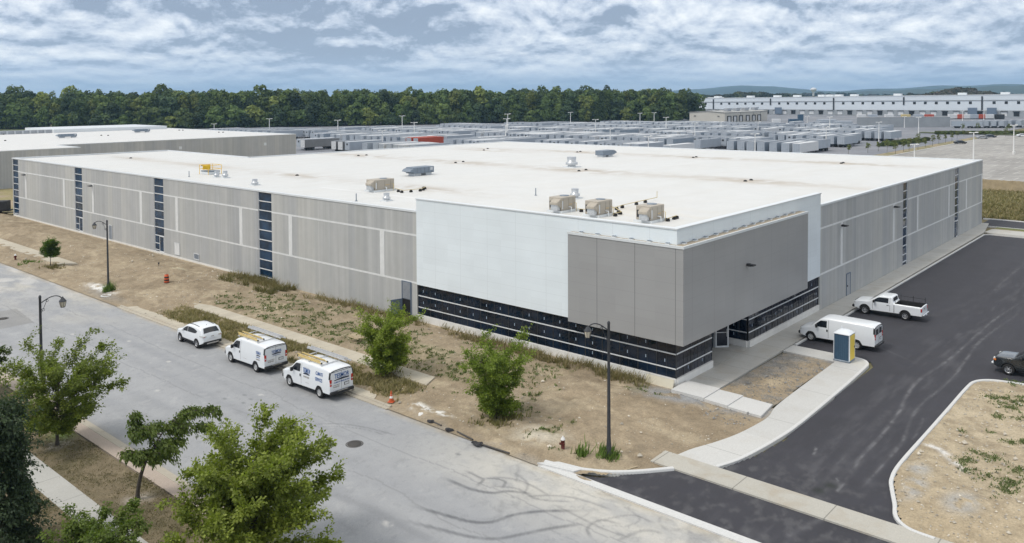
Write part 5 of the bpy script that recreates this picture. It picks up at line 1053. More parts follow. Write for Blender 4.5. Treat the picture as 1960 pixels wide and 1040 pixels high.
for x, y, rr, s, z in ((-19.8, 9.6, .42, 'in the street behind the leafy bush tree', -.012), (-23.7, 55.4, .40, 'beside the dark patch in the street', -.012)):
    m = MB().lathe([(rr+.09, z-.02), (rr+.09, z+.006), (rr+.03, z+.008)], 24, 0, caps=False).lathe([(rr, z+.004), (rr, z+.012), (.01, z+.012)], 24, 0, caps=False)
    for k in range(-4, 5): m.box(-sqrt(max(.01, rr*rr-(k*.09)**2))*.9, sqrt(max(.01, rr*rr-(k*.09)**2))*.9, k*.09-.012, k*.09+.012, z+.012, z+.018)
    tag(m.build('manhole_cover', 'cast_iron', None, (x, y, 0)), 'round iron manhole cover '+s, 'manhole cover', 'manhole covers')
t = empty('portable_toilet', (13.05, -6.68, .105), .0, 'portable toilet with blue walls, a yellow door and a white domed roof', 'portable toilet')
MB().box(-.55, .55, -.55, .55, .12, 2.05, bev=.03).build('wall', 'fibre_blue', t); MB().box(-.60, .60, -.60, .60, 0, .14, bev=.03).build('base', 'galv_dark', t)
m = MB(); [m.box(-.565, -.551, -.45+.15*k, -.41+.15*k, .2, 1.95) for k in range(7)]; m.build('rib', 'fibre_blue', t)
m = MB(); m.box(-.60, -.552, -.575, -.54, .14, 2.06); m.box(-.60, -.552, .54, .575, .14, 2.06); m.box(.52, .58, -.60, -.552, .14, 2.06); m.box(-.58, -.50, -.60, -.552, .14, 2.06); m.build('frame', 'toilet_white', t)
d = MB().box(-.46, .46, -.62, -.56, .16, 2.0, bev=.03).build('door', 'toilet_yellow', t); MB().box(.30, .38, -.645, -.621, 1.0, 1.14).build('latch', 'trim_black', d)
rf = MB(); nn = 9; vs = []
for i in range(nn):
    for j in range(nn): u, v = -1+2*i/(nn-1), -1+2*j/(nn-1); vs.append((u*.60, v*.60, 2.06+.26*(1-u**4*.9)*(1-abs(v)**3.*.9)))
rf.add(vs, [(i*nn+j, (i+1)*nn+j, (i+1)*nn+j+1, i*nn+j+1) for i in range(nn-1) for j in range(nn-1)], 0, True); rf.box(-.60, .60, -.60, .60, 2.045, 2.09); rf.lathe([(.05, 2.2), (.05, 2.42)], 8, 0, (.35, .3, 0)); rf.build('roof', 'toilet_white', t)
p = empty('pallet', (-7.5, 25.0, .2), radians(100), 'pale wooden pallet lying tilted among weeds beyond the sidewalk', 'pallet')
for k in range(7): MB().box(-.55+k*.165, -.45+k*.165, -.5, .5, .1, .12).build('board', 'pallet_wood', p)
for k in range(3): MB().box(-.55, .55, -.48+k*.43, -.38+k*.43, 0, .099).build('stringer', 'pallet_wood', p)
p.location.z = .42; p.rotation_euler = (radians(8), radians(-6), radians(100))
o = MB().box(-.03, .03, -1.05, 1.05, 0, .62).build('insulation_board', 'insulation_board', None, (-.42, 1.1, .02)); o.rotation_euler = (0, radians(14), radians(2)); tag(o, 'cream insulation board leaning against the plinth at the glazed corner', 'board')
def debris(px, py, sc, mat, label, cat, n=7, seed=1, name='debris', zz=.08):
    rr = random.Random(seed); x, y = G(px, py, zz); m = MB()
    pts = [(cos(2*pi*k/n)*sc*rr.uniform(.5, 1.2), sin(2*pi*k/n)*sc*rr.uniform(.5, 1.2)*.6) for k in range(n)]
    vs = [(a, b, rr.uniform(0, .06)) for a, b in pts]+[(a*.8, b*.8, rr.uniform(.05, .16)) for a, b in pts]+[(0, 0, .1+.1*sc)]
    m.add(vs, [(i, (i+1) % n, n+(i+1) % n, n+i) for i in range(n)]+[(n+i, n+(i+1) % n, 2*n) for i in range(n)]); o = m.build(name, mat, None, (x, y, zz-.04)); o.rotation_euler = (0, 0, rr.uniform(0, 6)); return tag(o, label, cat)
debris(800, 778, .75, 'white_sheet', 'crumpled white plastic sheeting on earth right of the traffic cone', 'plastic sheet', 11, 3, 'plastic_sheet')
debris(812, 790, .8, 'white_sheet', 'torn white sheeting spread lower down near the kerbless road edge', 'plastic sheet', 12, 8, 'plastic_sheet')
debris(293, 522, .35, 'white_sheet', 'small white sheet on earth by the barrel', 'plastic sheet', 8, 4, 'plastic_sheet')
for px, py, sc, lb in ((825, 807, .35, 'black silt sock leftmost along the road edge'), (860, 823, .4, 'black crumpled fabric by the road edge below the bushy tree'), (915, 850, .4, 'black torn fabric nearest the pale spoil heap')): debris(px, py, sc, 'debris_black', lb, 'fabric scrap', 8, int(px), 'fabric_scrap')
for L, lb in ((((830, 808), (845, 815)), 'grey pipe lying beside the black sock at the road edge'), (((875, 826), (905, 842)), 'long grey pipe lying along the road edge'), (((905, 845), (975, 868)), 'grey broken curb form lying toward the spoil heap'), (((1185, 903), (1220, 893)), 'thin wooden lath on the ground beside the lamp foot'), (((95+100, 555), (210, 560)), 'short plank near the foot of the far lamp')):
    (ax, ay), (bx, by) = [G(px, py, .08) for px, py in L]; tag(MB().tube([(ax, ay, .07), (bx, by, .09)], .05 if 'pipe' in lb or 'form' in lb else .025, 6).build('plank' if 'plank' in lb or 'lath' in lb else 'pipe', 'pallet_wood' if ('lath' in lb or 'plank' in lb) else 'cast_iron'), lb, 'plank' if 'plank' in lb or 'lath' in lb else 'pipe')
gx, gy = G(203, 567, .05); tag(MB().tube([(gx+.45*cos(t), gy+.45*sin(t), .09) for t in np.linspace(0, 2*pi, 17)], .06, 6).build('concrete_ring', 'base_concrete'), 'pale ring lying on the ground at the foot of the far lamp', 'ring')
gx, gy = G(304, 519, .05); tag(MB().tube([(gx, gy, 0), (gx, gy, 1.0)], .03, 5).box(gx-.08, gx+.08, gy-.03, gy+.03, .85, 1.05).build('marker_stake', 'cast_iron'), 'short dark marker stake in earth above the barrel', 'stake')
# ============================================================ TREES AND GROWTH
leafmat('leaf'); leafmat('blade', .8, .2); M('bark', (.07, .06, .05), .9, var=.3, scale=9, bump=.4, bscale=25); M('bark_pale', (.13, .12, .095), .9, var=.25, scale=9, bump=.3)
WIND = Vector((.66, -.75, 0))
def rot_to(d, up=None):
    return Vector(d).to_track_quat('X', 'Z').to_matrix()
def leaves(P, D, sz, rng, tone, hang=.3, wid=.36, tonevar=.16):
    """folded leaf blades: P points, D leaf directions; returns V, F, C"""
    n = len(P); D = D/np.linalg.norm(D, axis=1, keepdims=True)
    up = np.array((0, 0, 1.)) + rng.normal(0, .55, (n, 3)); S = np.cross(D, up); S /= np.linalg.norm(S, axis=1, keepdims=True)+1e-9; N = np.cross(S, D)
    L = sz*rng.uniform(.65, 1.35, (n, 1)); w = L*wid
    a = P; b = P+D*L*.5+S*w+N*L*.06; c = P+D*L-N*L*.12-np.array((0, 0, 1.))*L*hang*.5; d = P+D*L*.5-S*w+N*L*.06
    V = np.stack([a, b, c, d], 1).reshape(-1, 3); F = np.arange(4*n).reshape(n, 4)
    t = tone*(1+rng.normal(0, tonevar, (n, 1))); t = np.clip(t, .008, 1); C = np.repeat(t[:, None, :], 4, 1).reshape(-1, 3); return V, F, C
def leafy_tree(name, label, loc, H, clear, spread, prof, seed, nl, tone, tone2, sz=.10, lean=0., trunk_r=.09, nprim=26, upang=55, droop=0., wind=.25, bark='bark', sub=7, cat='tree', group='broadleaf trees along the street', top_clear=None, tip=.35):
    """trunk with tapering limbs, twigs off every limb and separate leaves along the twigs; prof(t) = reach at height share t"""
    rng = np.random.default_rng(seed); rr = random.Random(seed); r = empty(name, (*loc, .08), 0, label, cat, group)
    tk = MB(); ax = []; nseg = 12
    for i in range(nseg+1):
        t = i/nseg; z = H*.9*t; k = lean*t*t*H; ax.append(Vector((WIND.x*k+.05*sin(3*t+seed)*t*H*.3, WIND.y*k+.05*cos(2.3*t+seed)*t*H*.3, z)))
    tk.tube(ax, [trunk_r*(1.25 if i == 0 else 1-.85*i/nseg) for i in range(nseg+1)], 9)
    TP, TD = [], []
    def axis(t):
        f = t*nseg; i = min(nseg-1, int(f)); return ax[i].lerp(ax[i+1], f-i)
    for i in range(nprim):
        t = clear/H + (1-clear/H)*(i+.5*rr.random())/nprim; t = min(.98, t); p0 = axis(t); az = i*2.4+rr.uniform(-.5, .5)
        u = (t-clear/H)/(1-clear/H); reach = spread*prof(u)*rr.uniform(.75, 1.2); el = radians(upang*(.55+.6*u)+rr.uniform(-14, 14))
        d = Vector((cos(az)*cos(el), sin(az)*cos(el), sin(el))); L = reach/max(.35, cos(el)); L = min(L, H*.62)
        pts = [p0]; q = p0.copy(); dd = d.copy(); ns = 7
        for s_ in range(ns):
            dd = (dd + WIND*wind*.16*(s_/ns) + Vector((0, 0, -droop*.28*(s_/ns))) + Vector((rr.gauss(0, .09), rr.gauss(0, .09), rr.gauss(0, .07)))).normalized(); q = q+dd*L/ns; pts.append(q.copy())
        tk.tube(pts, [max(.006, trunk_r*.42*(1-.9*k/ns)*(1-.5*u)) for k in range(ns+1)], 5)
        for j in range(sub*3):
            f = rr.uniform(.16, 1)*ns; k = min(ns-1, int(f)); b0 = pts[k].lerp(pts[k+1], f-k); td = (pts[k+1]-pts[k]).normalized()
            rnd = Vector((rr.gauss(0, 1), rr.gauss(0, 1), rr.gauss(0, .6))); td = (td*.75+rnd.normalized()*.8+WIND*wind*.5+Vector((0, 0, .25-droop))).normalized(); l = tip*H*.28*rr.uniform(.45, 1.15)
            if rr.random() < .16: td = (td*.5+Vector((0, 0, .9*(1-droop)))+WIND*wind*.6+rnd.normalized()*.25).normalized(); l *= 2.3
            b1 = b0+td*l*.5; b2 = b1+(td+Vector((0, 0, -.2-droop*.8))+WIND*wind*.3).normalized()*l*.5
            if j % 2 == 0: tk.tube([b0, b1, b2], [.010, .007, .004], 4)
            TP.append((b0, b1, b2))
    T = np.array([[tuple(a) for a in t] for t in TP]); tips = T[:, 2]; fz = H/np.percentile(tips[:, 2], 99); cxy = tips[:, :2].mean(0); fr = spread/np.percentile(np.hypot(tips[:, 0]-cxy[0], tips[:, 1]-cxy[1]), 93)
    sc = lambda p: (p[0]*fr, p[1]*fr, p[2]*fz); tk.v = [sc(p) if math.hypot(p[0], p[1]) > trunk_r*1.6 or p[2] > H*.35 else (p[0], p[1], p[2]*fz) for p in tk.v]; T[:, :, :2] *= fr; T[:, :, 2] *= fz
    tk.build('trunk', bark, r); n = nl; i = rng.integers(0, len(T), n); s = rng.random(n)**.75; s2 = s[:, None]*2
    A, Bp, Cc = T[i, 0], T[i, 1], T[i, 2]; P = np.where(s2 < 1, A+(Bp-A)*s2, Bp+(Cc-Bp)*(s2-1)); D = (Cc-A); D /= np.linalg.norm(D, axis=1, keepdims=True)+1e-9
    side = rng.normal(0, 1, (n, 3)); P = P+side*.07; D = D*.8+side*.55+np.array(WIND)*wind*.8+np.array((0, 0, -.15-droop*.6))
    cl = (rng.random(len(T))**1.3)[i][:, None]; tn = np.array(tone)*(1-cl)+np.array(tone2)*cl
    V, F, C = leaves(P, D, sz, rng, tn, hang=.15+droop); npmesh('crown', V, F, 'leaf', r, C); return r
G1, G2 = (.12, .158, .026), (.21, .25, .048); GB, GB2 = (.155, .195, .03), (.26, .305, .06)
vase = lambda u: .45+.75*min(1, u*1.6)*(1 if u < .8 else 1-(u-.8)*1.5)
bushy = lambda u: .55+.55*sin(pi*min(1, u*1.05))
leafy_tree('street_tree', 'leafy green street tree with windswept shoots in front of the left lamp post', (-31.1, 22.3), 5.9, 1.2, 2.75, vase, 3, 32000, G1, G2, sz=.12, lean=.05, trunk_r=.10, nprim=38, upang=40, wind=.45, sub=8)
leafy_tree('street_tree', 'thin drooping windswept tree with a bare trunk before the pavers', (-31.0, 12.4), 4.3, 2.0, 2.05, lambda u: .5+.6*u, 14, 11000, (.085, .125, .026), (.15, .195, .048), sz=.12, lean=.42, trunk_r=.11, nprim=14, upang=26, droop=.8, wind=1.0, sub=7)
leafy_tree('street_tree', 'large bright green bushy tree at the bottom edge of the street', (-30.6, 2.75), 5.9, .9, 3.1, lambda u: .75+.45*sin(pi*min(1, .2+u*.85)), 25, 60000, GB, GB2, sz=.13, lean=.02, trunk_r=.12, nprim=54, upang=52, wind=.35, sub=9)
leafy_tree('street_tree', 'bright green tree with leaves to the ground before the grey door', (-11.2, 16.9), 4.65, .25, 1.8, lambda u: .62+.9*max(0, u-.45) if u > .45 else .62+.2*abs(u-.2), 36, 34000, (.17, .225, .03), (.27, .33, .06), sz=.11, trunk_r=.07, nprim=44, upang=36, wind=.15, sub=7)
leafy_tree('street_tree', 'green tree with leaves to the ground beside the pale spoil heap', (-12.0, 5.7), 5.0, .2, 2.0, lambda u: (.42+1.5*max(0, u-.36)) if u > .36 else .42+.12*sin(u*9), 47, 32000, (.14, .195, .028), (.23, .295, .055), sz=.11, lean=.03, trunk_r=.07, nprim=42, upang=40, wind=.2, sub=7)
leafy_tree('street_tree', 'small round headed sapling on bare earth at the end of the far sidewalk', (-12.3, 76.2), 3.3, 1.35, .95, lambda u: .7+.6*sin(pi*min(1, u+.15)), 58, 9000, (.07, .12, .022), (.12, .18, .035), sz=.13, trunk_r=.05, nprim=20, upang=30, wind=.15, sub=6)
leafy_tree('street_tree', 'dark tree crown cut off by the left edge beyond the street', (-31.6, 35.0), 3.7, 1.0, 1.6, bushy, 69, 14000, (.06, .09, .022), (.11, .15, .035), sz=.14, trunk_r=.10, nprim=24, upang=38, wind=.3, sub=6)
leafy_tree('street_tree', 'sparse small tree rising from the bottom edge beside the near sidewalk', (-35.2, 6.8), 2.9, .7, 1.75, vase, 80, 15000, (.09, .135, .024), (.15, .20, .04), sz=.12, trunk_r=.08, nprim=24, upang=45, wind=.4, droop=.15, sub=6)
leafy_tree('dark_tree', 'dark drooping tree filling the lower left corner', (-37.0, 12.1), 6.7, .5, 1.55, lambda u: .9-.5*u, 91, 42000, (.035, .058, .032), (.07, .105, .05), sz=.11, trunk_r=.13, nprim=46, upang=14, droop=.35, wind=.3, sub=8)

# ---- grass, weeds and tall dry growth as masses
def blades(name, label, n, xr, yr, dens, zf, h, tone, tone2, seed, w=.035, cat='grass', clump=5, dry=None, lean=.5):
    rng = np.random.default_rng(seed); X = rng.uniform(*xr, n); Y = rng.uniform(*yr, n); k = rng.random(n) < dens(X, Y); X, Y = X[k], Y[k]
    X = np.repeat(X, clump)+rng.normal(0, .09, len(X)*clump); Y = np.repeat(Y, clump)+rng.normal(0, .09, len(Y)*clump); Z = zf(X, Y); m = len(X)
    cn = np.repeat(rng.random(m//clump), clump)[:, None]; hh = h*np.repeat(rng.uniform(.5, 1.3, m//clump), clump)*rng.uniform(.5, 1.2, m)
    a = rng.uniform(0, 2*pi, m); S = np.stack([np.cos(a), np.sin(a), 0*a], 1); T = np.stack([rng.normal(.12, lean, m), rng.normal(-.1, lean, m), np.ones(m)], 1)*hh[:, None]
    P = np.stack([X, Y, Z-.02], 1); ww = (w*rng.uniform(.6, 1.4, m))[:, None]
    V = np.stack([P-S*ww, P+S*ww, P+T*.6+S*ww*.9, P+T-S*ww*.3], 1).reshape(-1, 3); F = np.arange(4*m).reshape(m, 4)
    c = (np.array(tone)*(1-cn)+np.array(tone2)*cn)*(1+rng.normal(0, .15, (m, 1))); C = np.repeat(np.clip(c, .01, 1)[:, None], 4, 1).reshape(-1, 3)
    o = npmesh(name, V, F, 'blade', None, C); o['kind'] = 'stuff'; return tag(o, label, cat)
ZL = lambda X, Y: np.where(X > -14.2, lot_z(X, Y), .1)
blades('dry_grass', 'tall dry brown grass on the verge between the kerb and the buried sidewalk', 9000, (-14.1, -10.95), (12, 47), lambda X, Y: weed_verge(X, Y)*(.25+.75*sst(.35, .6, fbm(X*1.5, Y*1.2, 119))), ZL, .28, (.33, .275, .155), (.20, .185, .085), 301, w=.028)
blades('weeds', 'scattered green weeds on the bare earth between the sidewalk and the wall', 9000, (-13.5, -1.5), (-1, 50), lambda X, Y: weed_lot(X, Y)*.9, ZL, .16, (.085, .14, .04), (.19, .19, .085), 302, w=.05, cat='weeds')
blades('tall_weeds', 'tall straggly brown weeds along the foot of the concrete wall and plinth', 3600, (-1.9, -.15), (1.5, 56), lambda X, Y: sst(.40, .58, fbm(X*.5, Y*.22, 321))*(.35+.65*sst(44, 50, Y)*sst(56, 53, Y)+.5*sst(25, 8, Y)), ZL, .55, (.26, .21, .11), (.16, .15, .065), 303, w=.022, cat='weeds')
blades('tall_weeds', 'clump of tall weeds by the end of the near window strip', 900, (-3.4, -.3), (44, 54), lambda X, Y: sst(.42, .55, fbm(X*.5, Y*.3, 331)), ZL, .7, (.23, .195, .10), (.14, .14, .055), 304, w=.03, cat='weeds')
blades('weeds', 'round clumps of green weeds on the earth island right of the driveway', 16000, (-9, 16.2), (-26, -14.8), lambda X, Y: weed_isl(X, Y)*1.6, lambda X, Y: .06+.16*(fbm(X*.9, Y*.9, 146)-.4), .13, (.09, .13, .045), (.15, .175, .07), 305, w=.035, cat='weeds')
def tuft(gx, gy, r0, h, n, label, tone=(.09, .14, .03), seed=1): blades('weed_clump', label, n, (gx-r0*2, gx+r0*2), (gy-r0*2, gy+r0*2), lambda X, Y: np.exp(-((X-gx)**2+(Y-gy)**2)/r0**2), ZL, h, tone, tuple(c*1.6 for c in tone), seed, w=.03, cat='weeds', lean=.25)
tuft(-11.9, -2.5, .45, .5, 260, 'weeds round the foot of the near lamp', seed=311); tuft(-13.2, 58.1, .35, .9, 160, 'tall green weeds round the foot of the far lamp', seed=312); tuft(-12.9, -1.5, .32, .75, 130, 'tall green weed between the red hydrant and the near lamp', seed=313)
tuft(-12.1, 5.4, .9, .35, 420, 'brown weeds round the foot of the tree by the spoil heap', (.14, .13, .05), 314); tuft(-11.3, 16.6, .9, .3, 400, 'brown weeds round the foot of the tree before the grey door', (.14, .13, .05), 315); tuft(-13.2, 80.5, .8, .25, 300, 'low weeds by the dark hydrant', seed=316); tuft(-12.3, 75.2, .9, .35, 300, 'dry weeds round the foot of the sapling', (.15, .13, .06), 317)
blades('lawn_grass', 'short parched grass of the verges on the near side of the street', 26000, (-41, -29.7), (0, 34), lambda X, Y: ((X < -33.9) | (X > -32.45))*(.25+.75*sst(.35, .6, fbm(X*.8, Y*.8, 180)))*1., lambda X, Y: .10+.06*(fbm(X*.8, Y*.8, 183)-.4), .07, (.19, .155, .09), (.125, .115, .055), 306, w=.018)
blades('field_grass', 'tall green and straw grass in the field before the wooden fence', 12000, (99, 131), (-16, 12), lambda X, Y: .6+0*X, lambda X, Y: .02+.9*sst(98.8, 108, X), .6, (.29, .24, .13), (.20, .19, .09), 307, w=.10, clump=4)
# ---- stones strewn over the bare earth
def stones(name, label, n, xr, yr, ok, zf, s0, seed, tone=(.46, .42, .35)):
    rng = np.random.default_rng(seed); X = rng.uniform(*xr, n); Y = rng.uniform(*yr, n); k = ok(X, Y); X, Y = X[k], Y[k]; m = len(X); s = s0*rng.lognormal(0, .5, m)
    b = np.array([(1, 0, 0), (0, 1, 0), (-1, 0, 0), (0, -1, 0), (0, 0, .8), (0, 0, -.6)]); V = (b[None]*s[:, None, None]*rng.uniform(.6, 1.3, (m, 6, 1)))+np.stack([X, Y, zf(X, Y)+.3*s], 1)[:, None]
    f = np.array([(0, 1, 4), (1, 2, 4), (2, 3, 4), (3, 0, 4)]); F = (f[None]+6*np.arange(m)[:, None, None]).reshape(-1, 3); C = np.repeat((np.array(tone)*rng.uniform(.6, 1.35, (m, 1)))[:, None], 6, 1).reshape(-1, 3)
    o = npmesh(name, V.reshape(-1, 3), F, 'earth', None, C); o['kind'] = 'stuff'; return tag(o, label, 'stones')
stones('stones', 'small stones and clods strewn over the bare earth beside the street', 5200, (-14.8, -.4), (-6, 90), lambda X, Y: (fbm(X*.5, Y*.5, 340) > .45) & ((Y > -1) | (X > -11)), ZL, .035, 401)
stones('stones', 'clods and pebbles on the earth island right of the driveway', 2600, (-9, 16), (-28, -15.4), lambda X, Y: inpoly(X, Y, isl), lambda X, Y: .06+.16*(fbm(X*.9, Y*.9, 146)-.4), .04, 402)
stones('gravel', 'grey gravel spilled in the planting bed and by the landings', 2600, (-3.5, 12), (-6.3, .0), lambda X, Y: inpoly(X, Y, bed) | ((X < -.9) & (Y < -.2)), lambda X, Y: .05+0*X, .03, 403, (.24, .24, .235))
# ============================================================ FAR: YARD, WAREHOUSES, WOODS, HILLS
M('trailer_white', (.36, .40, .45), .5, var=.07, scale=.4); M('trailer_roof', (.25, .275, .31), .6, var=.15, scale=.4); M('pole_white', (.80, .80, .78), .5, var=.04); M('trailer_roof_white', (.58, .60, .62), .5, var=.08, scale=.4); M('trailer_blue', (.26, .31, .37), .5, var=.12, scale=.4); M('trailer_dark', (.20, .20, .20), .6, var=.15); M('container_red', (.42, .07, .035), .6, var=.12); M('trailer_pale', (.62, .63, .64), .5, var=.06)
RV, RS = random.Random(5), random.Random(6)
def trailer_proto(side, roof, L=15.6, dark=False):
    r = empty('box_trailer')
    MB().box(0, L, -1.3, 1.3, 1.15, 4.02).build('cargo_box', side, r); MB().box(.02, L-.02, -1.28, 1.28, 4.022, 4.08).build('roof', roof, r)
    w = MB(); [w.lathe([(.5, -.28), (.5, .28)], 10, 0, (x, y, .5), axis='y', smooth=False) for x in (2.2, 3.5) for y in (-.95, .95)]; w.box(1.2, 4.6, -.9, .9, .55, 1.12); w.box(.05, .15, -1.1, 1.1, .5, .62); w.build('axles', 'trim_black', r)
    MB().box(L-3.6, L-3.4, -.9, -.75, 0, 1.14).box(L-3.6, L-3.4, .75, .9, 0, 1.14).build('landing_gear', 'trim_black', r)
    d = MB().box(-.03, -.001, -1.24, 1.24, 1.2, 3.95).build('rear_door', 'trailer_white' if not dark else 'trailer_pale', r)
    MB().box(-.05, -.031, -.02, .02, 1.25, 3.9).box(-.05, -.031, -.66, -.63, 1.25, 3.9).box(-.05, -.031, .63, .66, 1.25, 3.9).box(-.05, -.031, -.9, -.35, 2.0, 2.08).build('lock_bar', 'galv_dark', d)
    MB().box(L+.001, L+.06, -.35, .35, 2.9, 3.5).build('nose_unit', 'black', r)
    return r
PR = {'grey': (trailer_proto('trailer_white', 'trailer_roof'), 'grey roofed box trailer', 'grey roofed trailers in the yard'),
      'white': (trailer_proto('trailer_white', 'trailer_roof_white'), 'white roofed box trailer', 'white roofed trailers in the yard'),
      'pale': (trailer_proto('trailer_pale', 'trailer_pale'), 'pale white box trailer', 'pale trailers in the yard'),
      'blue': (trailer_proto('trailer_blue', 'trailer_roof'), 'blue grey box trailer', 'blue grey trailers in the yard'),
      'dark': (trailer_proto('trailer_dark', 'trailer_roof', dark=True), 'dark sided trailer', 'dark trailers in the yard'),
      'red': (trailer_proto('container_red', 'container_red', 13.5), 'red container trailer', 'red containers in the yard')}
ROWS = [(128, 150, 420, 0), (160, 120, 420, 0), (177, 100, 420, 1), (209, 72, 400, 0), (226, 74, 400, 1), (259, 76, 380, 0), (276, 80, 380, 1), (308, 74, 350, 0), (325, 84, 350, 1), (358, 92, 330, 0), (375, 96, 330, 1), (407, 140, 310, 0), (424, 150, 300, 1)]
cand = []
for x0, ya, yb, fl in ROWS:
    y = ya
    while y < yb:
        y += RV.uniform(3.3, 4.3) + (RV.random() < .08)*RV.uniform(4, 14)
        if y > yb or y > np.interp(x0, [144, 192, 256, 319, 392, 455], [548, 477, 425, 396, 357, 300])-30: break
        xx = x0+RV.uniform(-.7, .7); px, py = proj(xx, y, 4.1); edge = np.interp(px, [0, 22, 340, 450, 963, 1882, 1960], [300, 300, 288, 297, 271, 305, 330])
        if px < -20 or px > 1980 or (px < 563 and py > 252) or py > edge-1.5 or py < np.interp(px, [0, 560, 760, 835, 845, 980, 1200, 1316, 1700], [251, 244.5, 241, 239, 235.5, 234.5, 231.5, 233, 233]): continue
        if x0 > 380 and y > 226 and x0 < 475 and px > 1310 and px < 1480 and False: continue
        cand.append((math.hypot(xx+49, y+28), xx, y, fl, x0))
cand.sort(); used = set(); shown = []; rest = MB()
for k, (d, x, y, fl, x0) in enumerate(cand):
    px, py = proj(x, y, 4.1)
    kind = RS.choices(('white', 'grey', 'pale', 'blue'), (.2, .5, .12, .18))[0]
    if 738 < px < 822 and 258 < py < 272 and sum(1 for s in shown if s == 'red') < 2: kind = 'red'
    if 575 < px < 660 and x < 150 and py > 265: kind = 'dark'
    if k < 296:
        p, lb, gp = PR[kind]; o = p if kind not in used else copy_tree(p); used.add(kind); o.location = (x, y, 0); rw = [c for c in cand[:296] if c[4] == x0]; tag(o, '%s, %s from the right in the %s row behind the building' % (lb, ordw(1+sum(1 for c in rw if c[2] < y)), ordw(1+[q[0] for q in ROWS].index(x0))), 'trailer', gp); shown.append(kind)
        if fl and kind == 'grey' or (kind == 'white' and RS.random() < .5): o.rotation_euler = (0, 0, pi); o.location = (x+15.6, y, 0)
        else: o.rotation_euler = (0, 0, RS.uniform(-.01, .01))
    else:
        rest.box(x, x+15.6, y-1.3, y+1.3, 1.15, 4.02, 0); rest.box(x+.02, x+15.58, y-1.28, y+1.28, 4.022, 4.08, 2 if kind == 'white' else 1); rest.box(x+1.2, x+4.6, y-1.1, y+1.1, .05, 1.12, 3)
for k, (p, lb, gp) in PR.items():
    if k not in used:
        for c in list(p.children_recursive)+[p]: bpy.data.objects.remove(c)
if rest.v: o = rest.build('trailer_rows', ['trailer_white', 'trailer_roof', 'trailer_roof_white', 'trim_black']); o['kind'] = 'stuff'; tag(o, 'farthest rows of pale trailers merging into one mass before the woods', 'trailers')
print('trailers', len(cand))
# row of trailers in front of the far warehouse at the right
for i, (px, py) in enumerate(((1818, 244), (1851, 244), (1866, 244), (1883, 244), (1897, 244), (1912, 244), (1926, 243), (1945, 243))):
    x, y = G(px, py+1.5); o = copy_tree(PR['grey'][0]); o.location = (x, y-1, 0); o.rotation_euler = (0, 0, 0) if i else (0, 0, radians(-60)); tag(o, 'grey trailer behind the hedge before the far warehouse, %s from the left' % ordw(i+1) if i else 'trailer standing crosswise at the left end of the row before the far warehouse', 'trailer', 'trailers before the far warehouse')
# ---- tall light poles of the yards
def pole(x, y, h, lb='x', gp='light poles of the trailer yard', base=False):
    r = empty('light_pole', (x, y, 0), 0, lb, 'light pole', gp); MB().lathe([(.2, 0), (.16, h*.5), (.14, h)], 8, 0).build('pole', 'pole_white', r); MB().tube([(-.9, .6, h), (.9, -.6, h)], .08, 5).box(-1.3, -.5, .2, .9, h-.05, h+.12).box(.5, 1.3, -.9, -.2, h-.05, h+.2).build('lamp_head', 'pole_white', r)
    if base: MB().lathe([(.45, 0), (.45, 1.0)], 12, 0).build('base', 'base_concrete', r)
YP = ((410, 237, 255), (516, 227, 262), (647, 230, 268), (770, 222, 262), (793, 235, 272), (732, 250, 290), (972, 219, 268), (970, 228, 272), (968, 240, 280), (1092, 216, 250), (1140, 230, 268), (1168, 248, 290), (1225, 218, 250), (1252, 217, 246), (1275, 226, 262), (1330, 237, 280), (1380, 234, 258), (1445, 258, 310), (1451, 235, 264), (1545, 224, 246), (1581, 245, 288), (1588, 226, 262), (1682, 236, 272), (1731, 225, 245), (1758, 227, 262), (1241, 262, 305))
for px, pt, pb in YP:
    x, y = G(px, pb); k = (pb-183)/20.; pole(x, y, (pb-pt)/k, 'pale yard light pole rising among the trailers, %s from the left' % ordw(1+sum(1 for q in YP if q[0] < px)))
for px, pt, pb in ((1750, 279, 312), (1863, 258, 318), (1940, 244, 296), (1842, 216, 236), (1883, 215, 236)):
    x, y = G(px, pb); k = (pb-186)/20.; pole(x, y, (pb-pt)/k, 'tall white light pole of the staff parking, %s from the left' % ordw(1+sum(1 for q in (1750, 1863, 1940, 1842, 1883) if q < px)), 'light poles of the staff parking', True)
# ---- cars in the staff parking
def far_car(px, py, rz, paint, label):
    x, y = G(px, py); r = empty('parked_car', (x, y, .02), rz, label, 'car', 'cars in the staff parking'); f, b = 2.3, -2.3
    top = [(f, .62), (f-.1, .75), (f-1.0, .92), (f-1.15, .96), (f-1.9, 1.38), (b+1.3, 1.40), (b+.6, 1.05), (b+.05, .98), (b, .8)]; wx = (f-.9, b+.95)
    c = Car(top, .9, .85, .2, .28, wx, .33, [(f, .75), (f-.4, .95), (f-.9, 1), (b+.4, 1), (b, .88)], r=.12); c.shell('body', [paint, 'underbody'], r, step=.15)
    for s in (1, -1):
        c.patch('side_window', 'car_glass', r, [f-1.45, f-1.9, b+1.3, b+.85], [.93, .92, .94, .96], [1.0, 1.27, 1.28, 1.08], s)
        for w0 in wx: wheel(r, w0, s*.8, .33)
    c.top_patch('windscreen', 'car_glass', r, f-1.2, f-1.85, .66, .55); c.top_patch('rear_window', 'car_glass', r, b+1.25, b+.65, .55, .6)
far_car(1838, 275.5, radians(-50), 'car_black', 'black sedan nearest the trees in the staff parking'); far_car(1880, 266, radians(-60), 'silver_paint', 'grey car right of the black sedan in the staff parking'); far_car(1896, 263.5, radians(-60), 'navy_paint', 'dark car behind the grey one in the staff parking'); far_car(1957, 262, radians(-60), 'car_white', 'white car cut off by the right edge in the staff parking')
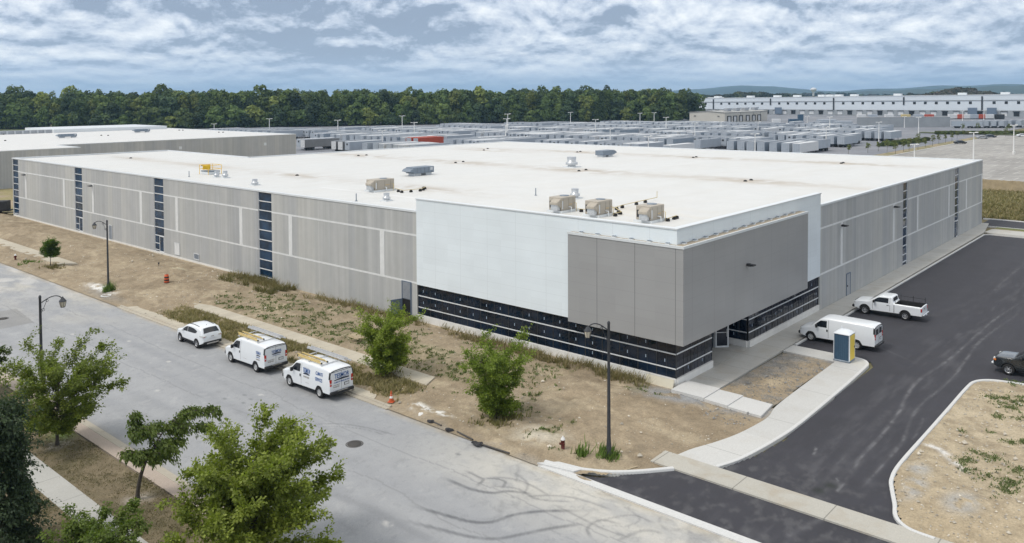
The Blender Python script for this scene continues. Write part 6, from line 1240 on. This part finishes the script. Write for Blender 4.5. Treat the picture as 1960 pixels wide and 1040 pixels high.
# black dump trailer and a vehicle beyond the far end of the new building
r = empty('dump_trailer', (-1.6, 131.2, 0), radians(-35), 'black high sided dump trailer beside the far end of the building', 'trailer')
MB().box(-2.2, 2.2, -1.0, 1.0, .75, 2.3, 0, bev=.03).build('bin', 'debris_black', r); MB().box(-2.3, 2.6, -.9, .9, .55, .74).build('chassis', 'trim_black', r)
for x in (-.45, .45):
    for y in (-1.02, 1.02): wheel(r, x, y, .38)
r = empty('pickup_truck', (0, 0, 0), 0); bpy.data.objects.remove(r)
pickup((-4.4, 135.4), radians(145), 'white pickup mostly cut off by the left edge beside the dump trailer', rack=False)
# ---- wooden fence between the field and the staff parking
fn = empty('wooden_fence', (131, -40, .9), 0, 'long brown board fence between the rough field and the staff parking', 'fence'); m = MB(); M('fence_wood', (.42, .335, .21), .9, var=.2, scale=.9); rr = random.Random(4)
for i in range(520): y = -50+i*.2; m.box(-.02-rr.random()*.015, .0, y, y+.188, 0, 2.3+rr.uniform(-.04, .04))
m.build('boards', 'fence_wood', fn); [MB().box(.01, .13, -50+2.5*k, -49.88+2.5*k, -.9, 2.4).build('post', 'fence_wood', fn) for k in range(21, 42)]
# ---- pale metal building and the long warehouse behind it
M('cream_wall', (.50, .48, .43), .7, var=.04, scale=.2); M('cream_roof', (.36, .36, .345), .6, var=.06, scale=.2); M('panel_white', (.62, .67, .72), .5, var=.03, scale=.05); M('dock_grey', (.30, .32, .34), .8, var=.1, scale=.2); M('roof_far', (.70, .72, .73), .6, var=.03)
b3 = empty('metal_building', (470, 231, 0), 0, 'cream metal building with a low gable before the far white warehouse', 'building')
MB().add([(0, 0, 0), (0, 27, 0), (0, 27, 7.4), (0, 13.5, 8.3), (0, 0, 7.4), (69, 0, 0), (69, 27, 0), (69, 27, 7.4), (69, 13.5, 8.3), (69, 0, 7.4)], [(0, 4, 3, 2, 1), (5, 6, 7, 8, 9), (0, 5, 9, 4), (1, 2, 7, 6)]).build('wall', 'cream_wall', b3)
MB().add([(-.5, -.5, 7.42), (69.5, -.5, 7.42), (69.5, 13.5, 8.4), (-.5, 13.5, 8.4), (-.5, 27.5, 7.42), (69.5, 27.5, 7.42), (-.5, -.5, 7.2), (69.5, -.5, 7.2), (-.5, 27.5, 7.2), (-.5, 13.5, 8.15)], [(0, 1, 2, 3), (3, 2, 5, 4), (6, 7, 1, 0), (6, 0, 3, 9), (9, 3, 4, 8)]).build('roof', 'cream_roof', b3)
for x in (4, 13, 22, 33, 43, 52): d = MB().box(x, x+4.4, -.12, -.01, .9, 4.4).build('dock_door', 'trailer_pale', b3); MB().box(x-.5, x, -.5, -.01, .6, 4.9).box(x+4.4, x+4.9, -.5, -.01, .6, 4.9).box(x, x+4.4, -.5, -.01, 4.4, 4.9).build('dock_seal', 'trim_black', d)
for x in (24, 45, 57): MB().box(x, x+.5, -.2, -.01, 0, 7.2).build('downpipe', 'cream_roof', b3)
for y in (4, 22): MB().box(-.4, -.01, y, y+1.4, 4.6, 5.0).build('wall_lamp', 'dark_metal', b3)
for i, (x, y) in enumerate(((14, 5), (30, 6), (42, 5), (60, 6))): u = empty('rooftop_unit', (470+x, 231+y, 7.9), 0, 'pale rooftop unit on the cream metal building, number %s from its gable end' % ('one', 'two', 'three', 'four')[i], 'rooftop unit', 'rooftop units of the cream building'); MB().box(0, 6, 0, 3, 0, 2.1, bev=.1).build('casing', 'louvre_grey', u); MB().add([(6, 0, 1.0), (6, 3, 1.0), (8, 3, 2.2), (8, 0, 2.2), (6, 0, .8), (6, 3, .8), (8, 3, 2.0), (8, 0, 2.0)], [(0, 1, 2, 3), (4, 7, 6, 5), (0, 3, 7, 4), (1, 5, 6, 2)]).build('hood', 'galv_dark', u)
b4 = empty('warehouse', (712, 200, 0), 0, 'very long white warehouse with one row of small dark windows in the far right distance', 'warehouse'); X4 = 0
Y0, Y1 = -200., 200.; zt = lambda y: 19.6-(y-Y0)/(Y1-Y0)*4.0
def wall4(y0, y1, za, zb, d, nm, mt, parent=b4, n=1):
    """za, zb as shares of the wall height"""
    m = MB(); vs = [(x, y, zt(y)*z) for y in (y0, y1) for x in (d, d+.25) for z in (za, zb)]; m.add(vs, [(0, 1, 3, 2), (4, 6, 7, 5), (0, 4, 5, 1), (2, 3, 7, 6), (0, 2, 6, 4), (1, 5, 7, 3)]); return m.build(nm, mt, parent)
wall4(Y0, Y1, .30, 1., 0, 'wall', 'panel_white'); wall4(Y0, Y1, 0, .299, .02, 'wall', 'dock_grey'); wall4(Y0, Y1, .735, .765, -.4, 'band', 'dock_grey'); wall4(Y0, Y1, .985, 1.01, -.3, 'parapet_cap', 'white_metal')
MB().add([(0, Y0, zt(Y0)), (220, Y0, zt(Y0)), (220, Y1, zt(Y1)), (0, Y1, zt(Y1))], [(0, 1, 2, 3)]).add([(.3, Y1, 0), (220, Y1, 0), (220, Y1, zt(Y1)), (.3, Y1, zt(Y1))], [(0, 1, 2, 3)]).build('roof', 'roof_far', b4)
y = 190.
k = 0
while y > -190:
    if (k % 7) == 3: wall4(y-.6, y+.6, .30 if k % 2 else .55, .93, -.5, 'pilaster', 'dark_metal')
    else: w = wall4(y-1.1, y+1.1, .58, .70, -.1, 'window', 'black')
    y -= 8.6; k += 1
for i in range(44):
    yy = 184-i*8.7
    d = wall4(yy, yy+4, .05, .24, -.15, 'dock_door', 'trailer_pale' if i % 3 else 'black'); wall4(yy-.6, yy+4.6, .24, .27, -.8, 'canopy', 'trim_black', d)
for yy in (95.5, -70, -84): wall4(yy-3.5, yy+3.5, .05, .42, -2.2, 'entrance_tower', 'steel_blue')
for i, yy in enumerate((190, 168, 132, 104, 84, 60, 52, 44, 30, -8, -60, -92)): MB().box(20, 26, yy, yy+6, zt(yy)+.02, zt(yy)+1.9).build('roof_unit', 'white_metal', b4)
# concrete yard wall and docks with their trucks
yw = empty('yard_wall', (598, 100, 0), 0, 'long pale concrete wall in front of the loading docks', 'wall'); x0, y0 = G(1640, 244.5); x1, y1 = G(1818, 243.5)
m = MB(); L = math.hypot(x1-x0, y1-y0); m.box(0, L, -.3, .3, 0, 6.0); o = m.build('wall', 'dock_grey', yw); yw.location = (x0, y0, 0); yw.rotation_euler = (0, 0, atan2(y1-y0, x1-x0)); MB().box(0, L, -.4, .4, 6.002, 6.15).build('coping', 'base_concrete', yw)
def small(px, py, sx, sy, h, mat, name, label, cat, z0=0., gp=None):
    x, y = G(px, py); k = (py-185.)/20; w = sx/k; r = empty(name, (x, y, 0), radians(41-90), label, cat, gp); MB().box(-w/2, w/2, 0, w*sy, z0+.5, z0+h/k, bev=.15).build('body', mat, r); MB().box(-w*.46, w*.46, .2, w*sy*.9, 0, .48).build('undercarriage', 'trim_black', r); return r
for i, (px, py, sx, h, mt, lb) in enumerate(((1487, 238, 14, 9, 'trailer_pale', 'pale truck body left of the excavator beside the cream building'), (1521, 238, 17, 9, 'fibre_blue', 'dark blue machine before the dark dock opening'), (1533, 234, 9, 13, 'fibre_blue', 'tall dark blue loader by the dock entrance'), (1585, 239, 30, 9, 'trailer_white', 'grey trailer parked across before the docks'), (1617, 241, 28, 8, 'trailer_white', 'grey trailer parked behind the yard wall at left'), (1507, 243, 26, 6, 'trailer_roof_white', 'white covered pile of material in the yard'), (1493, 242, 12, 6, 'wood', 'tan stack of crates beside the white pile'), (1530, 244, 20, 4, 'wood', 'low tan stack of timber in the yard'), (1606, 246, 30, 3, 'trailer_roof_white', 'low white bundle laid out in the yard'), (1553, 241, 16, 5, 'debris_black', 'black flatbed truck in the yard'))):
    small(px, py, sx, .5, h, mt, 'yard_item' if i > 4 else 'parked_truck', lb, 'material' if i in (5, 6, 7, 8) else 'vehicle')
for i, (px, mt, lb) in enumerate(((1650, 'trailer_pale', 'white truck'), (1672, 'trailer_white', 'grey truck'), (1703, 'trailer_pale', 'pale truck'), (1735, 'pipe_yellow', 'yellow truck'), (1758, 'trailer_white', 'blue grey truck'), (1780, 'container_red', 'red truck'), (1825, 'trailer_pale', 'white trailer'), (1842, 'container_red', 'red box truck'), (1853, 'trailer_pale', 'white box truck'), (1866, 'trailer_white', 'grey box truck'), (1883, 'container_red', 'small red truck'), (1895, 'trailer_pale', 'white delivery truck'), (1915, 'debris_black', 'black truck'))):
    small(px, 228.5, 14, .4, 8, mt, 'parked_truck', lb+' standing at the docks of the far warehouse, %s' % ('left end behind the yard wall', 'second behind the yard wall', 'third behind the yard wall', 'fourth behind the yard wall', 'fifth behind the yard wall', 'right end behind the yard wall', 'first right of the wall', 'second right of the wall', 'third right of the wall', 'fourth right of the wall', 'fifth right of the wall', 'sixth right of the wall', 'beside the blue entrance')[i], 'truck')
# arched fabric shelter
sh = empty('fabric_shelter', (*G(1117, 233), 0), radians(-5), 'white half round fabric shelter before the woods', 'shelter'); m = MB(); vs = []; n = 12
for x in (-9, 9):
    for k in range(n+1): a = pi*k/n; vs += [(x, 6.2*cos(a), 6.2*sin(a)*1.2), (x, 5.9*cos(a), 5.9*sin(a)*1.2)]
for k in range(n): a = 2*k; b = 2*(n+1)+2*k; m.f += [[a, b, b+2, a+2], [a+1, a+3, b+3, b+1], [a, a+2, a+3, a+1], [b, b+1, b+3, b+2]]; m.m += [0]*4; m.s += [False]*4
m.v = vs; m.build('cover', 'trailer_pale', sh); MB().box(8.6, 8.8, -5.5, 5.5, 0, 5.5).build('back_wall', 'trailer_white', sh); sh.rotation_euler = (0, 0, radians(35))

# ---- woods, hedges and young trees
def crown_pts(rng, n, R, H, base=.0):
    """leaf clumps over the lobes of one crown"""
    nl = 13; c = []; 
    for k in range(nl): t = k/nl; a = rng.uniform(0, 2*pi); rad = R*(.60*sin(pi*(.18+.72*t)))*rng.uniform(.5, 1.1); c.append((rad*cos(a), rad*sin(a), H*(base+.10+(.80-base)*t), R*rng.uniform(.36, .55)))
    c = np.array(c); i = rng.integers(0, nl, n); d = rng.normal(0, 1, (n, 3)); d /= np.linalg.norm(d, axis=1, keepdims=True); d[:, 2] = np.where(d[:, 2] < -.3, -d[:, 2], d[:, 2])
    P = c[i, :3]+d*c[i, 3:4]*rng.uniform(.80, 1.08, (n, 1))*np.array((1, 1, .85)); return P, d
def clumps(P, d, s, rng):
    n = len(P); N = d+rng.normal(0, .45, (n, 3)); N /= np.linalg.norm(N, axis=1, keepdims=True); A = np.cross(N, rng.normal(0, 1, (n, 3))); A /= np.linalg.norm(A, axis=1, keepdims=True)+1e-9; Bv = np.cross(N, A); q = s*rng.uniform(.6, 1.4, (n, 1))
    return np.stack([P-A*q, P-Bv*q*.7, P+A*q, P+Bv*q*.7], 1).reshape(-1, 3)
PROT = []
for k in range(9):
    g_ = np.random.default_rng(500+k); P, d = crown_pts(g_, 1150, 1., 2.6); P[:, 2] *= 1/P[:, 2].max(); PROT.append((P, d, g_))
def wood(name, label, spots, seed, sz=.62, tones=((.075, .115, .03), (.10, .14, .036), (.042, .07, .028), (.16, .19, .045))):
    g = np.random.default_rng(seed); VV, CC = [], []
    for x, y, z, R, H in spots:
        k = g.integers(0, 9); P, d, _ = PROT[k]; a = g.uniform(0, 2*pi); ca, sa = cos(a), sin(a); Rm = np.array(((ca, -sa, 0), (sa, ca, 0), (0, 0, 1))); Q = (P@Rm.T)*np.array((R, R, H)); D = d@Rm.T
        V = clumps(Q+np.array((x, y, z)), D, sz*R/5., g); t = np.array(tones[g.choice(len(tones), p=[.40, .26, .22, .12])])*g.uniform(.7, 1.35); c = t*(1+g.normal(0, .14, (len(Q), 1))); VV.append(V); CC.append(np.repeat(c[:, None], 4, 1).reshape(-1, 3))
    V = np.concatenate(VV); o = npmesh(name, V, np.arange(len(V)).reshape(-1, 4), 'leaf_far', None, np.clip(np.concatenate(CC), .01, 1)); o['kind'] = 'stuff'; return tag(o, label, 'woods')
leafmat('leaf_far', .8, .12)
g = np.random.default_rng(77); edge_ = GL([(-120, 249), (60, 247), (300, 247), (560, 243.5), (760, 240), (980, 236), (1200, 233.5), (1296, 235)]); sp = []
for i in range(len(edge_)-1):
    (ax, ay), (bx, by) = edge_[i], edge_[i+1]; L = math.hypot(bx-ax, by-ay); t = Vector((bx-ax, by-ay)).normalized(); nrm = Vector((-t.y, t.x)) * (1 if (-t.y*.75+t.x*.65) > 0 else -1)
    if nrm.dot(Vector((.75, .66))) < 0: nrm = -nrm
    for row in range(7):
        s = g.uniform(0, 4)
        while s < L:
            q = Vector((ax, ay))+t*s+nrm*(row*7.5+g.uniform(-2.5, 2.5)+3); H = g.uniform(18, 24)*(g.uniform(.35, .85) if row == 0 else 1)+row*.35+(g.random() < .10)*3.5; R = g.uniform(3.8, 8.0)
            if not (i == len(edge_)-2 and s > L-8 and row > 5): sp.append((q.x, q.y, 0, R, H))
            s += g.uniform(4., 7.) if row == 0 else g.uniform(5.5, 9.5)
for _ in range(130):
    px = g.uniform(1090, 1284); a = YAW-math.atan((px-980)/FPX); e_ = Vector(G(px, np.interp(px, [980, 1200, 1312], [236, 233.5, 235])))-Vector(CAM[:2]); d_ = e_.length+g.uniform(6, 60); sp.append((CAM[0]+d_*cos(a), CAM[1]+d_*sin(a), 0, g.uniform(4.5, 8), g.uniform(18, 24)))
wood('woodland', 'dense green broadleaf wood behind the trailer yard', sp, 78); print('wood', len(sp))
# solid dark heart of the wood, so that no ground shows through it
sp = []
for px in np.arange(1480, 1975, 5.5):
    x, y = G(px, 190.5+g.uniform(-.3, .3)); d = math.hypot(x+49, y+28)
dark = ((.03, .045, .03), (.045, .055, .035), (.055, .05, .035), (.07, .085, .03))
def belt(px0, px1, step, dist, Hm, label, seed, tones=dark, name='tree_belt', rows=3):
    g = np.random.default_rng(seed); sp = []
    for r_ in range(rows):
        for px in np.arange(px0, px1, step): 
            a = YAW-math.atan((px-980+g.uniform(-step, step)*.6)/FPX); D = dist*(1+r_*.05+g.uniform(-.02, .02)); h = Hm(px)*g.uniform(.75, 1.1); sp.append((CAM[0]+D*cos(a), CAM[1]+D*sin(a), -.5, h*.55, h))
    wood(name, label, sp, seed+1, sz=.9, tones=tones)
belt(1300, 1530, 5, 1250, lambda p: 17+5*exp(-((p-1440)/55)**2), 'dark distant tree belt above the cream building', 600)
belt(1500, 1760, 6, 1500, lambda p: 15+4*sin(p*.03), 'dark distant trees above the middle of the white warehouse', 610, rows=2)
belt(1740, 1910, 5, 1150, lambda p: 15+10*exp(-((p-1840)/60)**2), 'brownish distant trees above the right part of the white warehouse', 620, tones=((.075, .07, .045), (.09, .075, .055), (.06, .06, .04), (.09, .11, .035)))
belt(1890, 1990, 12, 1200, lambda p: 14, 'scattered distant trees at the far right edge', 630, rows=2)
belt(-60, 1340, 16, 3800, lambda p: 24, 'farther woods along the horizon behind the wood', 640, rows=1)
belt(1330, 1990, 9, 2600, lambda p: 19+4*sin(p*.021), 'farther blue woods below the hills', 650, rows=2)
def sapling(px, py, h, i, lb):
    x, y = G(px, py); r = empty('sapling', (x, y, 0), 0, lb, 'tree', 'young trees round the staff parking'); g = np.random.default_rng(700+i); MB().tube([(0, 0, 0), (.1, 0, h*.8)], [.07, .03], 5).build('trunk', 'bark_pale', r)
    P, d = crown_pts(g, 190, h*.26, h, .35); V = clumps(P, d, .17, g); c = np.array((.12, .14, .04))*(1+g.normal(0, .2, (len(P), 1))); npmesh('crown', V, np.arange(len(V)).reshape(-1, 4), 'leaf_far', r, np.repeat(np.clip(c, .01, 1)[:, None], 4, 1).reshape(-1, 3))
for i, (px, py, h) in enumerate(((1661, 293, 3.6), (1681, 290, 3.4), (1698, 291, 4.5), (1714, 296, 4.2), (1729, 291, 4.4), (1740, 290, 3.6), (1757, 288, 5.), (1771, 283, 3.6), (1785, 280, 4.4), (1797, 276, 4), (1810, 274, 4), (1822, 272, 4), (1832, 266, 3.5), (1845, 262, 3), (1842, 254, 5), (1872, 253, 5), (1925, 262, 4.5), (1932, 255, 5), (1624, 296, 3.5), (1757.5, 277, 4.5))): sapling(px, py, h, i, 'thin young tree beside the staff parking, %s from the left' % ordw(1+sum(1 for q in (1661, 1681, 1698, 1714, 1729, 1740, 1757, 1771, 1785, 1797, 1810, 1822, 1832, 1845, 1842, 1872, 1925, 1932, 1624, 1757.5) if q < px)))
g = np.random.default_rng(91); sp = [(*G(px, 257+g.uniform(-.8, .8)), 0, 1.5, 1.4) for px in np.arange(1793, 1965, 1.7)]+[(*G(px, 279+g.uniform(-2, 2)-(px-1700)*.12), 0, 1.6, 1.5) for px in np.arange(1690, 1775, 4)]
wood('hedge', 'low green shrubs along the strips between trailers and staff parking', sp, 92, sz=.9, tones=((.08, .11, .03), (.11, .12, .045), (.06, .08, .025), (.14, .14, .05)))['label'] = 'low green shrubs along the strips between trailers and staff parking'
# ---- distant water tower and settlement
wt = empty('water_tower', (0, 0, 0), 0, 'white mushroom water tower on the horizon above the white warehouse', 'water tower'); a = YAW-math.atan((1557-980)/FPX); D = 1900.; wt.location = (CAM[0]+D*cos(a), CAM[1]+D*sin(a), 0)
MB().lathe([(5, 0), (2.4, 6), (2.0, 22), (4, 25)], 16, 0).build('stem', 'trailer_pale', wt); MB().lathe([(4, 25.02), (6.3, 27.5), (6.5, 29.5), (5, 31.5), (1, 33)], 20, 0).build('tank', 'trailer_roof_white', wt)
for px, w, lb in ((1372, 30, 'tiny white shed'), (1508, 70, 'long white barn'), (1530, 50, 'low grey barn'), (1577, 20, 'small white house')):
    a = YAW-math.atan((px-980)/FPX); D = 1130.; r = empty('barn', (CAM[0]+D*cos(a), CAM[1]+D*sin(a), 0), YAW-pi/2, lb+' among distant trees on the horizon', 'barn'); MB().box(-w*.35, w*.35, 0, 12, 0, 13).build('wall', 'trailer_pale', r); MB().add([(-w*.36, -1, 13), (w*.36, -1, 13), (w*.36, 6, 15.5), (-w*.36, 6, 15.5), (-w*.36, 13, 13), (w*.36, 13, 13)], [(0, 1, 2, 3), (3, 2, 5, 4)]).build('roof', 'trailer_roof_white', r)
# ---- hills
M('hill_wood', (.035, .05, .03), .95, var=.3, scale=.004)
def hill(D, prof, depth, name='hills'):
    xs = np.arange(-400, 2600, 20.); vs = []; n = 7
    for px in xs:
        a = YAW-math.atan((px-980)/FPX) if abs(px-980) < 3000 else 0; h = prof(px)
        for k in range(n): t = k/(n-1); d = D+depth*t; zz = h*sin(pi*min(1, t*1.0))**.8*(1+.04*float(vn(np.array(px*.02), np.array(t*9.), 4))) if 0 < t < 1 else -5; vs.append((CAM[0]+d*cos(a), CAM[1]+d*sin(a), zz))
    m = MB(); m.add(vs, [(i*n+k, (i+1)*n+k, (i+1)*n+k+1, i*n+k+1) for i in range(len(xs)-1) for k in range(n-1)], 0, True); return struct(m.build(name, 'hill_wood'))
def pk(px, L): return float(np.interp(px, [a for a, b in L], [b for a, b in L]))
hill(6200, lambda p: 20+(6200+800)/1570*(pk(p, [(1100, -2), (1270, 4), (1320, 9), (1380, 13.5), (1420, 15), (1480, 14.5), (1520, 9), (1560, 5), (1620, 5), (1700, 8), (1800, 12), (1960, 14), (2600, 14)])+1.0*sin(p*.05)), 2000)
hill(4200, lambda p: 20+(4200+500)/1570*(pk(p, [(1300, -3), (1600, 2), (1750, 6), (1850, 9), (1960, 12.5), (2600, 12)])+1.0*sin(p*.08)), 1200)
# ---- the air
hz = MB().box(-250, 8600, -7000, 8600, -6, 150).build('haze', 'black'); hz['kind'] = 'stuff'; hz['label'] = 'thin blue air over the whole place'; hz['category'] = 'haze'
hm = bpy.data.materials.new('air'); hm.use_nodes = True; nt = hm.node_tree; nt.nodes.clear(); ho = node(nt, 'ShaderNodeOutputMaterial'); pv = node(nt, 'ShaderNodeVolumePrincipled'); pv.inputs['Density'].default_value = .00012; pv.inputs['Color'].default_value = (.42, .70, 1., 1); pv.inputs['Anisotropy'].default_value = .2
nt.links.new(pv.outputs[0], ho.inputs['Volume']); hz.data.materials.clear(); hz.data.materials.append(hm)
